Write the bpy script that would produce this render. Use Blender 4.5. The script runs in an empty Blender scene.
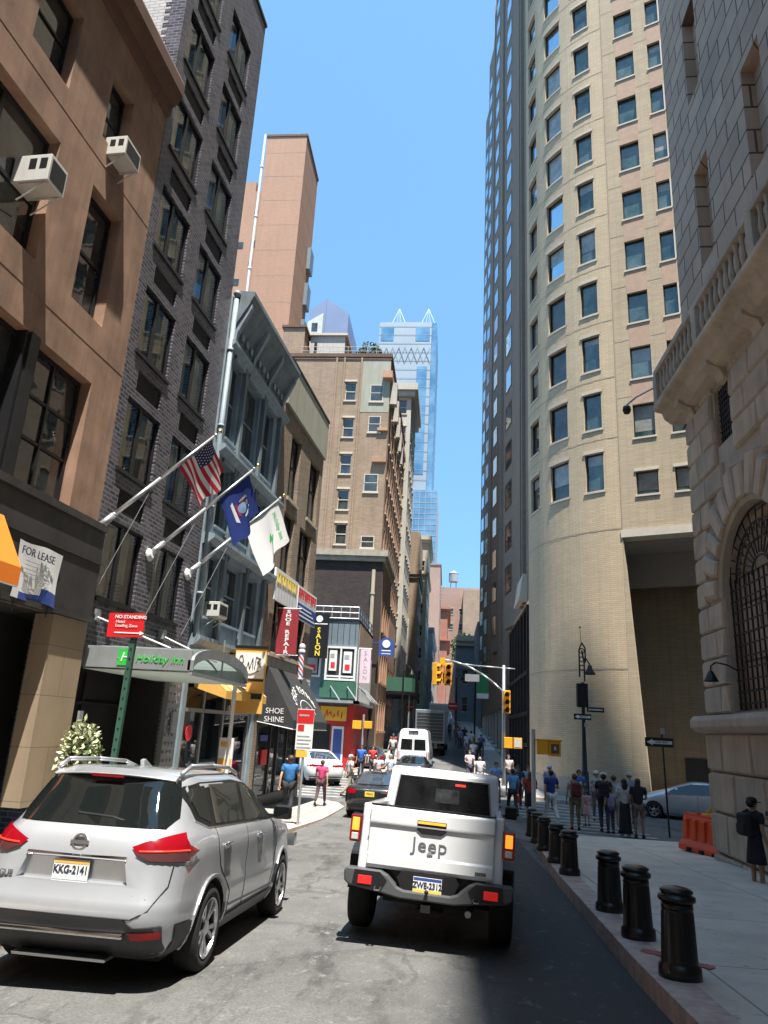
import bpy, bmesh, math, random
from mathutils import Vector, Matrix, Euler
from mathutils.bvhtree import BVHTree
from mathutils.geometry import delaunay_2d_cdt
PI = math.pi
R = math.radians
rnd = random.Random(7)
scene = bpy.context.scene
col = scene.collection

# ---------------------------------------------------------------- camera, sky, sun, exposure
cam_d = bpy.data.cameras.new('camera')
cam_d.sensor_fit = 'VERTICAL'
cam_d.sensor_height = 36.0
cam_d.lens = 730.0 / 1024.0 * 36.0
cam_d.clip_start = 0.05
cam_d.clip_end = 6000
cam = bpy.data.objects.new('camera', cam_d)
col.objects.link(cam)
cam.matrix_world = Matrix((
    (0.9953005, -0.0251531, 0.0935106, 0.0),
    (0.0823188, -0.2887693, -0.9538532, 0.0),
    (0.0509954, 0.9570683, -0.2853416, 1.7),
    (0, 0, 0, 1)))
scene.camera = cam
SUNV = Vector((0.34, -0.97, 3.05)).normalized()
world = bpy.data.worlds.new('World')
scene.world = world
world.use_nodes = True
wn = world.node_tree
bgn = wn.nodes['Background']
sky = wn.nodes.new('ShaderNodeTexSky')
sky.sky_type = 'NISHITA'
sky.sun_disc = False
sky.sun_elevation = math.asin(SUNV.z)
sky.sun_rotation = R(159.6)
sky.altitude = 10
sky.air_density = 1.0
sky.dust_density = 0.1
sky.ozone_density = 1.2
# the haze band at the horizon is lifted away: the photographed sky is an even clear blue down to the roofs
tcw = wn.nodes.new('ShaderNodeTexCoord')
up = wn.nodes.new('ShaderNodeVectorMath'); up.operation = 'ADD'; up.inputs[1].default_value = (0, 0, 0.3)
nrm = wn.nodes.new('ShaderNodeVectorMath'); nrm.operation = 'NORMALIZE'
wn.links.new(tcw.outputs['Generated'], up.inputs[0]); wn.links.new(up.outputs[0], nrm.inputs[0]); wn.links.new(nrm.outputs[0], sky.inputs[0])
gr = wn.nodes.new('ShaderNodeMix'); gr.data_type = 'RGBA'; gr.blend_type = 'MULTIPLY'; gr.inputs[0].default_value = 1.0
gr.inputs[7].default_value = (0.86, 1.12, 1.06, 1)
wn.links.new(sky.outputs[0], gr.inputs[6]); wn.links.new(gr.outputs[2], bgn.inputs[0])
bgn.inputs[1].default_value = 0.14
sun_d = bpy.data.lights.new('sun', 'SUN')
sun_d.energy = 5.0
sun_d.angle = R(0.53)
sun_d.color = (1.0, 0.955, 0.88)
sun = bpy.data.objects.new('sun', sun_d)
sun.rotation_euler = SUNV.to_track_quat('Z', 'Y').to_euler()
sun.location = (20, -40, 120)
col.objects.link(sun)
scene.view_settings.view_transform = 'Standard'
scene.view_settings.look = 'None'
scene.view_settings.exposure = 1.22
scene.view_settings.gamma = 1.0
scene.view_settings.use_curve_mapping = False
scene.cycles.max_bounces = 6
scene.cycles.diffuse_bounces = 3
scene.cycles.glossy_bounces = 3
scene.cycles.transmission_bounces = 4
scene.cycles.transparent_max_bounces = 6
scene.cycles.caustics_reflective = False
scene.cycles.caustics_refractive = False

# ---------------------------------------------------------------- materials
def new_mat(name):
    m = bpy.data.materials.new(name)
    m.use_nodes = True
    nt = m.node_tree
    return m, nt, nt.nodes['Principled BSDF']

def N(nt, t, **kw):
    n = nt.nodes.new(t)
    for k, v in kw.items():
        setattr(n, k, v)
    return n

def rgb(c):
    return (c[0], c[1], c[2], 1.0)

def mixc(nt, fac, a, b, blend='MIX'):
    n = N(nt, 'ShaderNodeMix', data_type='RGBA', blend_type=blend)
    for inp, v in ((0, fac), (6, a), (7, b)):
        if isinstance(v, (int, float)):
            n.inputs[inp].default_value = v
        elif isinstance(v, tuple):
            n.inputs[inp].default_value = rgb(v)
        else:
            nt.links.new(v, n.inputs[inp])
    return n.outputs[2]

def coords(nt, scale=(1, 1, 1), kind='Object'):
    tc = N(nt, 'ShaderNodeTexCoord')
    mp = N(nt, 'ShaderNodeMapping')
    mp.inputs['Scale'].default_value = scale
    nt.links.new(tc.outputs[kind], mp.inputs[0])
    return mp.outputs[0]

def noise(nt, vec, scale, detail=4, rough=0.6):
    n = N(nt, 'ShaderNodeTexNoise')
    n.inputs['Scale'].default_value = scale
    n.inputs['Detail'].default_value = detail
    n.inputs['Roughness'].default_value = rough
    nt.links.new(vec, n.inputs['Vector'])
    return n.outputs[0]

def ramp(nt, fac, stops):
    n = N(nt, 'ShaderNodeValToRGB')
    el = n.color_ramp.elements
    el[0].position, el[0].color = stops[0][0], rgb(stops[0][1])
    el[1].position, el[1].color = stops[-1][0], rgb(stops[-1][1])
    for p, c in stops[1:-1]:
        e = el.new(p)
        e.color = rgb(c)
    nt.links.new(fac, n.inputs[0])
    return n.outputs[0]

def mul(c, k):
    return tuple(min(1.0, v * k) for v in c)

def M(name, c, rough=0.6, metal=0.0, var=0.18, scale=2.5, bump=0.0, bscale=60.0, spec=0.5, streak=0.0, coat=0.0):
    m, nt, b = new_mat(name)
    v = coords(nt)
    f = noise(nt, v, scale, 5)
    out = ramp(nt, f, [(0.3, mul(c, 1 - var)), (0.7, mul(c, 1 + var))])
    if streak:
        v2 = coords(nt, (1.6, 1.6, 0.12))
        f2 = noise(nt, v2, 3.0, 4)
        st = ramp(nt, f2, [(0.42, (1, 1, 1)), (0.75, (1 - streak,) * 3)])
        out = mixc(nt, 1.0, out, st, 'MULTIPLY')
    nt.links.new(out, b.inputs['Base Color'])
    b.inputs['Roughness'].default_value = rough
    b.inputs['Metallic'].default_value = metal
    b.inputs['Specular IOR Level'].default_value = spec
    b.inputs['Coat Weight'].default_value = coat
    b.inputs['Coat Roughness'].default_value = 0.04
    if bump:
        bn = N(nt, 'ShaderNodeBump')
        bn.inputs['Strength'].default_value = bump
        bn.inputs['Distance'].default_value = 0.01
        nt.links.new(noise(nt, v, bscale, 4), bn.inputs['Height'])
        nt.links.new(bn.outputs[0], b.inputs['Normal'])
    return m

def brick(name, c1, c2, mortar, w=0.22, h=0.075, ms=0.012, bump=0.4, var=0.15, rough=0.85, streak=0.15, offset=0.5, big=0.5, cyl=None, jit=0.0):
    """masonry laid in courses: u runs along the wall, v is the height"""
    m, nt, b = new_mat(name)
    tc = N(nt, 'ShaderNodeTexCoord')
    sp = N(nt, 'ShaderNodeSeparateXYZ')
    nt.links.new(tc.outputs['Object'], sp.inputs[0])
    cb = N(nt, 'ShaderNodeCombineXYZ')
    if cyl:
        sx = N(nt, 'ShaderNodeMath', operation='SUBTRACT'); sx.inputs[1].default_value = cyl[0]
        sy = N(nt, 'ShaderNodeMath', operation='SUBTRACT'); sy.inputs[1].default_value = cyl[1]
        nt.links.new(sp.outputs[0], sx.inputs[0]); nt.links.new(sp.outputs[1], sy.inputs[0])
        at = N(nt, 'ShaderNodeMath', operation='ARCTAN2')
        nt.links.new(sy.outputs[0], at.inputs[0]); nt.links.new(sx.outputs[0], at.inputs[1])
        u = N(nt, 'ShaderNodeMath', operation='MULTIPLY'); u.inputs[1].default_value = cyl[2]
        nt.links.new(at.outputs[0], u.inputs[0])
    else:
        u = N(nt, 'ShaderNodeMath', operation='ADD')
        nt.links.new(sp.outputs[0], u.inputs[0]); nt.links.new(sp.outputs[1], u.inputs[1])
    nt.links.new(u.outputs[0], cb.inputs[0])
    nt.links.new(sp.outputs[2], cb.inputs[1])
    bt = N(nt, 'ShaderNodeTexBrick')
    bt.inputs['Color1'].default_value = rgb(c1)
    bt.inputs['Color2'].default_value = rgb(c2)
    bt.inputs['Mortar'].default_value = rgb(mortar)
    bt.inputs['Scale'].default_value = 1.0
    bt.inputs['Mortar Size'].default_value = ms
    bt.inputs['Mortar Smooth'].default_value = 0.2
    bt.inputs['Brick Width'].default_value = w
    bt.inputs['Row Height'].default_value = h
    bt.offset = offset
    nt.links.new(cb.outputs[0], bt.inputs['Vector'])
    v = tc.outputs['Object']
    f = noise(nt, v, big, 6, 0.65)
    tint = ramp(nt, f, [(0.3, (1 - var,) * 3), (0.7, (1 + var * 0.6,) * 3)])
    out = mixc(nt, 1.0, bt.outputs[0], tint, 'MULTIPLY')
    if streak:
        v2 = coords(nt, (1.3, 1.3, 0.09))
        st = ramp(nt, noise(nt, v2, 2.5, 5), [(0.45, (1, 1, 1)), (0.8, (1 - streak,) * 3)])
        out = mixc(nt, 1.0, out, st, 'MULTIPLY')
    nt.links.new(out, b.inputs['Base Color'])
    b.inputs['Roughness'].default_value = rough
    b.inputs['Specular IOR Level'].default_value = 0.3
    if bump:
        inv = N(nt, 'ShaderNodeMath', operation='SUBTRACT'); inv.inputs[0].default_value = 1.0
        nt.links.new(bt.outputs[1], inv.inputs[1])
        bn = N(nt, 'ShaderNodeBump')
        bn.inputs['Strength'].default_value = bump
        bn.inputs['Distance'].default_value = 0.012
        nt.links.new(inv.outputs[0], bn.inputs['Height'])
        nt.links.new(bn.outputs[0], b.inputs['Normal'])
    return m

def glassy(name, c=(0.02, 0.025, 0.03), rough=0.03, metal=0.0, wob=0.02, spec=0.8, blotch=None, bs=0.6):
    m, nt, b = new_mat(name)
    v = coords(nt)
    if blotch:
        out = ramp(nt, noise(nt, v, bs, 3), [(0.35, c), (0.65, blotch)])
        nt.links.new(out, b.inputs['Base Color'])
    else:
        b.inputs['Base Color'].default_value = rgb(c)
    b.inputs['Roughness'].default_value = rough
    b.inputs['Metallic'].default_value = metal
    b.inputs['Specular IOR Level'].default_value = spec
    if wob:
        bn = N(nt, 'ShaderNodeBump')
        bn.inputs['Strength'].default_value = wob * 4
        bn.inputs['Distance'].default_value = 0.05
        nt.links.new(noise(nt, v, 1.3, 2), bn.inputs['Height'])
        nt.links.new(bn.outputs[0], b.inputs['Normal'])
    return m

def clear_glass(name, tint=(0.93, 0.96, 0.95), refl=0.05):
    m = bpy.data.materials.new(name)
    m.use_nodes = True
    nt = m.node_tree
    nt.nodes.clear()
    o = N(nt, 'ShaderNodeOutputMaterial')
    mx = N(nt, 'ShaderNodeMixShader')
    t = N(nt, 'ShaderNodeBsdfTransparent'); t.inputs[0].default_value = rgb(tint)
    g = N(nt, 'ShaderNodeBsdfGlossy'); g.inputs['Roughness'].default_value = 0.02
    fr = N(nt, 'ShaderNodeFresnel'); fr.inputs[0].default_value = 1.5
    ad = N(nt, 'ShaderNodeMath', operation='ADD'); ad.inputs[1].default_value = refl; ad.use_clamp = True
    nt.links.new(fr.outputs[0], ad.inputs[0])
    nt.links.new(ad.outputs[0], mx.inputs[0])
    nt.links.new(t.outputs[0], mx.inputs[1]); nt.links.new(g.outputs[0], mx.inputs[2])
    nt.links.new(mx.outputs[0], o.inputs[0])
    return m

def paint(name, c, metal=0.0, rough=0.3, coat=1.0, flake=0.0):
    m, nt, b = new_mat(name)
    b.inputs['Base Color'].default_value = rgb(c)
    b.inputs['Metallic'].default_value = metal
    b.inputs['Roughness'].default_value = rough
    b.inputs['Coat Weight'].default_value = coat
    b.inputs['Coat Roughness'].default_value = 0.03
    v = coords(nt)
    d = ramp(nt, noise(nt, v, 1.7, 5), [(0.35, mul(c, 0.93)), (0.65, mul(c, 1.03))])
    nt.links.new(d, b.inputs['Base Color'])
    return m

def lamp_mat(name, c, e, s):
    m, nt, b = new_mat(name)
    b.inputs['Base Color'].default_value = rgb(c)
    b.inputs['Emission Color'].default_value = rgb(e)
    b.inputs['Emission Strength'].default_value = s
    b.inputs['Roughness'].default_value = 0.15
    return m

def translucent(name, c):
    m = bpy.data.materials.new(name); m.use_nodes = True; nt = m.node_tree; nt.nodes.clear()
    o = N(nt, 'ShaderNodeOutputMaterial'); mx = N(nt, 'ShaderNodeMixShader'); mx.inputs[0].default_value = 0.6
    d = N(nt, 'ShaderNodeBsdfDiffuse'); t = N(nt, 'ShaderNodeBsdfTranslucent')
    d.inputs[0].default_value = rgb(c); t.inputs[0].default_value = rgb(c)
    nt.links.new(d.outputs[0], mx.inputs[1]); nt.links.new(t.outputs[0], mx.inputs[2]); nt.links.new(mx.outputs[0], o.inputs[0])
    return m

MT = {}
MT['stucco'] = M('stucco_brown', (0.33, 0.20, 0.135), 0.9, var=0.3, scale=1.1, bump=0.25, bscale=25, streak=0.25)
MT['stucco_dark'] = M('cornice_brown', (0.14, 0.075, 0.05), 0.8, var=0.15, scale=1, streak=0.2)
MT['black_panel'] = M('black_fascia', (0.045, 0.042, 0.04), 0.55, var=0.3, scale=1.5, bump=0.1, bscale=20, streak=0.3)
MT['tan_stone'] = brick('tan_pier_stone', (0.34, 0.26, 0.18), (0.30, 0.23, 0.16), (0.2, 0.155, 0.11), 1.2, 0.9, 0.008, 0.2)
MT['dark_int'] = M('dark_interior', (0.018, 0.017, 0.016), 0.8, var=0.4, scale=1)
MT['mid_int'] = M('shop_interior', (0.09, 0.075, 0.06), 0.8, var=0.6, scale=1.4)
MT['dbrick'] = brick('dark_glazed_brick', (0.035, 0.033, 0.042), (0.12, 0.11, 0.125), (0.19, 0.18, 0.2), 0.24, 0.1, 0.014, 0.5, rough=0.38, streak=0.15, var=0.2)
MT['wbrick'] = brick('white_glazed_brick', (0.55, 0.56, 0.56), (0.48, 0.49, 0.5), (0.33, 0.34, 0.35), 0.3, 0.11, 0.016, 0.4)
MT['alu_dark'] = M('dark_aluminium', (0.035, 0.035, 0.038), 0.4, 0.5, var=0.15)
MT['alu'] = M('aluminium', (0.55, 0.56, 0.58), 0.35, 0.7, var=0.1)
MT['steel_paint'] = M('canopy_steel', (0.3, 0.32, 0.33), 0.45, 0.3, var=0.1, streak=0.15)
MT['white_paint'] = M('white_paint', (0.75, 0.75, 0.73), 0.5, var=0.07, streak=0.12)
MT['offwhite'] = M('offwhite_metal', (0.6, 0.59, 0.55), 0.5, var=0.1, streak=0.2)
MT['blue_iron'] = M('blue_grey_cast_iron', (0.27, 0.335, 0.375), 0.55, var=0.2, scale=1.2, bump=0.15, bscale=12, streak=0.3)
MT['blue_iron_dk'] = M('blue_grey_iron_weathered', (0.16, 0.20, 0.22), 0.6, var=0.25, scale=1.2, streak=0.35)
MT['tbrick'] = brick('mottled_tan_brick', (0.30, 0.22, 0.15), (0.19, 0.13, 0.095), (0.30, 0.26, 0.2), 0.22, 0.08, 0.014, 0.5, var=0.25, streak=0.3)
MT['tan_sheet'] = M('tan_render_parapet', (0.36, 0.35, 0.28), 0.8, var=0.08, scale=0.7, streak=0.2)
MT['stone_sill'] = M('stone_sill', (0.38, 0.33, 0.26), 0.85, var=0.2, scale=3, bump=0.3, bscale=30)
MT['curtain'] = M('pale_curtain', (0.78, 0.71, 0.52), 0.9, var=0.25, scale=1.2)
MT['curtain2'] = M('grey_blind', (0.68, 0.70, 0.64), 0.9, var=0.25, scale=1.2)
MT['glass'] = clear_glass('window_glass')
MT['glass_dk'] = glassy('dark_window_glass', (0.02, 0.024, 0.026), blotch=(0.07, 0.075, 0.07), bs=0.9, spec=0.9)
MT['glass_sky'] = glassy('reflective_blue_glass', (0.42, 0.58, 0.70), 0.02, metal=0.95, wob=0.03, blotch=(0.55, 0.70, 0.80), bs=0.35)
MT['glass_green'] = glassy('green_grey_glass', (0.015, 0.045, 0.045), 0.03, metal=0.0, wob=0.05, blotch=(0.10, 0.15, 0.14), bs=0.8, spec=1.0)
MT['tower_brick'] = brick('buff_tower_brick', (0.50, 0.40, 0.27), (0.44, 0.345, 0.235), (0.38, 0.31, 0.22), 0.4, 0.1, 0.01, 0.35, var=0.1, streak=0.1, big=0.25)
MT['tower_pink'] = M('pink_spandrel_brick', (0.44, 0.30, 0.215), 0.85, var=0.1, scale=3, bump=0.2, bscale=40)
MT['tower_side'] = brick('shaded_buff_brick', (0.27, 0.215, 0.17), (0.23, 0.185, 0.145), (0.20, 0.165, 0.13), 0.4, 0.1, 0.01, 0.3, var=0.1, streak=0.1, big=0.25)  # buff brick darkened in its colour for the shaded flank
MT['joint'] = M('sealant_joint', (0.36, 0.285, 0.2), 0.9)
MT['pale_stone'] = M('pale_lintel_stone', (0.55, 0.49, 0.4), 0.8, var=0.08, bump=0.1)
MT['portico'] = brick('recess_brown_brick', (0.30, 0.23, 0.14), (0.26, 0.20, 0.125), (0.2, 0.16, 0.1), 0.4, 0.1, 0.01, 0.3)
MT['granite'] = M('grey_granite', (0.3, 0.28, 0.25), 0.6, var=0.2, scale=20)
MT['bank'] = M('rusticated_sandstone', (0.47, 0.385, 0.295), 0.9, var=0.22, scale=0.9, bump=0.6, bscale=14, streak=0.2)
MT['bank2'] = M('rusticated_limestone_grey', (0.41, 0.35, 0.28), 0.9, var=0.2, scale=1.1, bump=0.6, bscale=14, streak=0.15)
MT['ashlar'] = brick('upper_ashlar', (0.50, 0.385, 0.29), (0.40, 0.30, 0.225), (0.12, 0.09, 0.065), 1.15, 0.62, 0.028, 1.0, var=0.15, offset=0.5)
MT['iron'] = M('black_iron', (0.012, 0.012, 0.013), 0.45, 0.3, var=0.2, bump=0.1)
MT['bollard'] = M('black_bollard_paint', (0.008, 0.008, 0.009), 0.28, 0.0, var=0.3, scale=6, bump=0.15, bscale=30)
MT['bronze'] = M('green_bronze', (0.06, 0.09, 0.075), 0.6, 0.3, var=0.3)
MT['salmon'] = brick('salmon_brick', (0.47, 0.27, 0.18), (0.43, 0.245, 0.165), (0.40, 0.25, 0.18), 0.4, 0.12, 0.01, 0.15, var=0.06, streak=0.12, big=0.15)
MT['far_tan'] = brick('far_tan_brick', (0.38, 0.275, 0.19), (0.31, 0.22, 0.155), (0.30, 0.235, 0.17), 0.4, 0.12, 0.01, 0.2, var=0.18, streak=0.2, big=0.3)
MT['far_orange'] = M('orange_terracotta', (0.42, 0.25, 0.16), 0.85, var=0.2, scale=0.8)
MT['far_white'] = M('pale_limestone', (0.52, 0.49, 0.43), 0.85, var=0.12, scale=0.6, streak=0.15)
MT['far_cream'] = M('cream_stone', (0.50, 0.43, 0.31), 0.85, var=0.12, scale=0.6, streak=0.15)
MT['far_dark'] = brick('dark_side_brick', (0.07, 0.052, 0.045), (0.052, 0.04, 0.036), (0.04, 0.036, 0.035), 0.3, 0.1, 0.01, 0.3, var=0.25)
MT['far_pink'] = brick('pink_brick', (0.42, 0.27, 0.21), (0.38, 0.245, 0.195), (0.36, 0.27, 0.22), 0.4, 0.12, 0.01, 0.1, var=0.1)
MT['far_red'] = M('red_brick_far', (0.38, 0.17, 0.12), 0.85, var=0.15, scale=0.5)
MT['far_grey'] = M('grey_concrete_far', (0.28, 0.31, 0.34), 0.8, var=0.12, scale=0.1)
MT['metal_clad'] = M('blue_grey_cladding', (0.20, 0.25, 0.28), 0.45, 0.2, var=0.12, streak=0.15)
MT['green_fascia'] = M('green_fascia', (0.045, 0.13, 0.085), 0.5, var=0.12)
MT['red_paint'] = M('red_shopfront', (0.50, 0.025, 0.02), 0.45, var=0.12)
MT['yellow_paint'] = M('yellow_sign', (0.80, 0.48, 0.05), 0.5, var=0.06)
MT['orange_awn'] = M('orange_awning', (0.85, 0.22, 0.02), 0.6, var=0.05)
MT['blk_awning'] = M('black_awning_canvas', (0.035, 0.035, 0.037), 0.75, var=0.2, bump=0.15)
MT['yel_awning'] = M('amber_awning', (0.75, 0.42, 0.10), 0.6, var=0.08)
MT['sign_red'] = M('sign_red', (0.62, 0.015, 0.02), 0.4, var=0.04)
MT['banner_red'] = M('maroon_banner', (0.28, 0.02, 0.03), 0.7, var=0.08)
MT['sign_white'] = M('sign_white', (0.78, 0.78, 0.76), 0.4, var=0.04)
MT['sign_blue'] = M('sign_blue', (0.04, 0.08, 0.30), 0.45, var=0.08)
MT['sign_black'] = M('sign_black', (0.012, 0.012, 0.013), 0.4, var=0.1)
MT['sign_green'] = M('hotel_green', (0.03, 0.50, 0.06), 0.4, var=0.03)
MT['sign_grey'] = M('sign_grey_print', (0.35, 0.36, 0.38), 0.5, var=0.1)
MT['gold'] = M('gold_ball', (0.8, 0.55, 0.2), 0.25, 0.9)
MT['signal_yellow'] = M('signal_yellow', (0.80, 0.38, 0.02), 0.45, var=0.06)
MT['post_green'] = M('green_post', (0.045, 0.12, 0.085), 0.5, 0.3, var=0.15)
MT['galv'] = M('galvanised_steel', (0.42, 0.44, 0.45), 0.4, 0.5, var=0.15)
MT['plastic_orange'] = M('orange_plastic', (0.75, 0.075, 0.015), 0.5, var=0.12)
MT['tyre'] = M('tyre_rubber', (0.014, 0.014, 0.014), 0.85, var=0.3, scale=8, bump=0.2)
MT['rim'] = M('alloy_rim', (0.5, 0.5, 0.51), 0.28, 0.9, var=0.05)
MT['chrome'] = M('chrome', (0.7, 0.7, 0.72), 0.08, 1.0, var=0.02)
MT['plastic_dk'] = M('dark_bumper_plastic', (0.035, 0.036, 0.038), 0.5, var=0.12, bump=0.1, bscale=120)
MT['arch'] = M('wheel_arch_black', (0.01, 0.01, 0.01), 0.9)
MT['car_glass'] = glassy('tinted_car_glass', (0.008, 0.010, 0.010), 0.02, wob=0.0, spec=0.7)
MT['silver'] = paint('silver_car_paint', (0.50, 0.52, 0.545), 0.45, 0.32)
MT['jwhite'] = paint('white_truck_paint', (0.77, 0.785, 0.80), 0.0, 0.35)
MT['cwhite'] = paint('white_car_paint', (0.8, 0.8, 0.8), 0.0, 0.3)
MT['cblack'] = paint('black_car_paint', (0.012, 0.013, 0.016), 0.0, 0.25)
MT['csilver'] = paint('pale_silver_car_paint', (0.62, 0.65, 0.68), 0.4, 0.3)
MT['cdark'] = paint('dark_blue_car_paint', (0.03, 0.04, 0.05), 0.0, 0.3)
MT['tail_red'] = lamp_mat('red_tail_lens', (0.24, 0.003, 0.009), (1, 0.02, 0.02), 0.015)
MT['tail_smoke'] = glassy('smoked_lens', (0.08, 0.03, 0.03), 0.08, wob=0)
MT['amber_lit'] = lamp_mat('amber_lit_lamp', (0.9, 0.35, 0.05), (1.0, 0.30, 0.02), 0.55)
MT['red_lit'] = lamp_mat('red_lit_lamp', (0.9, 0.05, 0.03), (1.0, 0.07, 0.04), 0.3)
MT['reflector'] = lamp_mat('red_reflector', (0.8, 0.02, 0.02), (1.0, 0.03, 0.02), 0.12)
MT['text_dark'] = M('dark_lettering', (0.02, 0.025, 0.06), 0.5, var=0.02)
MT['text_grey'] = M('grey_lettering', (0.13, 0.13, 0.135), 0.5, 0.0, var=0.02)
MT['text_white'] = M('white_lettering', (0.8, 0.8, 0.78), 0.5, var=0.02)
MT['text_yellow'] = M('yellow_lettering', (0.85, 0.62, 0.06), 0.5, var=0.02)
MT['text_red'] = M('red_lettering', (0.7, 0.03, 0.03), 0.5, var=0.02)
MT['leaf'] = M('foliage', (0.075, 0.12, 0.035), 0.55, var=0.5, scale=3)
MT['leaf_pale'] = M('variegated_leaf', (0.48, 0.50, 0.30), 0.5, var=0.5, scale=12)
MT['bark'] = M('bark', (0.12, 0.08, 0.05), 0.9, var=0.3)
MT['frost_panel'] = translucent('frosted_canopy_panel', (0.85, 0.88, 0.85))
MT['banner_pink'] = M('pale_pink_banner', (0.72, 0.55, 0.62), 0.7, var=0.04)
MT['green_teal'] = M('teal_cabinet', (0.03, 0.35, 0.28), 0.6)
MT['far_blue'] = M('slate_blue_cladding', (0.16, 0.20, 0.30), 0.6, var=0.1, scale=0.1)
MT['far_panel'] = M('pale_metal_panels', (0.30, 0.33, 0.35), 0.5, 0.1, var=0.08, scale=0.08)
MT['banner_green'] = M('green_banner_cloth', (0.03, 0.25, 0.09), 0.7, var=0.05)
MT['silver_dim'] = paint('silver_recess_paint', (0.42, 0.43, 0.45), 0.55, 0.35)
MT['trim_grey'] = M('grey_trim', (0.35, 0.35, 0.35), 0.5, var=0.05)
MT['bumper_grey'] = M('dark_grey_bumper', (0.10, 0.103, 0.108), 0.38, 0.2, var=0.1)
MT['glass_side'] = glassy('side_window_glass', (0.03, 0.032, 0.028), 0.02, wob=0.0, spec=0.8)
MT['car_glass_blue'] = glassy('sky_lit_car_glass', (0.05, 0.07, 0.10), 0.03, metal=0.3, wob=0.0, spec=0.9)
MT['glass_lobby'] = glassy('lobby_glass', (0.02, 0.025, 0.027), 0.03, wob=0.03, blotch=(0.16, 0.15, 0.13), bs=0.35, spec=0.9)
MT['soft_window'] = M('dark_soft_window', (0.012, 0.012, 0.013), 0.16, var=0.5, scale=5, spec=0.35)
MT['soft_view'] = M('window_view_patch', (0.035, 0.038, 0.04), 0.2, var=0.5, scale=9, spec=0.35)
MT['glass_deep'] = glassy('deep_blue_curtain_wall', (0.07, 0.17, 0.28), 0.15, metal=0.0, wob=0.0, blotch=(0.17, 0.31, 0.44), bs=0.12, spec=0.6)
MT['canopy_glass'] = translucent('canopy_roof_glass', (0.22, 0.27, 0.25))
MT['blind'] = glassy('lowered_blind', (0.20, 0.205, 0.195), 0.12, wob=0.0, blotch=(0.34, 0.34, 0.31), bs=1.5, spec=0.9)
MT['pot'] = M('dark_planter', (0.03, 0.03, 0.03), 0.6)

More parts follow.
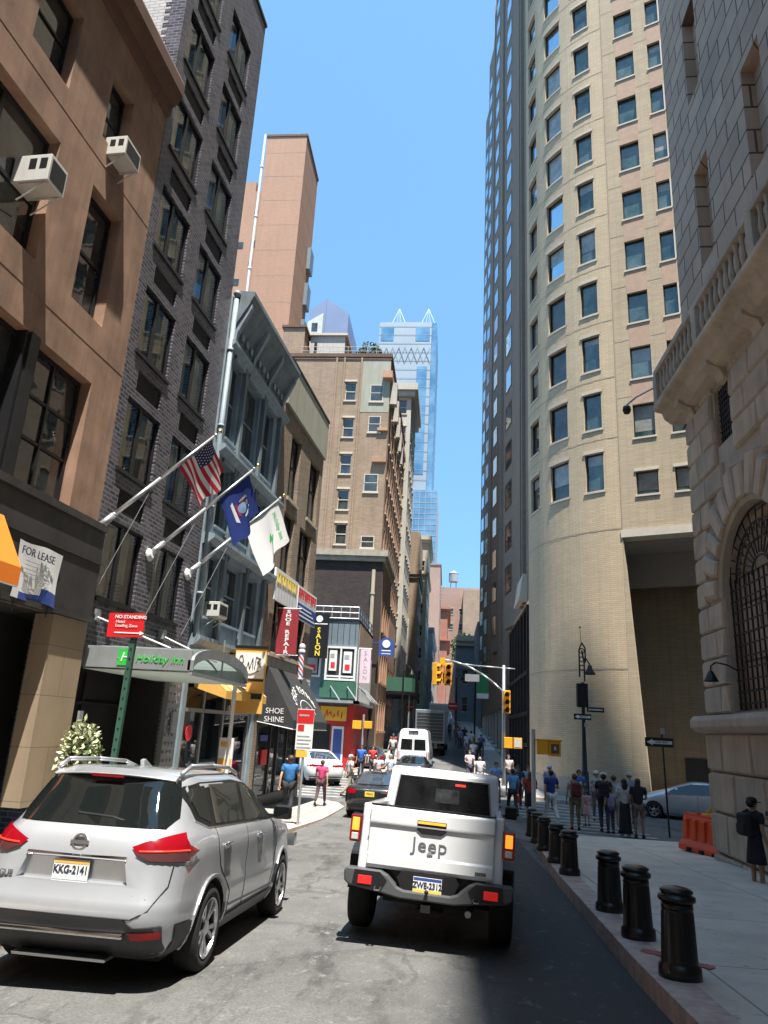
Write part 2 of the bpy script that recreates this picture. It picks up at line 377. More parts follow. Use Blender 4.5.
# ---------------------------------------------------------------- mesh helpers
class MB:
    """collects geometry in plain python lists and links it as ONE mesh object"""
    def __init__(s, dz=0.0, ox=0.0, oy=0.0):
        s.v = []; s.f = []; s.m = []; s.cut = []; s.dz = dz; s.ox = ox; s.oy = oy
    def add(s, pts, faces, mi=0):
        o = len(s.v)
        s.v += [(p[0] - s.ox, p[1] - s.oy, p[2] - s.dz) for p in pts]
        s.f += [tuple(i + o for i in f) for f in faces]
        s.cut.append((o, len(s.f)))
        s.m += [mi] * len(faces)
        return s
    def quad(s, a, b, c, d, mi=0):
        return s.add([a, b, c, d], [(0, 1, 2, 3)], mi)
    def poly(s, pts, mi=0):
        return s.add(pts, [tuple(range(len(pts)))], mi)
    def box(s, x0, x1, y0, y1, z0, z1, mi=0):
        p = [(x0, y0, z0), (x1, y0, z0), (x1, y1, z0), (x0, y1, z0), (x0, y0, z1), (x1, y0, z1), (x1, y1, z1), (x0, y1, z1)]
        return s.add(p, [(0, 3, 2, 1), (4, 5, 6, 7), (0, 1, 5, 4), (1, 2, 6, 5), (2, 3, 7, 6), (3, 0, 4, 7)], mi)
    def hexa(s, p, mi=0):
        return s.add(p, [(0, 3, 2, 1), (4, 5, 6, 7), (0, 1, 5, 4), (1, 2, 6, 5), (2, 3, 7, 6), (3, 0, 4, 7)], mi)
    def cyl(s, a, b, r0, r1=None, n=12, mi=0, caps=True):
        r1 = r0 if r1 is None else r1
        a = Vector(a); b = Vector(b); d = (b - a)
        if d.length < 1e-6: return s
        d.normalize()
        t = Vector((0, 0, 1)) if abs(d.z) < 0.9 else Vector((1, 0, 0))
        u = d.cross(t).normalized(); w = d.cross(u)
        pts = []
        for k in range(n):
            an = 2 * PI * k / n
            o = u * math.cos(an) + w * math.sin(an)
            pts.append(a + o * r0); pts.append(b + o * r1)
        fs = [(2 * k, 2 * k + 1, (2 * k + 3) % (2 * n), (2 * k + 2) % (2 * n)) for k in range(n)]
        if caps:
            fs.append(tuple(2 * k for k in range(n)))
            fs.append(tuple(2 * k + 1 for k in reversed(range(n))))
        return s.add(pts, fs, mi)
    def tube(s, pts, r, n=8, mi=0):
        for a, b in zip(pts[:-1], pts[1:]):
            s.cyl(a, b, r, r, n, mi)
        return s
    def lathe(s, prof, c=(0, 0, 0), n=20, mi=0, caps=True):
        pts = []
        for r, z in prof:
            for k in range(n):
                an = 2 * PI * k / n
                pts.append((c[0] + r * math.cos(an), c[1] + r * math.sin(an), c[2] + z))
        fs = []
        for i in range(len(prof) - 1):
            for k in range(n):
                k2 = (k + 1) % n
                fs.append((i * n + k, i * n + k2, (i + 1) * n + k2, (i + 1) * n + k))
        if caps:
            fs.append(tuple(reversed(range(n))))
            fs.append(tuple((len(prof) - 1) * n + k for k in range(n)))
        return s.add(pts, fs, mi)
    def ball(s, c, r, n=10, mi=0, rx=1, ry=1, rz=1):
        prof = [(math.sin(PI * i / (n // 2 + 1)), -math.cos(PI * i / (n // 2 + 1))) for i in range(n // 2 + 2)]
        pts = [];
        for a, z in prof:
            for k in range(n):
                an = 2 * PI * k / n
                pts.append((c[0] + r * rx * a * math.cos(an), c[1] + r * ry * a * math.sin(an), c[2] + r * rz * z))
        fs = []
        for i in range(len(prof) - 1):
            for k in range(n):
                k2 = (k + 1) % n
                fs.append((i * n + k, i * n + k2, (i + 1) * n + k2, (i + 1) * n + k))
        return s.add(pts, fs, mi)
    def prism(s, poly, axis, a, b, mi=0):
        """extrude a 2D polygon: axis x -> (y,z), y -> (x,z), z -> (x,y)"""
        def P(p, t):
            return {'x': (t, p[0], p[1]), 'y': (p[0], t, p[1]), 'z': (p[0], p[1], t)}[axis]
        n = len(poly)
        pts = [P(p, a) for p in poly] + [P(p, b) for p in poly]
        fs = [(k, (k + 1) % n, n + (k + 1) % n, n + k) for k in range(n)] + [tuple(reversed(range(n))), tuple(range(n, 2 * n))]
        return s.add(pts, fs, mi)
    def facade(s, x0, x1, z0, z1, holes, y=0.0, depth=0.25, mi=0, fmap=None, du=None, mr=None):
        """wall sheet with real rectangular openings and reveals; outward is -y"""
        mr = mi if mr is None else mr
        fm = fmap or (lambda u, d, z: (u, y + d, z))
        xs = {x0, x1}; zs = {z0, z1}
        for a, b, c, d in holes:
            xs |= {min(max(a, x0), x1), min(max(b, x0), x1)}; zs |= {min(max(c, z0), z1), min(max(d, z0), z1)}
        if du:
            k = x0
            while k < x1: xs.add(k); k += du
        xs = sorted(xs); zs = sorted(zs)
        for i in range(len(xs) - 1):
            if xs[i + 1] - xs[i] < 1e-6: continue
            for j in range(len(zs) - 1):
                cx = (xs[i] + xs[i + 1]) / 2; cz = (zs[j] + zs[j + 1]) / 2
                if any(a < cx < b and c < cz < d for a, b, c, d in holes): continue
                s.quad(fm(xs[i], 0, zs[j]), fm(xs[i + 1], 0, zs[j]), fm(xs[i + 1], 0, zs[j + 1]), fm(xs[i], 0, zs[j + 1]), mi)
        for a, b, c, d in holes:
            s.quad(fm(a, 0, c), fm(a, 0, d), fm(a, depth, d), fm(a, depth, c), mr)
            s.quad(fm(b, 0, c), fm(b, depth, c), fm(b, depth, d), fm(b, 0, d), mr)
            s.quad(fm(a, 0, c), fm(a, depth, c), fm(b, depth, c), fm(b, 0, c), mr)
            s.quad(fm(a, 0, d), fm(b, 0, d), fm(b, depth, d), fm(a, depth, d), mr)
        return s
    def shell(s, x0, x1, y0, y1, z0, z1, mi=0, top=True):
        """sides, back and roof of a block whose front (y0) is a facade"""
        s.quad((x0, y1, z0), (x0, y0, z0), (x0, y0, z1), (x0, y1, z1), mi)
        s.quad((x1, y0, z0), (x1, y1, z0), (x1, y1, z1), (x1, y0, z1), mi)
        s.quad((x1, y1, z0), (x0, y1, z0), (x0, y1, z1), (x1, y1, z1), mi)
        if top: s.quad((x0, y0, z1), (x1, y0, z1), (x1, y1, z1), (x0, y1, z1), mi)
        return s
    def split(s, name, mats, parent, per=1, **kw):
        """every piece (or every `per` pieces) becomes an object of its own"""
        out = []
        for i in range(0, len(s.cut), per):
            v0 = s.cut[i][0]; f0 = s.cut[i - 1][1] if i else 0
            j = min(i + per, len(s.cut)) - 1
            v1 = s.cut[j + 1][0] if j + 1 < len(s.cut) else len(s.v); f1 = s.cut[j][1]
            q = MB(); q.v = s.v[v0:v1]; q.f = [tuple(k - v0 for k in f) for f in s.f[f0:f1]]; q.m = s.m[f0:f1]
            out.append(q.build(name, mats, parent, **kw))
        return out
    def build(s, name, mats, parent=None, smooth=False, bevel=0.0, loc=None, rot=None, subsurf=0, label=None):
        me = bpy.data.meshes.new(name)
        me.from_pydata(s.v, [], s.f)
        if not isinstance(mats, (list, tuple)): mats = [mats]
        for m in mats: me.materials.append(MT[m] if isinstance(m, str) else m)
        if len(mats) > 1: me.polygons.foreach_set('material_index', s.m)
        if smooth: me.polygons.foreach_set('use_smooth', [True] * len(me.polygons))
        me.update()
        o = bpy.data.objects.new(name, me)
        col.objects.link(o)
        if parent: o.parent = parent
        if loc is not None: o.location = loc
        if rot is not None: o.rotation_euler = rot
        if bevel:
            b = o.modifiers.new('bevel', 'BEVEL'); b.width = bevel; b.segments = 2; b.limit_method = 'ANGLE'
            b.harden_normals = False
        if subsurf:
            sb = o.modifiers.new('subsurf', 'SUBSURF'); sb.levels = subsurf; sb.render_levels = subsurf
        if label: o['label'] = label
        return o

def thing(name, label, cat, loc=(0, 0, 0), rotz=0.0, group=None):
    o = bpy.data.objects.new(name, None)
    col.objects.link(o)
    o.empty_display_size = 0.3
    o.location = loc
    o.rotation_euler = (0, 0, rotz)
    o['label'] = label; o['category'] = cat
    if group: o['group'] = group
    return o

def tag(o, label, cat, group=None):
    o['label'] = label; o['category'] = cat
    if group: o['group'] = group
    return o

def struct(o, kind='structure'):
    o['kind'] = kind
    return o

def dup(o, parent=None, loc=None, rotz=None, label=None):
    c = o.copy(); col.objects.link(c)
    if parent is not None: c.parent = parent
    if loc is not None: c.location = loc
    if rotz is not None: c.rotation_euler = (o.rotation_euler.x, o.rotation_euler.y, rotz)
    if label: c['label'] = label
    for ch in list(o.children):
        if ch.name in bpy.data.objects: dup(ch, c)
    return c

def center_to(o, at=None):
    """move a one-mesh thing's origin to its own base"""
    vs = [v.co.copy() for v in o.data.vertices]
    if at is None:
        xs = [v.x for v in vs]; ys = [v.y for v in vs]; zs = [v.z for v in vs]
        at = Vector(((min(xs) + max(xs)) / 2, (min(ys) + max(ys)) / 2, min(zs)))
    o.data.transform(Matrix.Translation(-at))
    o.location = o.matrix_basis @ at
    return o

def bake(o):
    """apply modifiers into a plain mesh"""
    bpy.context.view_layer.update()
    dg = bpy.context.evaluated_depsgraph_get()
    me = bpy.data.meshes.new_from_object(o.evaluated_get(dg))
    o.modifiers.clear()
    o.data = me
    return o

def text(body, size, mat, parent, loc, rot, name='lettering', depth=0.004, align='CENTER', sx=1.0, spacing=1.0, bold=0.0, shear=0.0, label=None):
    cu = bpy.data.curves.new(name, 'FONT')
    cu.body = body; cu.size = size; cu.extrude = depth; cu.align_x = align; cu.align_y = 'CENTER'
    cu.space_character = spacing; cu.offset = bold; cu.shear = shear; cu.resolution_u = 3
    cu.space_line = 0.95
    t = bpy.data.objects.new(name, cu)
    col.objects.link(t)
    bpy.context.view_layer.update()
    me = bpy.data.meshes.new_from_object(t.evaluated_get(bpy.context.evaluated_depsgraph_get()))
    bpy.data.objects.remove(t)
    if sx != 1.0: me.transform(Matrix.Diagonal((sx, 1, 1, 1)))
    me.materials.clear(); me.materials.append(MT[mat])
    o = bpy.data.objects.new(name, me)
    col.objects.link(o)
    if parent is not None: o.parent = parent
    o.location = loc; o.rotation_euler = rot
    if label: o['label'] = label
    return o
FRONT = (PI / 2, 0, 0)      # lettering upright on a face whose outward normal is -y

# ---------------------------------------------------------------- terrain
GP = [(-200, 9.0), (0, 0.0), (24, -1.08), (30, -1.2), (38, -1.05), (50, -0.5), (100, 2.6), (160, 5.5), (400, 9.0), (3000, 9.0)]
def lerp(pts, y):
    for (a, b), (c, d) in zip(pts[:-1], pts[1:]):
        if y <= c: return b + (d - b) * (y - a) / (c - a)
    return pts[-1][1]
def g(y):
    return (lerp(GP, y - 2) + lerp(GP, y) * 2 + lerp(GP, y + 2)) / 4
def crown(x, y):
    k = 1.0 if y < 18 else max(0.0, 1 - (y - 18) / 5)
    return k * (-0.022 * max(0, x + 1) - 0.02 * max(0, -1 - x))
def wx(y):
    """x of the left street wall at y"""
    return -7.0 + 0.075 * (y - 19)
LROT = math.atan2(1.0, 0.075)
# ================================================================ GROUND
def asphalt():
    m, nt, b = new_mat('worn_asphalt')
    v = coords(nt)
    base = ramp(nt, noise(nt, v, 0.45, 6, 0.7), [(0.32, (0.082, 0.081, 0.077)), (0.5, (0.125, 0.124, 0.118)), (0.68, (0.165, 0.163, 0.154))])
    fine = ramp(nt, noise(nt, v, 45, 3), [(0.3, (0.72,) * 3), (0.7, (1.22,) * 3)])
    c = mixc(nt, 1.0, base, fine, 'MULTIPLY')
    # oil and tar patches
    mp = coords(nt, (1.4, 0.35, 1))
    pt = ramp(nt, noise(nt, mp, 1.1, 7, 0.75), [(0.52, (1, 1, 1)), (0.62, (0.55, 0.55, 0.56))])
    c = mixc(nt, 1.0, c, pt, 'MULTIPLY')
    # cracks
    vo = N(nt, 'ShaderNodeTexVoronoi', feature='DISTANCE_TO_EDGE')
    vo.inputs['Scale'].default_value = 0.55
    wv = N(nt, 'ShaderNodeMix', data_type='VECTOR')
    nn = N(nt, 'ShaderNodeTexNoise'); nn.inputs['Scale'].default_value = 2.0; nn.inputs['Detail'].default_value = 6
    nt.links.new(v, nn.inputs['Vector'])
    wv.inputs[0].default_value = 0.35
    nt.links.new(v, wv.inputs[4]); nt.links.new(nn.outputs[1], wv.inputs[5])
    nt.links.new(wv.outputs[1], vo.inputs['Vector'])
    cr = ramp(nt, vo.outputs[0], [(0.0, (0.45,) * 3), (0.012, (0.6,) * 3), (0.02, (1,) * 3)])
    c = mixc(nt, 0.4, c, cr, 'MULTIPLY')
    pb = N(nt, 'ShaderNodeTexBrick'); pb.offset = 0.37
    pb.inputs['Color1'].default_value = (0.78, 0.78, 0.79, 1); pb.inputs['Color2'].default_value = (1.12, 1.12, 1.1, 1); pb.inputs['Mortar'].default_value = (0.55, 0.55, 0.56, 1)
    pb.inputs['Scale'].default_value = 1; pb.inputs['Brick Width'].default_value = 2.9; pb.inputs['Row Height'].default_value = 3.7; pb.inputs['Mortar Size'].default_value = 0.018
    nt.links.new(wv.outputs[1], pb.inputs['Vector'])
    pm = ramp(nt, noise(nt, v, 0.22, 2), [(0.46, (0, 0, 0)), (0.54, (.75, .75, .75))])
    c = mixc(nt, pm, c, pb.outputs[0], 'MULTIPLY')
    oil = ramp(nt, noise(nt, v, 3.1, 3, 0.5), [(0.66, (1,) * 3), (0.74, (0.62,) * 3)])
    c = mixc(nt, 1.0, c, oil, 'MULTIPLY')
    # darker strip along the right kerb, deepening the bank's shade in the colour
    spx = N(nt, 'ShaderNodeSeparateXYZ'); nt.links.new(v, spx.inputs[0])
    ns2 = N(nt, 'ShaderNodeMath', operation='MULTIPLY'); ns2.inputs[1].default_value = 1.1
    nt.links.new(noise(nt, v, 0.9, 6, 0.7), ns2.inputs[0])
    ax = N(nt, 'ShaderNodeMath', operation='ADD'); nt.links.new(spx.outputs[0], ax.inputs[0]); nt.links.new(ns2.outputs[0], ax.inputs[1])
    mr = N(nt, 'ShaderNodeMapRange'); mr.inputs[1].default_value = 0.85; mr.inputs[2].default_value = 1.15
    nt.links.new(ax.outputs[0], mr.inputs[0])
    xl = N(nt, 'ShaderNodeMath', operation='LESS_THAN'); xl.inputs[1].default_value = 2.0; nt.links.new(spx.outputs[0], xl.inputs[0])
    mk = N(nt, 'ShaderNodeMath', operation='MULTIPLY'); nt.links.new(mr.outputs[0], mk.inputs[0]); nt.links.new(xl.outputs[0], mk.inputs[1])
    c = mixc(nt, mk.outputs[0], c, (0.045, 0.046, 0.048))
    # pale grit and scuffs
    sc = ramp(nt, noise(nt, coords(nt, (1, 0.6, 1)), 6.5, 8, 0.8), [(0.57, (0, 0, 0)), (0.70, (.8, .8, .8))])
    c = mixc(nt, sc, c, (0.25, 0.245, 0.23))
    nt.links.new(c, b.inputs['Base Color'])
    b.inputs['Roughness'].default_value = 0.82
    bn = N(nt, 'ShaderNodeBump'); bn.inputs['Strength'].default_value = 0.5; bn.inputs['Distance'].default_value = 0.012
    nt.links.new(noise(nt, v, 38, 6, 0.8), bn.inputs['Height'])
    nt.links.new(bn.outputs[0], b.inputs['Normal'])
    return m
def concrete(name, c, joint=1.5):
    m, nt, b = new_mat(name)
    tc = N(nt, 'ShaderNodeTexCoord')
    bt = N(nt, 'ShaderNodeTexBrick'); bt.offset = 0.0
    bt.inputs['Color1'].default_value = rgb(c); bt.inputs['Color2'].default_value = rgb(mul(c, 0.93)); bt.inputs['Mortar'].default_value = rgb(mul(c, 0.45))
    bt.inputs['Scale'].default_value = 1; bt.inputs['Mortar Size'].default_value = 0.012
    bt.inputs['Brick Width'].default_value = joint; bt.inputs['Row Height'].default_value = joint * 1.1
    nt.links.new(tc.outputs['Object'], bt.inputs['Vector'])
    v = tc.outputs['Object']
    t = ramp(nt, noise(nt, v, 1.2, 7, 0.7), [(0.3, (0.78,) * 3), (0.7, (1.1,) * 3)])
    o = mixc(nt, 1.0, bt.outputs[0], t, 'MULTIPLY')
    gum = ramp(nt, noise(nt, v, 9, 2, 0.4), [(0.70, (1,) * 3), (0.73, (0.6,) * 3)])
    o = mixc(nt, 1.0, o, gum, 'MULTIPLY')
    nt.links.new(o, b.inputs['Base Color'])
    b.inputs['Roughness'].default_value = 0.85
    bn = N(nt, 'ShaderNodeBump'); bn.inputs['Strength'].default_value = 0.25; bn.inputs['Distance'].default_value = 0.01
    nt.links.new(noise(nt, v, 60, 4), bn.inputs['Height']); nt.links.new(bn.outputs[0], b.inputs['Normal'])
    return m
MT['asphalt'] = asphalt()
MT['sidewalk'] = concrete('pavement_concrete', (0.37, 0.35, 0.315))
MT['sidewalk_bank'] = concrete('bank_pavement_concrete', (0.68, 0.60, 0.50), 2.4)  # paler, warmer copy; light thrown onto this pavement is put into its colour
MT['kerb'] = M('granite_kerb', (0.50, 0.38, 0.32), 0.75, var=0.3, scale=5, bump=0.3, bscale=50)
MT['marking'] = M('worn_white_marking', (0.30, 0.295, 0.28), 0.8, var=0.6, scale=3)
MT['ground'] = M('city_ground', (0.12, 0.12, 0.115), 0.9, var=0.2, scale=0.3)
MT['spray_red'] = M('red_spray_paint', (0.42, 0.12, 0.11), 0.8, var=0.4, scale=14)
MT['spray_orange'] = M('orange_spray_paint', (0.55, 0.2, 0.08), 0.8, var=0.4, scale=14)

def frange(a, b, st):
    n = max(1, int(round((b - a) / st)))
    return [a + (b - a) * i / n for i in range(n + 1)]
def gridsheet(xs, ys, zf):
    mb = MB()
    pts = [(x, y, zf(x, y)) for y in ys for x in xs]
    nx = len(xs)
    fs = [(j * nx + i, j * nx + i + 1, (j + 1) * nx + i + 1, (j + 1) * nx + i) for j in range(len(ys) - 1) for i in range(nx - 1)]
    mb.add(pts, fs)
    return mb
ys_far = frange(-200, 0, 20)[:-1] + frange(0, 120, 3) + frange(130, 400, 15) + [700, 1500, 3000]
struct(gridsheet([-2500, -300, -60, -20, 0, 20, 60, 300, 2500], ys_far, lambda x, y: g(y) - 0.25).build('ground', 'ground', smooth=True))
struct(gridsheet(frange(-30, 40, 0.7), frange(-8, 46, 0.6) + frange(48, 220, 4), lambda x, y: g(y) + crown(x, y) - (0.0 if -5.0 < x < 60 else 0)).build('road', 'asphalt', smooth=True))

def strip(name, rows, kerb_w=0.32, kerbside=1, h=0.05):
    """pavement between x0 (wall side) and x1 (kerb line); rows = (y, x0, x1)"""
    mb = MB(); kb = MB()
    for (ya, a0, a1), (yb, b0, b1) in zip(rows[:-1], rows[1:]):
        n = max(1, int((yb - ya) / 1.0))
        for i in range(n):
            t0, t1 = i / n, (i + 1) / n
            y0, y1 = ya + (yb - ya) * t0, ya + (yb - ya) * t1
            xw0, xw1 = a0 + (b0 - a0) * t0, a0 + (b0 - a0) * t1
            xk0, xk1 = a1 + (b1 - a1) * t0, a1 + (b1 - a1) * t1
            z0, z1 = g(y0) + h, g(y1) + h
            s = math.copysign(kerb_w, xw0 - xk0)
            mb.quad((xk0 + s, y0, z0), (xw0, y0, z0), (xw1, y1, z1), (xk1 + s, y1, z1))
            kb.quad((xk0, y0, z0 + .003), (xk0 + s, y0, z0 + .003), (xk1 + s, y1, z1 + .003), (xk1, y1, z1 + .003))
            kb.quad((xk0, y0, z0 + .003), (xk1, y1, z1 + .003), (xk1, y1, z1 - 0.35), (xk0, y0, z0 - 0.35))
    for (y, a, b) in (rows[0], rows[-1]):
        mb.quad((a, y, g(y) + h), (b, y, g(y) + h), (b, y, g(y) - 0.3), (a, y, g(y) - 0.3))
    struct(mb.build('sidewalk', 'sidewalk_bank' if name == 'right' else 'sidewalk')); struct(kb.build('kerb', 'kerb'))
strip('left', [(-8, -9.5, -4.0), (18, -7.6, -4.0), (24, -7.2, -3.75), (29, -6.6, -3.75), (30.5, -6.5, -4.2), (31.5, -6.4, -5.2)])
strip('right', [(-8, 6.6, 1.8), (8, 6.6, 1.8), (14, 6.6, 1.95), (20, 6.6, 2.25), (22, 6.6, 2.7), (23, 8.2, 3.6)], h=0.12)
# pavement along the bank's north side, the tower's foot and beyond the crossing
mb = MB()
def slab(poly, h=0.06):
    mb.prism(poly, 'z', -1, 0)
def flat_poly(name, poly, h, mat):
    m = MB()
    top = [(x, y, g(y) + h) for x, y in poly]
    m.poly(top)
    n = len(poly)
    for i in range(n):
        a, b = top[i], top[(i + 1) % n]
        m.quad(a, b, (b[0], b[1], b[2] - .3), (a[0], a[1], a[2] - .3))
    return struct(m.build(name, mat))
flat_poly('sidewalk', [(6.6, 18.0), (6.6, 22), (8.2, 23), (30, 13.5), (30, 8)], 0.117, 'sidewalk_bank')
strip('tower', [(36.2, 9.5, 5.2), (37.5, 9.0, 3.2), (39.5, 8.0, 2.3), (52, 4.2, 2.1), (75, 4.0, 1.3), (110, 3.8, 0.2), (160, 3.5, -1.0)], h=0.12)
flat_poly('sidewalk', [(5.2, 36.2), (9.6, 40.0), (30, 32), (30, 25.6)], 0.117, 'sidewalk')
strip('farleft', [(42.0, -7.5, -5.0), (43.2, -5.6, -3.6), (60, -4.3, -3.0), (110, -3.6, -2.9), (160, -3.5, -3.0)], h=0.12)
flat_poly('sidewalk', [(-30, 52), (-30, 56), (-5.6, 45), (-5.0, 42.0)], 0.117, 'sidewalk')

# zebra crossings
def zebra(name, x0, x1, y0, y1, n, slant, w=0.42):
    m = MB()
    for i in range(n):
        yy = y0 + (y1 - y0) * i / (n - 1)
        k = 6
        for j in range(k):
            xa = x0 + (x1 - x0) * j / k; xb = x0 + (x1 - x0) * (j + 1) / k
            ya = yy - slant * (xa - x0); yb = yy - slant * (xb - x0)
            z = lambda x, y: g(y) + crown(x, y) + 0.006
            m.quad((xa, ya, z(xa, ya)), (xb, yb, z(xb, yb)), (xb, yb + w, z(xb, yb + w)), (xa, ya + w, z(xa, ya + w)))
    struct(m.build(name, 'marking'))
zebra('crosswalk_marking', 2.9, 6.6, 24.8, 35.6, 10, 0.3, .5)
m = MB()
for i in range(7):
    xa = -3.4 + i * 0.86
    m.quad((xa, 37.4, g(37.4) + .008), (xa + .42, 37.4, g(37.4) + .008), (xa + .42, 40.6, g(40.6) + .008), (xa, 40.6, g(40.6) + .008))
struct(m.build('crosswalk_marking', 'marking'))
zebra('crosswalk_marking', -6.6, -4.4, 33.0, 42, 9, 0.1)
m = MB()
for (cx, cy, r, k) in ((2.1, 8.2, .10, 4), (2.5, 7.9, .07, 3), (2.5, 6.2, .06, 2)):
    for j in range(k):
        a = rnd.uniform(0, 6.28); px = cx + rnd.uniform(-.12, .12); py = cy + rnd.uniform(-.3, .3)
        pts = [(px + r * rnd.uniform(.5, 1) * math.cos(2 * PI * i / 9), py + 1.5 * r * rnd.uniform(.5, 1) * math.sin(2 * PI * i / 9)) for i in range(9)]
        m.poly([(x, y, g(y) + .128 + j * .0006) for x, y in pts])
struct(m.build('paint_marking', 'spray_red'))
m = MB()
m.poly([(x, y, g(y) + .128) for x, y in [(2.95, 6.3), (3.3, 6.28), (3.32, 6.2), (3.12, 6.22), (3.1, 6.12), (3.0, 6.2)]])
struct(m.build('paint_marking', 'spray_orange'))
# ================================================================ LEFT STREET WALL
def at_wall(name, label, cat, y0, group=None):
    return thing(name, label, cat, (wx(y0), y0, g(y0)), LROT, group)
def Lx(y, y0):
    return (y - y0) / math.sin(LROT)

def window_unit(parent, x0, x1, z0, z1, y, dz, fm='alu_dark', pm='glass_dk', fr=0.06, mull=(), trans=(), sash=0.05, back=None, backd=0.12, name='window', deep=0.08):
    """frame with mullions, its pane as a child, and a curtain behind it when back is given"""
    a = MB(dz)
    a.box(x0, x1, y, y + deep, z0, z0 + fr); a.box(x0, x1, y, y + deep, z1 - fr, z1)
    a.box(x0, x0 + fr, y, y + deep, z0 + fr, z1 - fr); a.box(x1 - fr, x1, y, y + deep, z0 + fr, z1 - fr)
    for t in mull:
        xc = x0 + (x1 - x0) * t
        a.box(xc - sash / 2, xc + sash / 2, y + .004, y + deep - .01, z0 + fr, z1 - fr)
    for t in trans:
        zc = z0 + (z1 - z0) * t
        a.box(x0 + fr, x1 - fr, y + .01, y + deep - .015, zc - sash / 2, zc + sash / 2)
    w = a.build(name, fm, parent)
    p = MB(dz)
    yy = y + deep * 0.6
    p.quad((x0 + fr * .6, yy, z0 + fr * .6), (x1 - fr * .6, yy, z0 + fr * .6), (x1 - fr * .6, yy, z1 - fr * .6), (x0 + fr * .6, yy, z1 - fr * .6))
    p.build('pane', pm, w)
    if back:
        c = MB(dz)
        n = 22
        pts = []
        cw = x1 - x0
        for half in back[1]:
            xa, xb, za, zb = x0 + cw * half[0], x0 + cw * half[1], z0 + (z1 - z0) * half[2], z0 + (z1 - z0) * half[3]
            for i in range(n):
                t0, t1 = i / n, (i + 1) / n
                ya = y + backd + deep + 0.02 * math.sin(t0 * 40); yb = y + backd + deep + 0.02 * math.sin(t1 * 40)
                c.quad((xa + (xb - xa) * t0, ya, za), (xa + (xb - xa) * t1, yb, za), (xa + (xb - xa) * t1, yb, zb), (xa + (xb - xa) * t0, ya, zb))
        c.build('curtain', back[0], w)
        d = MB(dz)
        d.box(x0 - .0, x1 + .0, y + backd + deep + .5, y + backd + deep + .52, z0, z1)
        d.build('room', 'dark_int', w)
    return w

# ---- brown stucco building -------------------------------------------------
Y0 = -4.0
B = at_wall('stucco_building', 'brown stucco building with deep cornice, black shop fascia and tan pier at left edge', 'building', Y0)
dz = g(Y0); LEN = Lx(14.10, Y0); ZT = 16.9
def lx(y): return Lx(y, Y0)
holes = [(lx(11.9), lx(13.05), 9.5, 12.15), (lx(8.2), lx(10.75), 9.5, 12.1), (lx(11.88), lx(12.75), 13.37, 15.1), (lx(9.5), lx(10.65), 13.3, 15.1),
         (lx(8.6), lx(13.05), 5.5, 8.2), (lx(3.2), lx(7.2), 5.5, 8.2), (lx(4.6), lx(6.8), 9.5, 12.1), (lx(5.2), lx(6.8), 13.3, 15.1), (lx(0), lx(3.2), 9.5, 12.1)]
w = MB(dz); w.facade(0, LEN, 3.45, ZT, holes, 0, 0.32)
w.shell(0, LEN, 0, 9, 3.45, ZT)
w.build('wall', 'stucco', B)
# pale scored joints of the render
m = MB(dz)
for z_ in (8.9, 12.8):
    m.box(0, LEN, -0.006, -0.002, z_, z_ + 0.015)
m.build('string_course', 'stucco', B)
c = MB(dz)
c.prism([(-0.36, 17.0), (-0.36, 16.66), (-0.3, 16.6), (-0.26, 16.45), (-0.12, 16.35), (-0.08, 16.1), (-0.003, 16.05), (-0.003, 17.15), (-0.3, 17.15)], 'x', 0, LEN + 0.02)
c.build('cornice', 'stucco_dark', B)
window_unit(B, lx(11.9), lx(13.05), 9.5, 12.15, 0.24, dz, 'alu_dark', 'glass_dk', .07, (), (.5, ), .07)
window_unit(B, lx(8.2), lx(10.75), 9.5, 12.1, 0.24, dz, 'alu_dark', 'glass_dk', .07, (.5,), (.45,), .08)
window_unit(B, lx(11.88), lx(12.75), 13.37, 15.1, 0.24, dz, 'alu_dark', 'glass_dk', .06, (), (.5,), .05)
window_unit(B, lx(9.5), lx(10.65), 13.3, 15.1, 0.24, dz, 'alu_dark', 'glass_dk', .06, (), (.55,), .05)
window_unit(B, lx(5.2), lx(6.8), 13.3, 15.1, 0.24, dz, 'alu_dark', 'glass_dk', .06, (), (.5,), .05)
window_unit(B, lx(4.6), lx(6.8), 9.5, 12.1, 0.24, dz, 'alu_dark', 'glass_dk', .07, (.5,), (.45,), .08)
window_unit(B, lx(0), lx(3.2), 9.5, 12.1, 0.24, dz, 'alu_dark', 'glass_dk', .07, (.5,), (.45,), .08)
window_unit(B, lx(3.2), lx(7.2), 5.5, 8.2, 0.24, dz, 'alu_dark', 'glass_dk', .08, (.33, .66), (.62,), .07)
window_unit(B, lx(8.6), lx(11.0), 5.5, 8.2, 0.24, dz, 'alu_dark', 'glass_dk', .08, (.5,), (.62,), .07)
window_unit(B, lx(11.3), lx(13.05), 5.5, 8.2, 0.24, dz, 'alu_dark', 'glass_dk', .08, (.5,), (.36, .66,), .06)
m = MB(dz)
m.box(lx(10.95), lx(11.35), 0.02, 0.30, 5.5, 8.2); m.box(lx(11.03), lx(11.27), -0.03, 0.02, 5.5, 8.2)
m.build('window_pier', 'alu_dark', B)
f = MB(dz)
f.box(0, LEN - .01, -0.22, -0.004, 3.5, 5.42); f.box(0, LEN, -0.27, -0.22, 5.30, 5.44); f.box(0, LEN, -0.245, -0.22, 4.62, 4.67); f.box(0, LEN, -0.26, -0.22, 3.44, 3.56)
f.box(0, LEN - .01, -.2, 1.2, 3.46, 3.5)
f.build('shop_fascia', 'black_panel', B)
m = MB(dz)
m.box(lx(12.95), LEN, -0.16, .22, dz - .1, 3.44); m.box(lx(6.4), lx(7.3), -0.16, .22, dz - .1, 3.44); m.box(lx(-1.5), lx(-.6), -0.16, .22, dz - .1, 3.44)
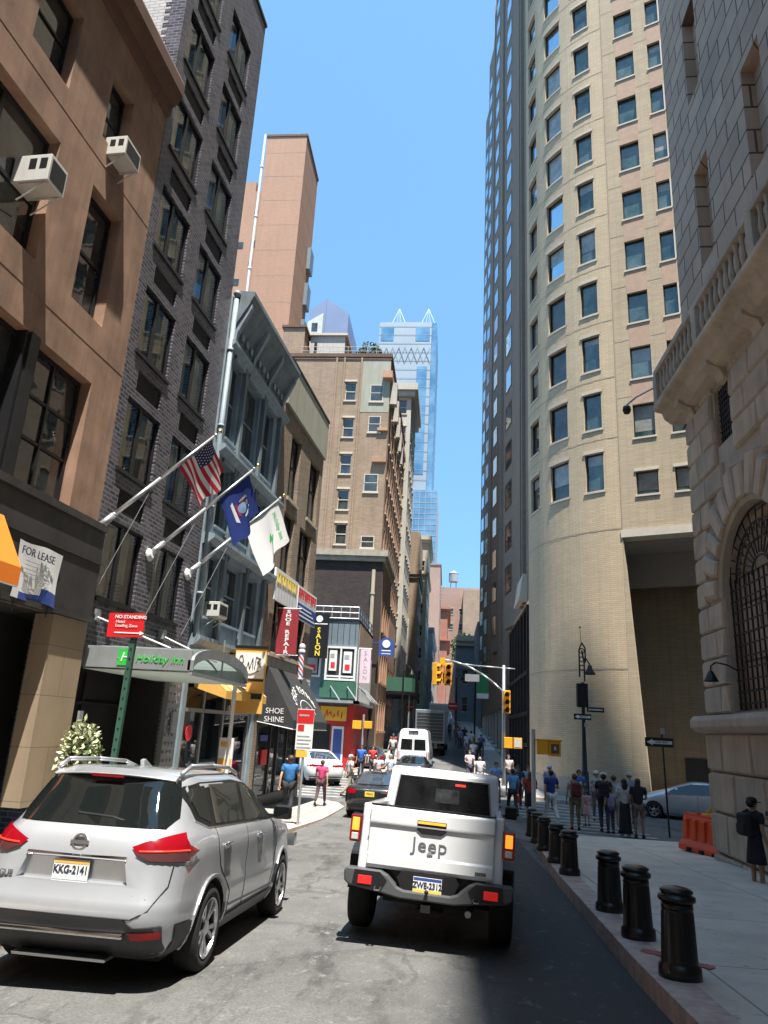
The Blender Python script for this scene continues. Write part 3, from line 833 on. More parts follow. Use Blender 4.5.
m.split('pier', 'tan_stone', B)
m = MB(dz)
m.box(0, LEN - .05, 1.02, 1.1, dz - .1, 3.46)
for y_ in (7.6, 8.8, 10.0, 11.2, 12.4):
    m.box(lx(y_), lx(y_) + .07, 0.96, 1.02, dz, 3.4)
m.box(lx(7.4), lx(12.9), .95, 1.02, 2.2, 2.28)
m.build('shop_front', 'dark_int', B)
m = MB(dz); m.box(lx(11.9), lx(12.35), -0.02 + .93, .95, 2.2, 2.75); m.build('meter_box', 'black_panel', B)

def air_con(y, z0, y_w=0.62, h=0.5, out=0.5, label='', base_y=0):
    """window air conditioner: casing with louvred side and a bracket below"""
    a = thing('air_conditioner', label, 'air conditioner', (wx(y), y, z0), LROT)
    m = MB(); t = out
    m.box(-y_w / 2, y_w / 2, -t, 0.26, 0, h)
    m.build('casing', 'offwhite', a, bevel=0.012)
    m = MB()
    m.box(-y_w / 2 + .05, y_w / 2 - .05, -t - .006, -t + .002, .07, h - .07)
    m.build('grille', 'alu_dark', a)
    m = MB()
    for s in (-1, 1):
        for k in range(2):
            m.box(s * (y_w / 2) - .004, s * (y_w / 2) + .004, -t + .06 + k * (t / 2 - .02), -t + .06 + k * (t / 2 - .02) + t / 2 - .09, h * .45, h - .08)
    m.split('louvre', 'alu_dark', a)
    m = MB()
    for s in (-.8, .8):
        m.tube([(s * y_w / 2, .1, -.35), (s * y_w / 2, -t + .06, -.02)], .014, 6)
        m.tube([(s * y_w / 2, .1, -.02), (s * y_w / 2, -t + .02, -.02)], .014, 6)
    m.build('bracket', 'offwhite', a)
    return a
air_con(10.3, 10.62, .5, .55, .46, 'white window air conditioner on bracket in the wide brown building window')
air_con(12.42, 13.1, .62, .45, .42, 'white window air conditioner in the small window below the brown cornice')

# for lease board
fl = thing('for_lease_banner', 'crumpled white FOR LEASE banner hung on the black shop fascia', 'banner', (wx(12.1) + .235, 12.1, 3.52), LROT)
m = MB()
n = 8
def bz(u, v): return (-.62 + 1.24 * u, -0.03 - .03 * math.sin(u * 9 + v * 4) * (1 - v * .4), .98 * v - .02 * math.sin(u * 7))
for i in range(n):
    for j in range(n):
        u0, u1, v0, v1 = i / n, (i + 1) / n, j / n, (j + 1) / n
        m.quad(bz(u0, v0), bz(u1, v0), bz(u1, v1), bz(u0, v1), 1 if (v0 + .1 < .28 * (u0 + .25)) else 0)
m.build('cloth', ['sign_white', 'sign_blue'], fl, smooth=True)
text('FOR LEASE', .2, 'text_dark', fl, (-.12, -.075, .8), FRONT)
m = MB()
for k in range(5): m.box(-.45, .3 - .07 * (k % 3), -.072, -.068, .36 + k * .07, .375 + k * .07)
m.build('small_print', 'sign_grey', fl)
m = MB(); m.tube([(-.5, -.02, 0), (-.5, -.02, -.25)], .012, 5); m.tube([(.45, -.02, .05), (.45, -.02, -.2)], .012, 5); m.build('strap', 'iron', fl)

# orange awning at the very left edge
aw = thing('orange_awning', 'bright orange awning corner at the left edge below the black fascia', 'awning', (wx(9.0) + .27, 9.0, 4.0), LROT)
m = MB()
m.prism([(-0.0, .75), (-0.0, -.15), (-0.5, -0.42), (-0.5, -.12)], 'x', -2.2, 1.95)
m.build('canvas', 'orange_awn', aw)
m = MB(); m.tube([(-2.15, -.02, -.17), (-2.15, -.49, -.43), (1.93, -.49, -.43), (1.93, -.02, -.17)], .015, 6); m.build('awning_frame', 'alu', aw)

# ---- hotel: dark glazed brick ---------------------------------------------------
Y0 = 14.12
HB = at_wall('hotel_building', 'narrow dark glazed brick hotel with two columns of windows and vent grilles', 'building', Y0)
dz = g(Y0); LEN = Lx(19.25, Y0); ZT = 25.15
rows = [4.05 + 2.875 * k for k in range(7)]
holes = []; wins = []; vents = []
for k, zb in enumerate(rows):
    for (ya, yb) in ((14.48, 16.08), (16.78, 18.36)):
        if zb + 1.72 > 24.9: continue
        hgt = 1.72
        holes.append((lx(ya), lx(yb), zb, zb + hgt)) if False else None
        wins.append((Lx(ya, Y0), Lx(yb, Y0), zb, zb + hgt))
        vents.append((Lx(ya, Y0) + .25, Lx(yb, Y0) - .15, zb - .92, zb - .40))
door = (Lx(14.35, Y0), Lx(18.2, Y0), dz - .2, 2.75)
w = MB(dz)
w.facade(0, LEN, dz - .2, ZT, wins + vents[2:] + [door], 0, 0.16)
w.quad((LEN, 0, dz), (LEN, 9, dz), (LEN, 9, ZT), (LEN, 0, ZT)); w.quad((0, 0, ZT), (LEN, 0, ZT), (LEN, 9, ZT), (0, 9, ZT))
w.quad((0, 9, dz), (0, 0, dz), (0, 0, 17.0), (0, 9, 17.0)); w.quad((0, .42, 16.9), (0, 0, 16.9), (0, 0, ZT), (0, .42, ZT))
w.build('wall', 'dbrick', HB)
m = MB(dz)
m.quad((0.0, 9, 16.9), (0.0, .42, 16.9), (0.0, .42, ZT), (0.0, 9, ZT))
m.build('party_wall', 'wbrick', HB)
m = MB(dz)
z_ = 16.95
while z_ < ZT - .2:
    m.box(-.012, -.002, .42, .56, z_, z_ + .12); z_ += .24
m.split('quoin', 'dbrick', HB)
m = MB(dz); m.box(-.03, LEN + .03, -.05, .35, ZT, ZT + .12); m.build('coping', 'alu_dark', HB)
for i, (a, b_, c_, d_) in enumerate(wins):
    lit = ('curtain', ((0.06, .42, .05, .95), (.62, .94, .05, .95))) if (i * 7) % 3 else ('curtain2', ((0.06, .45, .05, .95), (.55, .94, .3, .95)))
    window_unit(HB, a, b_, c_, d_, 0.06, dz, 'alu_dark', 'glass', .05, (.47,), (), .11, back=lit)
m0 = None
for (a, b_, c_, d_) in vents[2:]:
    m = MB(dz)
    m.quad((a, .09, c_), (b_, .09, c_), (b_, .09, d_), (a, .09, d_))
    k = c_
    while k < d_ - .03:
        m.box(a, b_, .05, .085, k, k + .022); k += .05
    m.build('vent_grille', 'alu_dark', HB)
sl = None
for (a, b_, c_, d_) in wins:
    m = MB(dz); m.box(a - .05, b_ + .05, -.05, .1, c_ - .09, c_ - .002); m.build('sill', 'alu_dark', HB)
# entrance
m = MB(dz); m.box(door[0], door[1], 2.2, 2.3, dz - .2, 2.9); m.box(door[0] + .01, door[0] + .03, .02, 2.2, dz - .2, 2.9); m.box(door[1] - .03, door[1] - .01, .02, 2.2, dz - .2, 2.9); m.box(door[0], door[1], .17, 2.2, 2.72, 2.9)
m.build('entrance_recess', 'dark_int', HB)
m = MB(dz)
m.box(Lx(18.25, Y0), Lx(18.95, Y0), -.12, -.003, dz - .1, 2.7)
for k in range(16):
    for j in range(3):
        m.box(Lx(18.3, Y0) + j * .2 + (k % 2) * .06, Lx(18.3, Y0) + j * .2 + .1 + (k % 2) * .06, -.16, -.12, dz + .3 + k * .2, dz + .36 + k * .2)
m.build('studded_pilaster', 'steel_paint', HB)
m = MB(dz)
m.box(Lx(14.6, Y0), Lx(14.66, Y0), 1.0, 1.06, dz, 2.6); m.box(Lx(16.3, Y0), Lx(16.36, Y0), 1.0, 1.06, dz, 2.6); m.box(Lx(14.4, Y0), Lx(18.2, Y0), 1.0, 1.06, 1.9, 1.96)
m.quad((Lx(14.4, Y0), 1.1, dz), (Lx(18.2, Y0), 1.1, dz), (Lx(18.2, Y0), 1.1, 2.7), (Lx(14.4, Y0), 1.1, 2.7))
m.build('entrance_door', 'dark_int', HB)
m = MB(dz); m.box(Lx(14.2, Y0), Lx(14.32, Y0), -.25, -.2, 1.15, 1.75); m.build('plaque', 'galv', HB)
m = MB(dz); m.box(Lx(18.45, Y0), Lx(18.75, Y0), -.22, -.17, 1.35, 1.85); m.build('plaque', 'galv', HB)

# canopy (stands off the wall on rods)
CN = thing('entrance_canopy', 'arched steel and glass entrance canopy with green Holiday Inn lettering', 'canopy', (-7.3, 14.3, 2.6), 0)
XE = 2.24   # street end
m = MB(); m.box(0, XE, -.03, .03, 0, .42); m.build('side_band', 'steel_paint', CN, bevel=.008)
m = MB(); m.box(0, XE, 4.0, 4.06, 0, .42); m.build('side_band', 'steel_paint', CN)
W_ = 4.05; ns = 14
def arch(t, rise=.36, off=0): 
    a = PI * t
    return (2.02 - 2.05 * math.cos(a), .02 + rise * math.sin(a) + off)
m = MB()
for t in range(ns):
    y0_, z0_ = arch(t / ns); y1_, z1_ = arch((t + 1) / ns)
    for (xa, xb) in ((XE - .06, XE + .06),):
        m.hexa([(xa, y0_, z0_), (xb, y0_, z0_), (xb, y1_, z1_), (xa, y1_, z1_), (xa, y0_, z0_ + .2), (xb, y0_, z0_ + .2), (xb, y1_, z1_ + .2), (xa, y1_, z1_ + .2)])
m.box(XE - .05, XE + .05, -.02, 4.06, -.06, 0.0)
m.build('end_arch', 'steel_paint', CN)
m = MB()
for t in range(ns):
    y0_, z0_ = arch(t / ns); y1_, z1_ = arch((t + 1) / ns)
    m.quad((0, y0_, z0_ + .2), (XE, y0_, z0_ + .2), (XE, y1_, z1_ + .2), (0, y1_, z1_ + .2))
m.build('vault_roof', 'canopy_glass', CN, smooth=True)
m = MB()
for xx in (.05, .75, 1.5):
    for t in range(ns):
        y0_, z0_ = arch(t / ns); y1_, z1_ = arch((t + 1) / ns)
        m.tube([(xx, y0_, z0_ + .16), (xx, y1_, z1_ + .16)], .025, 6)
m.tube([(XE, 2.03, -.02), (XE, 2.03, .85)], .02, 6); m.tube([(XE, .1, -.02), (XE, 1.2, .72)], .0, 6)
m.build('rib', 'steel_paint', CN)
m = MB(); m.box(.02, XE - .06, .04, 3.98, -.03, -.02); m.build('soffit_panel', 'frost_panel', CN)
m = MB(); m.box(.74, 1.02, -.042, -.033, .06, .38); m.build('logo_panel', 'sign_green', CN)
text('H', .26, 'text_white', CN, (.88, -.046, .215), FRONT, shear=.25, depth=.003)
text('Holiday Inn', .215, 'sign_green', CN, (1.60, -.036, .205), FRONT, shear=.2, depth=.006)
m = MB(); m.cyl((XE - .15, 3.75, -4.2), (XE - .15, 3.75, -.03), .05, .05, 12); m.build('post', 'white_paint', CN)
for (ya) in (14.5, 17.6):
    m = MB()
    lx0 = wx(ya) + 7.3
    m.tube([(lx0 + .02, ya - 14.3, 1.05), (1.7, ya - 14.3, .45)], .022, 6)
    m.build('tie_rod', 'white_paint', CN)
    m = MB(); m.box(lx0 - .02, lx0 + .12, ya - 14.3 - .1, ya - 14.3 + .1, .95, 1.18); m.build('anchor_block', 'galv', CN)

# planter by the entrance
def leaves(mb, c, r, n, s, seed, rz=1.0, mi=0):
    q = random.Random(seed)
    for _ in range(n):
        a = q.uniform(0, 2 * PI); z_ = q.uniform(-1, 1); rr = r * (q.uniform(.25, 1) ** .45)
        h = math.sqrt(max(0, 1 - z_ * z_))
        p = Vector((c[0] + rr * h * math.cos(a), c[1] + rr * h * math.sin(a), c[2] + rr * rz * z_))
        u = Vector((q.uniform(-1, 1), q.uniform(-1, 1), q.uniform(-.6, 1))).normalized()
        v = u.cross(Vector((q.uniform(-1, 1), q.uniform(-1, 1), q.uniform(-1, 1)))).normalized()
        k = s * q.uniform(.6, 1.3)
        mb.add([p - u * k, p + v * k * .45, p + u * k, p - v * k * .45], [(0, 1, 2, 3)], mi)
    return mb
pl = thing('potted_shrub', 'pale variegated leafy shrub in dark planter beside the tan pier', 'plant', (-6.78, 13.75, g(13.7) + .05))
m = MB(); m.lathe([(.26, 0), (.34, .6), (.36, .62), (.30, .62), (.28, .5)], n=18); m.build('planter', 'pot', pl)
m = MB(); leaves(m, (0, 0, 1.45), .40, 620, .065, 3, 1.9, 0); leaves(m, (.05, .05, 1.4), .38, 420, .065, 4, 1.9, 1); m.build('foliage', ['leaf_pale', 'leaf'], pl)
m = MB()
for k in range(6): m.tube([(0, 0, .5), (.2 * math.cos(k), .2 * math.sin(k), 1.5)], .012, 5)
m.build('stem', 'bark', pl)
# ================================================================ FLAGPOLES AND FLAGS
def flagpole(y, tip, label):
    base = Vector((wx(y), y, 5.40)); tip = Vector(tip)
    p = thing('flagpole', label, 'flagpole', base, 0, 'flagpoles on the hotel front')
    d = tip - base; dn = d.normalized()
    m = MB()
    m.cyl(dn * .02, dn * .45, .075, .07, 14); m.cyl(dn * .45, dn * .5, .07, .05, 14)
    m.cyl(dn * .5, d * .5, .05, .042, 14); m.cyl(d * .5, d * .97, .042, .03, 14)
    m.cyl(d * .97, d * .985, .045, .045, 14)
    m.build('pole', 'alu', p, smooth=True)
    m = MB(); m.lathe([(.0, 0), (.16, 0), (.16, .03), (.11, .07), (.085, .1)], n=16)
    o = m.build('wall_flange', 'white_paint', p, smooth=False)
    o.rotation_euler = Vector((1, -.075, .15)).to_track_quat('Z', 'Y').to_euler()
    m = MB(); m.ball(d * 1.02, .05, 10); m.build('finial', 'gold', p, smooth=True)
    m = MB(); m.tube([(.02, .1, -1.6), tuple(d * .45)], .008, 5); m.tube([tuple(d * .42 + Vector((0, 0, -.07))), tuple(d * .93 + Vector((0, 0, -.07)))], .006, 5)
    m.build('stay_wire', 'galv', p)
    return base, tip
f1 = flagpole(14.10, (-5.47, 15.34, 8.1), 'leftmost hotel flagpole, carrying the striped flag')
f2 = flagpole(16.45, (-5.27, 18.03, 8.26), 'middle hotel flagpole, carrying the dark blue flag')
f3 = flagpole(18.65, (-5.09, 20.45, 8.21), 'rightmost hotel flagpole, carrying the white hotel flag')

def flag_thing(name, label, base, tip, t_top, t_bot, hang, width, painter, seed=0, drift=(0, 0, 0), sub=(26, 40)):
    """cloth with its hoist along the slanted pole from t_top to t_bot, the fly sagging down by gravity.
    u: 0 hoist .. 1 fly ; v: 1 top (near finial) .. 0 bottom"""
    base = Vector(base); tip = Vector(tip); d = tip - base
    org = base + d * t_top
    f = thing(name, label, 'flag', org, 0)
    def P(u, v, off=0.0):
        h = base + d * (t_bot + (t_top - t_bot) * v) - org
        fold = math.sin(v * 9.5 + seed + u * 2.2) * .085 * (0.25 + u) + math.sin(v * 4 + u * 5 + seed) * .06 * u
        sag = hang * u * (1 - .12 * v)
        x = h.x + drift[0] * u + width * u * (v - .5) * -0.15
        y = h.y + drift[1] * u + fold
        z = h.z - sag + drift[2] * u * v
        # the cloth gathers towards the middle as it falls
        mid = (base + d * ((t_top + t_bot) / 2)) - org
        k = .12 * u
        x = x * (1 - k) + (mid.x + drift[0] * u) * k
        return Vector((x + fold * .5 + off * .3, y - off, z))
    painter(f, P, sub)
    return f

def cloth_grid(f, P, sub, mats, pick, name='cloth'):
    m = MB(); nu, nv = sub
    pts = [P(i / nu, j / nv) for j in range(nv + 1) for i in range(nu + 1)]
    o = len(m.v); m.v += [tuple(p) for p in pts]
    for j in range(nv):
        for i in range(nu):
            a = j * (nu + 1) + i
            m.f.append((a, a + 1, a + nu + 2, a + nu + 1)); m.m.append(pick((i + .5) / nu, (j + .5) / nv))
    return m.build(name, mats, f, smooth=True)

def patch(f, P, shapes, mat, name):
    """flat shapes given in (u,v) mapped on both faces of the cloth"""
    m = MB()
    for sh in shapes:
        for off in (.006, -.006):
            m.poly([tuple(P(u, v, off)) for u, v in sh])
    return m.build(name, mat, f)

MT['flag_red'] = M('flag_red_cloth', (0.55, 0.02, 0.05), 0.8, var=0.05)
MT['flag_white'] = M('flag_white_cloth', (0.75, 0.74, 0.73), 0.8, var=0.04)
MT['flag_navy'] = M('flag_navy_cloth', (0.015, 0.025, 0.11), 0.8, var=0.05)
MT['flag_blue'] = M('flag_blue_cloth', (0.012, 0.035, 0.21), 0.8, var=0.08)
MT['emblem_gold'] = M('emblem_gold', (0.42, 0.30, 0.22), 0.8)
MT['emblem_sky'] = M('emblem_pale_blue', (0.25, 0.42, 0.62), 0.8)

def us(f, P, sub):
    def pick(u, v):
        if u < .42 and v > 6 / 13: return 2
        return 0 if int((1 - v) * 13) % 2 == 0 else 1
    cloth_grid(f, P, (26, 39), ['flag_red', 'flag_white', 'flag_navy'], pick)
    st = []
    for r_ in range(9):
        n = 6 if r_ % 2 == 0 else 5
        for c_ in range(n):
            u = .42 * ((c_ + (.5 if n == 6 else 1)) / 6); v = 1 - (7 / 13) * (r_ + .7) / 9.4
            st.append([(u + (.017 if k % 2 == 0 else .008) * math.cos(PI / 5 * k), v + (.024 if k % 2 == 0 else .011) * math.sin(PI / 5 * k)) for k in range(10)])
    patch(f, P, st, 'flag_white', 'star_field')
def ny(f, P, sub):
    cloth_grid(f, P, (24, 30), ['flag_blue'], lambda u, v: 0)
    el = lambda cu, cv, ru, rv, n=14: [(cu + ru * math.cos(2 * PI * k / n), cv + rv * math.sin(2 * PI * k / n)) for k in range(n)]
    patch(f, P, [el(.5, .52, .10, .12)], 'emblem_sky', 'shield')
    patch(f, P, [el(.52, .52, .055, .07), el(.5, .70, .05, .05), el(.36, .6, .03, .13, 8), el(.40, .74, .02, .035, 8)], 'emblem_gold', 'emblem_figures')
    patch(f, P, [el(.66, .6, .03, .12, 8), [(.30, .34), (.72, .34), (.68, .28), (.34, .28)], el(.63, .75, .02, .03, 8)], 'flag_white', 'emblem_scroll')
    patch(f, P, [[(.38, .42), (.62, .42), (.6, .38), (.4, .38)], el(.42, .5, .02, .06, 8)], 'flag_red', 'emblem_ribbon')
def hi(f, P, sub):
    cloth_grid(f, P, (24, 30), ['flag_white'], lambda u, v: 0)
    # swoosh H and lettering running down the fly
    sh = [[(.46, .52), (.50, .56), (.60, .46), (.56, .42)], [(.56, .62), (.60, .66), (.72, .54), (.68, .50)], [(.53, .545), (.565, .58), (.64, .56), (.60, .49)]]
    patch(f, P, sh, 'sign_green', 'logo')
    cu = bpy.data.curves.new('t', 'FONT'); cu.body = 'Holiday Inn'; cu.size = .15; cu.align_x = 'CENTER'; cu.align_y = 'CENTER'; cu.resolution_u = 3; cu.shear = .2
    t = bpy.data.objects.new('t', cu); col.objects.link(t); bpy.context.view_layer.update()
    me = bpy.data.meshes.new_from_object(t.evaluated_get(bpy.context.evaluated_depsgraph_get())); bpy.data.objects.remove(t)
    me2 = me.copy()
    for v in me.vertices:
        v.co = P(.50 + v.co.x * .95, .84 + v.co.y * .9, .012)
    me.materials.clear(); me.materials.append(MT['sign_green'])
    o = bpy.data.objects.new('lettering', me); col.objects.link(o); o.parent = f
flag_thing('striped_flag', 'red, white and blue striped flag with white stars hanging from leftmost pole', f1[0], f1[1], .94, .64, .80, 1.2, us, 0.4, (.28, .75, .15))
flag_thing('state_flag', 'dark blue flag with coat of arms hanging from middle pole', f2[0], f2[1], .93, .62, 1.15, 1.2, ny, 1.7, (.30, .62, .1))
flag_thing('hotel_flag', 'white flag with green lettering hanging from rightmost pole', f3[0], f3[1], .94, .58, 1.3, 1.2, hi, 3.1, (.45, .5, .1))

# ================================================================ BLUE CAST IRON BUILDING
Y0 = 19.38
BB = at_wall('iron_front_building', 'weathered blue-grey cast iron front with bracketed cornice above a cafe', 'building', Y0)
dz = g(Y0); L = lambda y: Lx(y, Y0); LEN = L(25.3)
bays = [(19.95, 20.75), (21.2, 22.65), (23.15, 24.25)]
lv = [(4.5, 6.3), (7.15, 9.05), (9.9, 12.45)]
holes = []
for a, b in bays:
    for c, d in lv: holes.append((L(a), L(b), c, d))
holes.append((L(19.6), L(25.0), dz - .2, 2.9))
w = MB(dz); w.facade(0, LEN, dz - .2, 14.4, holes, 0, .22); w.shell(0, LEN, 0, 9, dz - .2, 14.4)
w.box(L(19.6), L(25.0), 1.8, 1.9, dz - .2, 3.0, 1)
w.build('wall', ['blue_iron', 'mid_int'], BB)
m = MB(dz)   # pilasters, sills and hood ledges
for y in (19.6, 20.95, 22.9, 24.75):
    for (c, d) in ((3.9, 6.5), (6.85, 9.3), (9.6, 12.7)):
        m.box(L(y) - .1, L(y) + .1, -.14, -.003, c + .02, d - .02)
        m.box(L(y) - .14, L(y) + .14, -.18, -.003, d - .02, d + .12)
        m.box(L(y) - .13, L(y) + .13, -.17, -.003, c - .1, c + .02)
m.split('pilaster', 'blue_iron_dk', BB, per=3, bevel=.01)
for z_, p_ in ((3.78, .28), (6.62, .34), (9.34, .34), (12.75, .26)):
    m = MB(dz); m.prism([(-.003, z_ - .16), (-p_ * .5, z_ - .12), (-p_, z_ + .02), (-p_, z_ + .12), (-.003, z_ + .18)], 'x', 0, LEN); m.build('belt_course', 'blue_iron', BB)
for a, b in bays:
    for c, d in lv:
        window_unit(BB, L(a), L(b), c, d, .12, dz, 'blue_iron', 'glass_dk', .06, (), (.5,), .05)
        m = MB(dz); m.box(L(a) - .06, L(b) + .06, -.1, .1, c - .08, c - .003); m.build('sill', 'blue_iron', BB)
        m = MB(dz); m.prism([(L(a) - .08, d + .02), (L(b) + .08, d + .02), (L(b) + .02, d + .16), ((L(a) + L(b)) / 2, d + .26), (L(a) - .02, d + .16)], 'y', -.13, -.003); m.build('window_hood', 'blue_iron', BB)
m = MB(dz)
m.prism([(-.003, 13.0), (-.1, 13.05), (-.15, 13.5), (-.5, 14.15), (-.6, 14.4), (-.65, 14.45), (-.65, 14.6), (0, 14.68)], 'x', .12, LEN - .45)
m.build('cornice', 'blue_iron_dk', BB)
for y in (19.65, 21.3, 22.95, 24.6):
    m = MB(dz)
    m.prism([(-.05, 12.6), (-.14, 12.65), (-.2, 13.2), (-.58, 14.05), (-.58, 14.2), (-.3, 14.0), (-.05, 13.5)], 'x', L(y) - .09, L(y) + .09)
    m.build('bracket', 'blue_iron', BB, bevel=.012)
m = MB(dz)
for k in range(11):
    m.box(L(20) + k * .42, L(20) + k * .42 + .2, -.2, -.12, 13.2, 13.42)
m.split('dentil', 'blue_iron', BB)
m = MB(dz); m.cyl((.05, -.1, 3.9), (.05, -.1, 14.3), .075, .075, 14); m.ball((.05, -.1, 14.5), .12, 12)
for z_ in (5, 7.5, 10, 12.5): m.cyl((.05, -.1, z_), (.05, -.1, z_ + .08), .095, .095, 14)
m.build('corner_pipe', 'blue_iron', BB, smooth=True)
# cafe front on the ground floor
m = MB(dz)
for y in (19.7, 21.0, 22.6, 23.4, 24.9):
    m.box(L(y) - .05, L(y) + .05, .05, .15, dz, 2.9)
m.box(L(19.6), L(25), .05, .15, 1.9, 2.0); m.box(L(19.6), L(25), .04, .14, dz, dz + .45)
m.build('shop_frame', 'steel_paint', BB)
m = MB(dz); m.quad((L(19.6), .1, dz), (L(25), .1, dz), (L(25), .1, 2.9), (L(19.6), .1, 2.9)); m.build('shop_glass', 'glass', BB)
m = MB(dz)
m.box(L(19.9), L(20.8), .5, .55, .15, .75, 0); m.box(L(21.2), L(22.2), .8, 1.2, dz, .3, 1)
for k in range(9): m.ball((L(20.1) + .09 * k, .5, .05 + .12 * (k % 4)), .1, 8, k % 3)
m.build('window_display', ['yellow_paint', 'tan_stone', 'leaf'], BB)
m = MB(dz); m.lathe([(0, 0), (.22, 0), (.22, .01)], n=20); o = m.build('round_decal', 'text_red', BB); o.location = (L(20.2), .08, 1.35 - dz); o.rotation_euler = (PI / 2, 0, 0); o.data.transform(Matrix.Translation((0, 0, dz)))

aw = thing('amber_awning', 'amber yellow cafe awning under the blue-grey iron front', 'awning', (wx(22.6), 22.6, 2.0), LROT)
m = MB(); m.prism([(-.003, 1.25), (-.003, .55), (-.95, .28), (-.95, .50)], 'x', -2.6, .9); m.build('canvas', 'yel_awning', aw)
m = MB()
for k in (-2.2, -1.6, .5): m.add([(k, -.0, 1.265), (k + .22, 0, 1.265), (k + .22, -.955, .515), (k, -.955, .515)], [(0, 1, 2, 3)])
m.build('cream_stripe', 'tan_sheet', aw)
m = MB(); m.add([(-.9, -.56, .83), (.5, -.56, .83), (.5, -.8, .645), (-.9, -.8, .645)], [(0, 1, 2, 3)]); m.add([(-.4, -.86, .6), (.3, -.86, .6), (.3, -.94, .535), (-.4, -.94, .535)], [(0, 1, 2, 3)]); m.build('name_panel', 'sign_grey', aw)

bs = thing('blade_sign', 'white and amber hanging cafe sign with scribbled signature lettering', 'sign', (-5.95, 22.0, 1.95), 0)
m = MB(); m.box(-.48, .48, -.05, .05, 0, 1.9); m.build('board', 'yel_awning', bs, bevel=.01)
m = MB(); m.box(-.45, .45, -.062, -.052, 1.02, 1.78); m.build('white_panel', 'sign_white', bs)
m = MB(); m.box(-.5, .5, -.07, .07, 1.9, 1.98); m.box(-.45, .45, -.064, -.05, .93, 1.0); m.box(-.45, .45, -.064, -.05, .42, .58); m.box(-1.1, -.5, -.02, .02, 1.7, 1.76); m.build('band', 'sign_black', bs)
m = MB()
def squig(pts, r=.012): m.tube([(x, -.07, z) for x, z in pts], r, 5)
squig([(-.36, 1.25), (-.32, 1.66), (-.25, 1.68), (-.2, 1.5), (-.3, 1.42), (-.15, 1.25)])
squig([(-.1, 1.3), (-.05, 1.5), (0, 1.28), (.05, 1.5), (.08, 1.62), (.1, 1.3)])
squig([(.15, 1.28), (.18, 1.66), (.32, 1.6), (.22, 1.5), (.36, 1.35)]); squig([(-.38, 1.3), (-.2, 1.16), (.05, 1.14), (.3, 1.24)])
m.build('signature', 'text_dark', bs)
air_con(20.45, 4.52, .66, .42, .42, 'white window air conditioner in the lowest iron-front window')

ps = thing('poster_stand', 'small cream poster on slim black stand outside the cafe', 'sign stand', (-6.1, 20.9, g(20.9) + .05), 0)
m = MB(); m.box(-.02, .02, -.02, .02, 0, 1.25); m.lathe([(0, 0), (.2, 0), (.2, .03), (0, .05)], n=16); m.build('stand', 'iron', ps)
m = MB(); m.box(-.2, .2, -.03, .03, 1.25, 2.15); m.build('board', 'sign_white', ps)
m = MB(); m.box(-.19, .19, -.036, -.031, 1.28, 1.6); m.box(-.15, .15, -.036, -.031, 1.9, 2.05); m.build('print', 'yel_awning', ps)
m = MB(); leaves(m, (-6.5, 21.8, g(21.8) + .7), .4, 160, .07, 5, 1.2)
tag(center_to(m.build('window_plant', 'leaf_pale')), 'light green bushy plant standing by the cafe window', 'plant')

# ================================================================ TAN BRICK BUILDING (shoe repair)
Y0 = 25.36
TB = at_wall('tan_brick_building', 'mottled tan brick building with blank tan parapet above a shoe repair shop', 'building', Y0)
dz = g(Y0); L = lambda y: Lx(y, Y0); LEN = L(31.6)
hs = [(L(26.6), L(27.95), 10.2, 12.9), (L(29.5), L(31.1), 10.2, 12.9), (L(26.5), L(27.9), 7.2, 9.6), (L(28.75), L(30.6), 7.2, 9.6), (L(26.3), L(27.9), 4.2, 6.3), (L(28.9), L(30.7), 4.2, 6.1), (L(25.8), L(31.4), dz - .2, 3.1)]
w = MB(dz); w.facade(0, LEN, dz - .2, 13.6, hs, 0, .25); w.shell(0, LEN, 0, 7, dz - .2, 13.6)
w.box(L(25.8), L(31.4), 1.4, 1.5, dz - .2, 3.2, 1)
w.build('wall', ['tbrick', 'dark_int'], TB)
m = MB(dz); m.box(0, LEN + .02, -.12, .4, 13.6, 15.45); m.build('parapet', 'tan_sheet', TB)
m = MB(dz); m.box(-.02, LEN + .04, -.16, .45, 15.45, 15.55); m.build('coping', 'alu_dark', TB)
for (a, b, c, d) in hs[:-1]:
    window_unit(TB, a, b, c, d, .16, dz, 'alu_dark', 'glass_dk', .06, (.5,), (.55,), .05)
    m = MB(dz); m.box(a - .08, b + .08, -.08, .1, c - .14, c - .003); m.build('sill', 'stone_sill', TB)
m = MB(dz); m.box(0, LEN, -.22, -.003, 3.62, 3.98); m.box(0, LEN, -.28, -.003, 3.98, 4.08); m.build('belt_course', 'stone_sill', TB)
m = MB(dz)
for y in (25.8, 27.3, 28.2, 29.4, 30.6, 31.4): m.box(L(y) - .05, L(y) + .05, -.02, .08, dz, 3.1)
m.box(L(25.8), L(31.4), -.02, .08, 1.7, 1.78); m.box(L(25.8), L(31.4), -.02, .08, dz, dz + .4); m.box(L(25.7), L(31.5), -.08, -.005, 2.6, 3.6)
m.build('shop_frame', 'sign_black', TB)
m = MB(dz); m.quad((L(25.8), .04, dz), (L(31.4), .04, dz), (L(31.4), .04, 2.6), (L(25.8), .04, 2.6)); m.build('shop_glass', 'glass_dk', TB)
m = MB(dz); m.box(L(26.4), L(27.0), -.03, .02, .3, .8, 0); m.box(L(26.1), L(26.9), -.03, .02, 1.1, 1.3, 1); m.build('window_poster', ['text_red', 'sign_blue'], TB)
aw = thing('black_awning', 'black shop awning lettered SHOE REPAIR with round badge', 'awning', (wx(28.2), 28.2, 1.7), LROT)
m = MB()
m.prism([(-.003, 2.0), (-.003, .05), (-1.3, -.15), (-1.3, .15), (-.18, 2.0)], 'x', -2.6, 2.3)
m.build('canvas', 'blk_awning', aw)
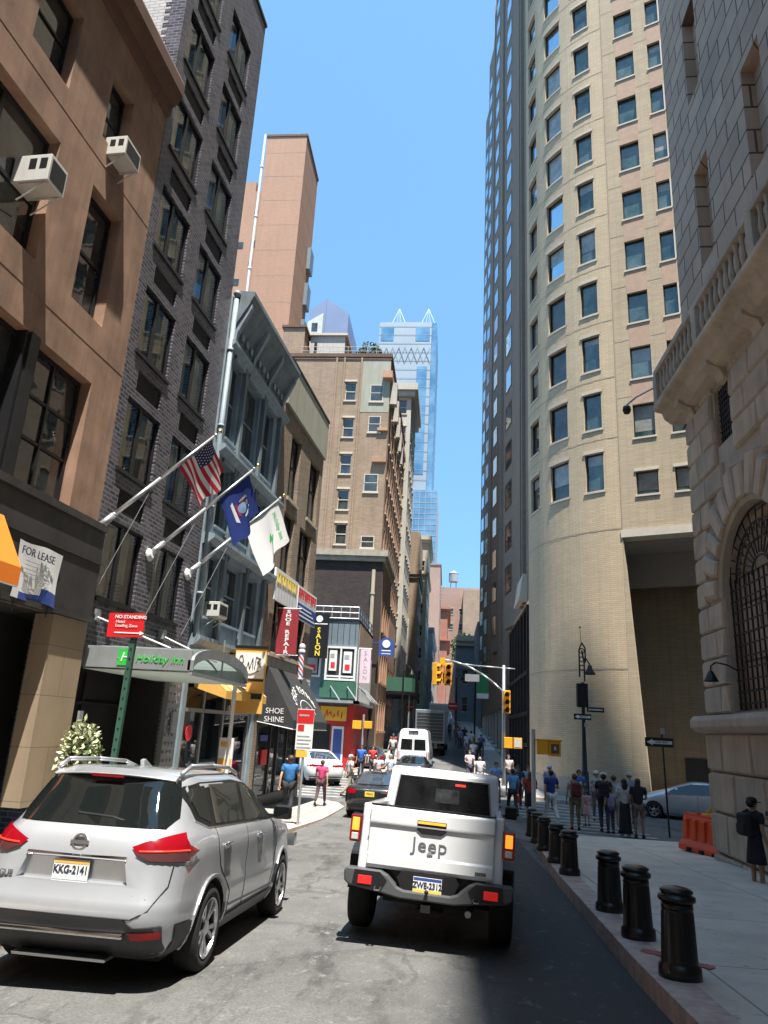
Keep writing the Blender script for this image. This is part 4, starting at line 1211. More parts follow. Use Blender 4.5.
m = MB(); m.tube([(-2.6, -1.3, -.15), (2.3, -1.3, -.15)], .02, 6); m.tube([(-2.6, 0, .05), (-2.6, -1.3, -.15)], .02, 6); m.build('awning_frame', 'alu', aw)
slope = math.atan2(1.85, 1.12)
word = 'SHOE REPAIR'
for i, ch in enumerate(word):
    if ch == ' ': continue
    a = PI * (1 - (i + .5) / len(word)) * .8 + PI * .1
    px = .05 + 1.45 * math.cos(a); ps_ = .35 + .95 * math.sin(a)
    t = ps_ / 2.16
    text(ch, .46, 'text_white', aw, (px, -1.3 + 1.12 * t - .02, .15 + 1.85 * t + .012), (slope, 0, 0), depth=.004)
m = MB()
for k in range(28):
    a0, a1 = PI * k / 28, PI * (k + 1) / 28
    q = []
    for (r_, a) in ((.95, a0), (.95, a1), (.9, a1), (.9, a0)):
        px = .05 + r_ * math.cos(a); t = (.3 + r_ * .62 * math.sin(a)) / 2.16
        q.append((px, -1.3 + 1.12 * t - .012, .15 + 1.85 * t + .006))
    m.quad(*q)
m.build('badge_ring', 'text_white', aw)
text('SHOE', .26, 'text_white', aw, (-2.61, -.6, .42), (PI / 2, 0, -PI / 2), depth=.004)
text('SHINE', .26, 'text_white', aw, (-2.61, -.6, .14), (PI / 2, 0, -PI / 2), depth=.004)

def sign_board(name, label, y, z0, w_, h, out=.12, mat='sign_white', frame=None):
    s = thing(name, label, 'sign', (wx(y) + out, y, z0), LROT)
    m = MB(); m.box(-w_ / 2, w_ / 2, -.04, .04, 0, h); m.build('board', mat, s)
    return s
s = sign_board('shop_sign', 'white sign with yellow lettering on the tan brick front', 26.75, 5.95, 2.9, 1.15, .25)
m = MB()
for k in range(8):
    x = -1.25 + k * .33
    m.box(x, x + .06, -.06, -.045, .62, 1.02); m.box(x, x + .24, -.06, -.045, .96, 1.02); m.box(x, x + .2, -.06, -.045, .62, .68); m.box(x + .18, x + .24, -.06, -.045, .62 + .2 * (k % 2), .98)
m.build('lettering', 'text_yellow', s)
m = MB()
for k in range(6): m.box(-1.0 + k * .36, -.96 + k * .36, -.05, -.045, .1, .5)
m.build('picture', 'sign_grey', s)
s = sign_board('shop_sign', 'white and blue sign with red lettering on the tan brick front', 29.75, 5.75, 2.9, 1.3, .25)
m = MB(); m.box(-1.42, 1.42, -.052, -.042, .03, .62); m.build('blue_panel', 'sign_blue', s)
m = MB()
for k in range(9):
    x = -1.4 + k * .31
    m.box(x, x + .07, -.06, -.045, .82, 1.2); m.box(x, x + .23, -.06, -.045, 1.14, 1.2); m.box(x + .17, x + .23, -.06, -.045, .82 + .15 * (k % 3), 1.14); m.box(x, x + .2, -.06, -.045, .98, 1.03)
m.build('lettering', 'text_red', s)
m = MB()
for r_ in range(3): m.box(-1.3, 1.3 - .3 * r_, -.06, -.053, .12 + r_ * .16, .18 + r_ * .16)
m.build('small_print', 'text_white', s)
s = thing('shoe_repair_banner', 'maroon vertical banner lettered SHOE REPAIR on tan brick wall', 'banner', (wx(26.6) + .05, 26.6, 4.15), 0)
m = MB(); m.box(.06, .82, -.02, .02, 0, 1.65); m.build('cloth', 'banner_red', s)
m = MB(); m.tube([(0, 0, 1.68), (.9, 0, 1.68)], .018, 6); m.tube([(0, 0, -.03), (.9, 0, -.03)], .018, 6); m.build('rod', 'alu', s)
for i, ch in enumerate('SHOE REPAIR'):
    if ch != ' ': text(ch, .17, 'text_white', s, (.44, -.024, 1.55 - i * .148), FRONT, depth=.003, sx=1.7, bold=.006)
bp = thing('barber_pole', 'red, white and blue striped barber pole on the tan brick front', 'barber pole', (wx(29.3) + .35, 29.3, 3.4), 0)
m = MB(); m.lathe([(.1, 0), (.14, .04), (.14, .1)], n=14); m.lathe([(.14, 1.1), (.14, 1.18), (.08, 1.22)], n=14); m.ball((0, 0, 1.32), .13, 12); m.box(-.4, -.1, -.03, .03, .5, .6); m.build('cap', 'white_paint', bp)
m = MB(); n = 16
for i in range(20):
    for k in range(n):
        a0, a1 = 2 * PI * k / n, 2 * PI * (k + 1) / n; z0_, z1_ = .1 + i * .05, .15 + i * .05
        m.quad((.11 * math.cos(a0), .11 * math.sin(a0), z0_), (.11 * math.cos(a1), .11 * math.sin(a1), z0_), (.11 * math.cos(a1), .11 * math.sin(a1), z1_), (.11 * math.cos(a0), .11 * math.sin(a0), z1_), [0, 0, 1, 1, 0, 0, 2, 2][(i * 1 + k) % 8])
m.build('striped_tube', ['sign_white', 'text_red', 'sign_blue'], bp)
s = sign_board('menu_board', 'small white printed panel beside the black shoe repair awning', 31.05, 2.4, .8, 1.2, .18)
m = MB()
for r_ in range(8): m.box(-.33, .33, -.046, -.041, .12 + r_ * .13, .15 + r_ * .13)
m.build('small_print', 'sign_grey', s)

# ================================================================ SIGN POSTS ON LEFT PAVEMENT
def pt(a, b, t): return tuple(a[i] + (b[i] - a[i]) * t for i in range(3))
sp = thing('street_sign', 'leaning green sign post with red NO STANDING plate near the canopy', 'sign', (-4.02, 9.0, g(9) + .05), 0)
m = MB(); zt = 2.9 - g(9) - .05
m.hexa([(-.035, -.03, 0), (.035, -.03, 0), (.035, .03, 0), (-.035, .03, 0), (.02, -.03, zt), (.09, -.03, zt), (.09, .03, zt), (.02, .03, zt)])
m.build('post', 'post_green', sp)
m = MB()
k = 0.1
while k < zt - .1: m.cyl((.055 * k / zt, -.032, k), (.055 * k / zt, -.0345, k), .012, n=8); k += .12
m.build('hole_row', 'iron', sp)
pz = 2.80 - g(9) - .05
m = MB(); m.box(-.235, .235, -.055, -.045, pz - .15, pz + .15); o = m.build('plate', 'sign_red', sp); o.rotation_euler = (0, R(-1), 0); 
text('NO STANDING', .06, 'text_white', sp, (0.0, -.06, pz + .10), FRONT, depth=.002, bold=.001)
text('Hotel\nLoading Zone', .052, 'text_white', sp, (-.19, -.06, pz + .015), FRONT, depth=.002, align='LEFT')
m = MB(); m.box(-.19, .14, -.06, -.056, pz - .105, pz - .09); m.add([(.14, -.06, pz - .125), (.2, -.06, pz - .0975), (.14, -.06, pz - .07)], [(0, 1, 2)]); m.build('arrow', 'text_white', sp)

sp = thing('street_sign', 'grey post with tall red and white parking sign by the left kerb', 'sign', (-3.98, 21.2, g(21.2) + .05), 0)
m = MB(); m.cyl((0, 0, 0), (.0, 0, 3.1), .035, n=10); m.build('post', 'galv', sp)
m = MB(); m.box(-.24, .24, -.05, -.04, 1.95, 3.05); m.build('plate', 'sign_white', sp)
m = MB(); m.box(-.235, .235, -.056, -.051, 2.66, 3.03); m.box(-.2, -.02, -.056, -.051, 2.45, 2.62); m.build('red_panel', 'sign_red', sp)
m = MB()
for r_ in range(4): m.box(-.2, .2 - .05 * (r_ % 2), -.056, -.051, 2.0 + r_ * .1, 2.03 + r_ * .1)
m.box(-.18, .1, -.06, -.057, 2.85, 2.9); m.build('small_print', 'sign_grey', sp)
m = MB(); m.box(-.2, .12, -.045, -.035, 1.75, 1.94); m.build('amber_plate', 'yellow_paint', sp)
# ================================================================ CORNER SHOPS ACROSS THE SIDE STREET
g44 = g(44)
CB = thing('corner_shop_building', 'small grey-clad corner building with green fascia and red shopfront', 'building', (-7.9, 44.0, g44), 0)
dz = g44; SX = math.sin(0.075)
def side(t, z, off=0.0):   # point on the street face: from the corner (2.45,0) going up the street
    return (2.45 + .11 * t - .0 + off, t, z)
w = MB(dz)
w.box(-2.2, 2.45, 0, 10, dz - .3, 7.9)
w.build('wall', 'metal_clad', CB)
m = MB(dz)   # upper storey panel, with standing seams
for k in range(6): m.box(.45 + k * .36, .47 + k * .36, -.03, -.003, 6.45, 7.75)
m.box(-2.2, 2.5, -.06, 10.0, 7.9, 8.0)
m.build('seam', 'alu_dark', CB)
m = MB(dz)   # terrace railing
for x0_, x1_, y0_, y1_ in ((-2.0, 2.4, -.02, -.02), (2.4, 2.4, 0, 9.5)):
    for z_ in (8.05, 8.4, 8.75): m.tube([(x0_, y0_, z_), (x1_, y1_, z_)], .035, 6)
    n = 8
    for k in range(n + 1):
        x = x0_ + (x1_ - x0_) * k / n; y = y0_ + (y1_ - y0_) * k / n
        m.tube([(x, y, 7.9), (x, y, 8.78)], .03, 6)
m.build('railing', 'galv', CB)
window_unit(CB, .55, 2.4, 4.35, 6.35, -.12, dz, 'white_paint', 'glass_dk', .12, (.5,), (.12,), .1, deep=.11)
window_unit(CB, -.95, .3, 4.5, 5.95, -.12, dz, 'white_paint', 'glass_dk', .12, (), (), .1, deep=.11)
for k, (xa, xb, z0_, z1_, mt) in enumerate(((.8, 1.25, 4.9, 6.1, 'sign_white'), (1.65, 2.15, 4.8, 6.05, 'sign_white'), (-.75, .1, 4.7, 5.8, 'sign_grey'))):
    m = MB(dz); m.box(xa, xb, -.16, -.13, z0_, z1_, 0); m.box(xa + .1, xb - .1, -.17, -.161, z0_ + .15, z0_ + .5, 1); m.box(xa + .05, xb - .15, -.17, -.161, z1_ - .45, z1_ - .2, 2)
    m.build('poster', [mt, 'text_red', 'sign_grey'], CB)
m = MB(dz); m.box(.35, 2.5, -.25, -.005, 3.35, 4.28); m.build('green_fascia', 'green_fascia', CB)
m = MB(dz); m.box(-.3, 2.75, -1.1, -.005, 3.05, 3.2); m.box(2.5, 2.75, -1.1, 8, 3.05, 3.2)
for x in (1.0, 2.0): m.tube([(x, -.3, 4.0), (x + .7, -1.08, 3.2)], .035, 6)
for y in (1.2, 3.2, 5.2): m.tube([(2.5, y, 4.1), (3.3, y, 3.3)], .035, 6)
m.tube([(3.3, 0, 3.25), (3.3, 8, 3.25)], .05, 6)
m.build('canopy_frame', 'galv', CB)
m = MB(dz); m.box(-.5, 2.3, -.14, -.005, dz, 2.9); m.build('shopfront', 'red_paint', CB)
m = MB(dz); m.box(.5, 2.05, -.2, -.14, 2.05, 2.85); m.build('sign_panel', 'yellow_paint', CB)
m = MB(dz)
for k in range(5): m.tube([(.75 + k * .25, -.21, 2.2 + .2 * (k % 2)), (.9 + k * .22, -.21, 2.65 - .2 * (k % 3) * .5), (.95 + k * .2, -.21, 2.3)], .03, 5)
m.build('sign_scribble', 'text_red', CB)
m = MB(dz); m.box(-.1, 1.15, -.15, -.13, dz + .1, 1.85); m.box(-.45, -.2, -.15, -.13, dz + .1, 1.9); m.build('doorway', 'dark_int', CB)
m = MB(dz); m.box(1.25, 1.95, -.2, -.14, dz + .3, 1.75, 0); m.box(1.35, 1.85, -.21, -.2, dz + .5, 1.6, 1); m.build('poster_case', ['white_paint', 'sign_blue'], CB)
m = MB(dz); m.box(2.3, 2.47, -.16, 7, dz, 3.0); m.build('corner_pier', 'red_paint', CB)
m = MB(dz); m.box(2.452, 2.5, .3, 9.8, 3.2, 6.3); m.build('side_cladding', 'white_paint', CB)
m = MB(dz); m.box(2.452, 2.49, .3, 9.8, 6.3, 7.8); m.build('side_panel', 'far_tan', CB)
s = thing('salon_sign', 'black vertical sign with yellow letters SALON beside grey cladding', 'sign', (-7.75, 43.3, 5.55), 0)
m = MB(); m.box(-.58, .58, -.08, .08, 0, 2.65); m.build('board', 'sign_black', s)
for i, ch in enumerate('SALON'): text(ch, .42, 'text_yellow', s, (0, -.09, 1.62 - i * .34), FRONT, depth=.01, bold=.01)
m = MB(); m.lathe([(.17, 0), (.2, 0), (.2, .02), (.17, .02)], n=20); o = m.build('ring', 'text_white', s); o.rotation_euler = (PI / 2, 0, 0); o.location = (0, -.1, 2.3)
m = MB(); m.box(-.5, .5, -.09, -.081, 1.98, 2.04); m.build('small_print', 'text_white', s)
s = thing('salon_banner', 'pale pink vertical banner lettered SALON on the corner building side', 'banner', (-5.3, 44.4, 4.3), 0)
m = MB(); m.box(0, .62, -.03, .03, 0, 2.0); m.build('cloth', 'banner_pink' if 'banner_pink' in MT else 'sign_white', s)
for i, ch in enumerate('SALON'): text(ch, .36, 'sign_grey', s, (.31, -.035, 1.75 - i * .36), FRONT, depth=.004)
m = MB(); m.tube([(-.2, 0, 2.03), (.66, 0, 2.03)], .03, 6); m.build('rod', 'galv', s)

# ---- generic far building -------------------------------------------------------------
def block(name, label, x0, x1, y0, y1, zt, mat, front_cols=None, side_cols=None, floors=(), wmat='glass_dk', wsize=(1.0, 1.7), side_x=None, fl_side=None, frame='pale_stone', cornice=None, sidemat=None, cap=None, rot=0.0, arch=False, base=None):
    """front_cols: x of window centres on the face towards the viewer; side_cols: y along the face that looks onto the street (x1 or x0)"""
    zb = g(y0) if base is None else base
    b = thing(name, label, 'building', (x0, y0, zb), rot)
    W_, D_ = x1 - x0, y1 - y0
    m = MB(zb); hol = []
    ww, wh = wsize
    if front_cols:
        for c in front_cols:
            for f in floors: hol.append((c - x0 - ww / 2, c - x0 + ww / 2, f, f + wh))
    m.facade(0, W_, zb - 1, zt, hol, 0, .25)
    m.quad((W_, D_, zb - 1), (0, D_, zb - 1), (0, D_, zt), (W_, D_, zt)); m.quad((0, 0, zt), (W_, 0, zt), (W_, D_, zt), (0, D_, zt))
    m.quad((0, D_, zb - 1), (0, 0, zb - 1), (0, 0, zt), (0, D_, zt))
    if side_x is None: m.quad((W_, 0, zb - 1), (W_, D_, zb - 1), (W_, D_, zt), (W_, 0, zt))
    m.build('wall', mat, b)
    if hol:
        for (a, c_, d, e) in hol:
            wn_ = MB(zb)
            wn_.box(a, c_, .18, .24, d, d + .08); wn_.box(a, c_, .18, .24, e - .08, e); wn_.box(a, a + .07, .18, .24, d, e); wn_.box(c_ - .07, c_, .18, .24, d, e); wn_.box(a, c_, .17, .23, (d + e) / 2 - .04, (d + e) / 2 + .04)
            wn_.box(a - .1, c_ + .1, -.1, -.003, d - .16, d - .01); wn_.box(a - .1, c_ + .1, -.06, -.003, e + .01, e + .2)
            o = wn_.build('window', frame, b)
            p = MB(zb); p.quad((a, .22, d), (c_, .22, d), (c_, .22, e), (a, .22, e)); p.build('pane', wmat, o)
    if side_x == 'right':
        sm = sidemat or mat
        fs = fl_side or floors
        hs_ = []
        for c in side_cols:
            for f in fs: hs_.append((c - y0 - ww * .6, c - y0 + ww * .6, f, f + wh))
        m = MB(zb); m.facade(0, D_, zb - 1, zt, hs_, 0, .22, fmap=lambda u, d, z: (W_ - d, u, z))
        m.build('street_wall', sm, b)
        p = MB(zb)
        for (a, c_, d, e) in hs_:
            p.quad((W_ - .2, a, d), (W_ - .2, c_, d), (W_ - .2, c_, e), (W_ - .2, a, e))
            p.box(W_ - .19, W_ - .15, a, c_, (d + e) / 2 - .03, (d + e) / 2 + .03)
        o = p.build('street_windows', wmat, b); o['kind'] = 'stuff'
        m = MB(zb)
        for (a, c_, d, e) in hs_: m.box(W_ + .003, W_ + .12, a - .1, c_ + .1, d - .15, d - .01)
        o = m.build('street_sills', frame, b); o['kind'] = 'stuff'
    if cornice:
        for (z_, p_, h_) in cornice:
            m = MB(zb); m.box(-.02, W_ + p_, -p_, D_, z_, z_ + h_); m.box(-.02, W_ + p_ * .6, -p_ * .6, D_, z_ - h_ * .8, z_ - .003)
            m.build('cornice', cap or frame, b)
    return b

# dark blank wall with drain pipe
DB = block('dark_brick_building', 'dark blank brick side wall with pale drain pipe and heavy cornice', -11.5, -4.95, 52, 60.0, 13.8, 'far_dark', None, [53.8, 55.6, 57.4, 59.0], [1.6, 5.0, 8.6], 'glass_dk', (1.1, 2.2), 'right', None, 'far_orange', [(13.8, .35, .45)], 'far_orange', 'stone_sill')
m = MB(g(52)); m.cyl((5.9, -.15, 3), (5.9, -.15, 12.8), .14, n=10); 
for z_ in (5, 8, 11): m.cyl((5.9, -.15, z_), (5.9, -.15, z_ + .12), .18, n=10)
m.build('drain_pipe', 'far_cream', DB)
# tall tan brick building with many narrow windows
zfl = [13.9 + 3.35 * k for k in range(7)]
CBd = block('tan_loft_building', 'tall tan brick loft building with orange street front and pale painted corner', -19.0, -6.15, 62, 84, 35.6, 'far_tan', [-9.85], [64 + 2.1 * k for k in range(10)], [14.0, 17.2, 20.4, 23.8, 27.4, 31.1], 'glass_dk', (1.0, 1.9), 'right', [2.2, 5.8] + zfl[:-1], 'pale_stone', [(35.6, .12, .35)], 'far_orange', 'stucco_dark')
dz = g(62)
for i, (zc, hh, xc, ww) in enumerate(((31.0, 1.7, -7.35, 1.25), (27.9, 1.6, -7.4, 1.15), (22.1, 1.7, -7.4, 1.3), (16.9, 1.1, -7.4, 1.2))):
    m = MB(dz); m.box(xc + 19 - ww / 2, xc + 19 + ww / 2, -.05, -.01, zc, zc + hh); m.box(xc + 19 - ww / 2 - .08, xc + 19 + ww / 2 + .08, -.12, -.01, zc - .15, zc - .003); m.box(xc + 19 - ww / 2, xc + 19 + ww / 2, -.07, -.05, zc + hh / 2 - .03, zc + hh / 2 + .03)
    o = m.build('window', 'pale_stone', CBd); p = MB(dz); p.quad((xc + 19 - ww / 2 + .08, -.055, zc + .08), (xc + 19 + ww / 2 - .08, -.055, zc + .08), (xc + 19 + ww / 2 - .08, -.055, zc + hh - .08), (xc + 19 - ww / 2 + .08, -.055, zc + hh - .08)); p.build('pane', 'glass_dk', o)
m = MB(dz); m.box(10.05, 12.84, -.02, -.003, 29.9, 35.5); m.build('painted_patch', 'tan_sheet', CBd)
m = MB(dz)
for xx in (7.6, 8.35, 10.0): m.box(xx, xx + .16, -.15, -.003, 13.5, 35.5)
m.split('brick_rib', 'far_tan', CBd)
m = MB(dz); m.box(11.6, 12.87, -.35, -.003, 24.9, 25.3); m.box(11.9, 12.87, -.25, -.003, 28, 28.3); m.box(12.2, 13.1, -.6, 22, 33.2, 33.9); m.build('string_course', 'far_orange', CBd)
m = MB(dz)
for k in range(5):
    m.box(12.86, 13.5 - .1 * k, .5 + k * 4, 1.3 + k * 4, 31 , 33.2)
m.split('cornice_bracket', 'far_white', CBd)
m = MB(dz); m.box(4.0, 12.9, -.16, -.01, 12.9, 14.0); m.build('terracotta_band', 'stone_sill', CBd)
b = thing('roof_bulkhead', 'small brick stair bulkhead on the tan loft building roof', 'rooftop structure', (-17.4, 64, 35.97), 0)
m = MB(); m.box(0, 2.2, 0, 2.5, 0, 4.0); m.build('wall', 'far_tan', b); m = MB(); m.box(-.15, 2.35, -.15, 2.65, 4.0, 4.25); m.build('coping', 'stucco_dark', b)
b = thing('roof_penthouse', 'pale rendered penthouse with cornice on the tan loft building roof', 'rooftop structure', (-15.0, 66, 35.97), 0)
m = MB(); m.box(0, 3.6, 0, 5, 0, 4.2); m.build('wall', 'far_white', b); m = MB(); m.box(-.25, 3.85, -.25, 5.25, 4.2, 4.45); m.build('cornice', 'pale_stone', b)
m = MB(); m.box(.5, .75, -.35, -.05, 2.6, 3.3); m.build('lantern', 'iron', b)
b = thing('roof_railing', 'thin metal railing along the tan loft building roof edge', 'railing', (-15.0, 62.3, 35.97), 0)
m = MB()
for z_ in (.45, .9): m.tube([(0, 0, z_), (8.3, 0, z_)], .025, 5)
for k in range(10): m.tube([(k * .92, 0, 0), (k * .92, 0, .9)], .025, 5)
m.build('rail', 'galv', b)
rt = thing('roof_tree', 'small green tree growing on the tan loft building roof', 'tree', (-8.9, 66, 35.97), 0)
m = MB(); m.cyl((0, 0, 0), (0, 0, 1.8), .1, .06, 8)
for k in range(5): m.tube([(0, 0, 1.2 + .1 * k), (.8 * math.cos(k * 1.3), .8 * math.sin(k * 1.3), 2.3)], .03, 5)
m.build('trunk', 'bark', rt)
m = MB(); leaves(m, (.1, 0, 2.4), 1.15, 420, .17, 9, .85); leaves(m, (-.7, 0, 2.1), .7, 200, .15, 10, .8); leaves(m, (.8, .2, 2.6), .6, 160, .15, 12, .8); m.build('crown', 'leaf', rt)

# pale ornate building, cream building, tan slab further up the street
wbd = block('limestone_building', 'narrow pale limestone building with bracketed cornice beyond the tan loft', -11.5, -5.55, 84.5, 96, 43.5, 'far_white', [-6.6], [86 + 2.2 * k for k in range(5)], [4 + 3.6 * k for k in range(11)], 'glass_dk', (1.0, 1.9), 'right', None, 'pale_stone', [(43.0, .8, .9)], None, 'far_white')
tbd = block('tan_slab_building', 'tan blank-walled building with orange advertising panel', -9, -4.35, 97, 108, 28, 'far_tan', None, [98.5 + 2 * k for k in range(5)], [4 + 3.6 * k for k in range(6)], 'glass_dk', (1, 1.9), 'right', None, 'pale_stone', [(22.0, .35, .6)], None, 'far_tan')
m = MB(g(97)); m.box(1.6, 3.6, -.1, -.01, 10, 16); m.build('advert_panel', 'far_white', tbd); m = MB(g(97)); m.box(2.0, 3.2, -.14, -.1, 11, 15); m.build('advert_print', 'orange_awn', tbd)
cbd = block('cream_building', 'cream stone building with regular small windows and cornice', -10, -3.6, 110, 124, 30.5, 'far_cream', [-5.7, -4.5], [112 + 2.4 * k for k in range(5)], [5.5 + 3.3 * k for k in range(7)], 'glass_dk', (.8, 1.6), 'right', None, 'pale_stone', [(30.2, .5, .6), (24.8, .3, .3)], None, 'far_cream')
gbd = block('grey_glazed_building', 'grey building with large gridded windows up the street', -9, -2.9, 126, 160, 18.5, 'far_grey', None, [128 + 3.4 * k for k in range(9)], [5 + 3.4 * k for k in range(4)], 'glass_dk', (2.2, 2.6), 'right', None, 'pale_stone', [(18.5, .3, .4)], None, 'far_grey')
pbd = block('pink_brick_building', 'plain pink brick building above the far street', -12, -2.4, 162, 185, 38, 'far_pink', None, [165 + 4 * k for k in range(5)], [8 + 4 * k for k in range(7)], 'glass_dk', (1.6, 2.2), 'right', None, 'pale_stone', [(38, .2, .3)], None, 'far_pink')
rbd = block('red_brick_building', 'red brick building with projecting balconies far up the street', -8, -.6, 187, 220, 32, 'far_red', None, [190 + 4 * k for k in range(7)], [8 + 4 * k for k in range(6)], 'glass_dk', (1.8, 2.2), 'right', None, 'pale_stone', [(32, .8, .5), (24, .8, .4), (16, .8, .4)], None, 'far_red')
fbd = block('far_brick_block', 'wide stepped tan brick block closing the far end of the street', -10, 14, 240, 262, 48, 'far_pink', [-6 + 3.2 * k for k in range(6)], None, [34, 39], 'glass_dk', (1.2, 2.0))
fb2 = block('far_stepped_block', 'darker tan brick block rising at the right of the far street end', 4, 26, 228, 240, 45.0, 'far_tan', None, None, ())
wt = thing('water_tower', 'rooftop water tank on legs above the far street end', 'water tower', (.9, 243, 48), 0)
m = MB(); m.lathe([(1.5, 2.4), (1.6, 2.5), (1.55, 5.2), (1.65, 5.25), (.1, 6.4)], n=16); m.build('tank', 'far_grey', wt)
m = MB()
for a in (45, 135, 225, 315): m.cyl((1.3 * math.cos(R(a)), 1.3 * math.sin(R(a)), 0), (1.2 * math.cos(R(a)), 1.2 * math.sin(R(a)), 2.5), .12, n=6)
m.split('leg', 'iron', wt)
rbs = block('stone_bank_building', 'grey classical stone building on the right beyond the tower', 1.15, 14, 118, 150, 16.2, 'far_grey', [2.6, 5.0], None, [5, 9.2], 'glass_dk', (.9, 2.2), None, None, 'pale_stone', [(15.8, .7, .9), (11.8, .3, .4)])
m = MB(g(118))
m.facade(0, 32, g(118) - 1, 16.2, [(2 + 3 * k, 3.4 + 3 * k, z_, z_ + 2.4) for k in range(10) for z_ in (4, 9)], 0, .3, fmap=lambda u, d, z: (-.03 + d, 32 - u, z))
m.build('street_wall', 'far_grey', rbs)
m = MB()
rt2 = thing('street_tree', 'green tree crown showing above the grey stone building', 'tree', (3.2, 160, g(160)), 0)
m2 = MB(); leaves(m2, (0, 0, 13.5), 3.2, 600, .5, 15, 1.2); m2.build('crown', 'leaf', rt2)
m2 = MB(); m2.cyl((0, 0, 0), (0, 0, 12.5), .4, .2, 8)
for k in range(6): m2.tube([(0, 0, 9 + .3 * k), (2 * math.cos(k), 2 * math.sin(k), 13)], .12, 5)
m2.build('trunk', 'bark', rt2)
RB2 = block('dark_stone_building', 'dark stone building on the right between the tower and the grey bank', 3.9, 16, 104, 117, 17, 'far_grey', None, None, ())

# tall salmon tower
sz = g(70)
ST = thing('salmon_tower', 'tall blank salmon brick tower with white pipe down its edge', 'building', (-23.4, 70, sz), 0)
m = MB(sz); m.box(0, 4.85, 0, 7.5, sz - 1, 69.6)
m.build('wall', 'salmon', ST)
m = MB(sz)
for k in range(19): m.box(-.0, 4.86, -.008, -.004, 6 + 3.4 * k, 6.05 + 3.4 * k); m.box(4.853, 4.858, 0, 7.5, 6 + 3.4 * k, 6.05 + 3.4 * k)
m.build('control_joint', 'joint', ST)
m = MB(sz); m.box(-4.6, -.05, 1.5, 7, sz - 1, 63.0); m.box(-4.6, -1.2, 1.5, 7, 63, 64.4); m.build('lower_wing', 'salmon', ST)
for k, (x, z_) in enumerate(((-2.6, 55.0), (-1.0, 55.2), (-2.6, 50.0), (-2.8, 46.2), (-2.8, 42.3))):
    m = MB(sz); m.box(x, x + .7, 1.44, 1.51, z_, z_ + .8); m.build('window', 'glass_dk', ST)
m = MB(sz); m.cyl((-.25, -.15, 20), (-.25, -.15, 69.8), .15, n=10)
for z_ in (30, 37, 44, 51, 58, 65): m.cyl((-.25, -.15, z_), (-.25, -.15, z_ + .25), .22, n=10)
m.build('pipe', 'white_paint', ST)
m = MB(sz); m.box(-.1, 4.95, -.1, 7.6, 69.6, 69.9); m.build('coping', 'stucco_dark', ST)
m = MB(sz)
for k in range(6): m.box(4.86, 5.3, 5.5, 7.3, 30 + k * 5, 33 + k * 5)
m.split('balcony', 'metal_clad', ST)
b = thing('roof_equipment', 'small green cabinet on the salmon tower roof', 'rooftop equipment', (-20.6, 71, 69.95), 0)
m = MB(); m.box(0, 1.0, 0, 1, 0, 1.1); m.build('cabinet', 'green_teal' if 'green_teal' in MT else 'sign_green', b); m = MB(); m.tube([(-2, 0, 0), (-2, 0, .6), (-1.2, 0, .6), (-1.2, 0, 0)], .05, 6); m.tube([(-.5, 0, 0), (-.5, 0, .8), (2, 0, .8), (2, 0, 0)], .03, 5); m.build('pipework', 'galv', b)
# distant grey tower behind the roofs
b = block('distant_grey_tower', 'distant blue-grey tower with sloping top and white frame', -40, -29.3, 172, 190, 100, 'far_grey', None, None, ())
m = MB(g(172)); m.hexa([(0, 0, 100), (4.45, 0, 100), (4.45, 18, 100), (0, 18, 100), (0, 0, 110), (4.45, 0, 113.5), (4.45, 18, 113.5), (0, 18, 110)]); m.hexa([(4.5, 0, 100), (10.7, 0, 100), (10.7, 18, 100), (4.5, 18, 100), (4.5, 0, 113.5), (10.7, 0, 109), (10.7, 18, 109), (4.5, 18, 113.5)]); m.build('upper_block', 'far_blue' if 'far_blue' in MT else 'far_grey', b)
m = MB(g(172)); m.prism([(-.2, 98), (3.9, 98), (3.9, 108.6), (3.4, 108.4), (-.2, 106.0)], 'y', -.6, -.05); m.build('white_panel', 'far_white', b)
m = MB(g(172)); m.box(1.0, 2.6, -.7, -.61, 103.2, 105.6); m.build('opening', 'glass_dk', b)

# tall blue glass tower up the street
gz = g(230)
GT = thing('glass_tower', 'tall blue glass and white panel skyscraper with two triangular masts', 'building', (-27.6, 230, gz), 0)
W_ = 20.4; D_ = 28; Z1 = 141.5; ZM = 78
m = MB(gz); m.box(.0, W_ - 1.8, 0, D_, ZM - 1, Z1); m.build('panel_wall', 'far_panel' if 'far_panel' in MT else 'far_white', GT)
m = MB(gz); m.box(W_ - 1.75, W_, .3, D_ - .3, ZM, Z1); m.box(W_ - 6.5, W_ - 3.0, -.12, -.01, 84, 124); m.box(.6, 5.2, -.12, -.01, 134, 139.4); m.box(13, 18, -.12, -.01, 134, 139.4); m.box(0.0, 2.4, -.1, -.01, 84, 120)
m.build('glazed_strip', 'glass_deep', GT)
m = MB(gz); m.box(1.0, 22.5, -1.5, D_, gz - 1, ZM); m.build('glazed_base', 'glass_deep', GT)
m = MB(gz)
for k in range(40): m.box(.95, 22.55, -1.56, -1.5, 5 + k * 1.85, 5.18 + k * 1.85); m.box(22.5, 22.56, -1.5, D_, 5 + k * 1.85, 5.3 + k * 1.85)
for k in range(12): m.box(1 + k * 1.95, 1.15 + k * 1.95, -1.58, -1.5, gz, ZM)
for k in range(13): m.box(22.5, 22.58, -1 + k * 2.3, -.7 + k * 2.3, gz, ZM)
m.build('mullion_grid', 'far_panel', GT)
m = MB(gz)
for k in range(18): m.box(-.02, W_ - 1.7, -.16, -.12, ZM + 4 + k * 3.4, ZM + 4.14 + k * 3.4); m.box(W_ + .0, W_ + .05, .3, D_, ZM + 4 + k * 3.4, ZM + 4.3 + k * 3.4)
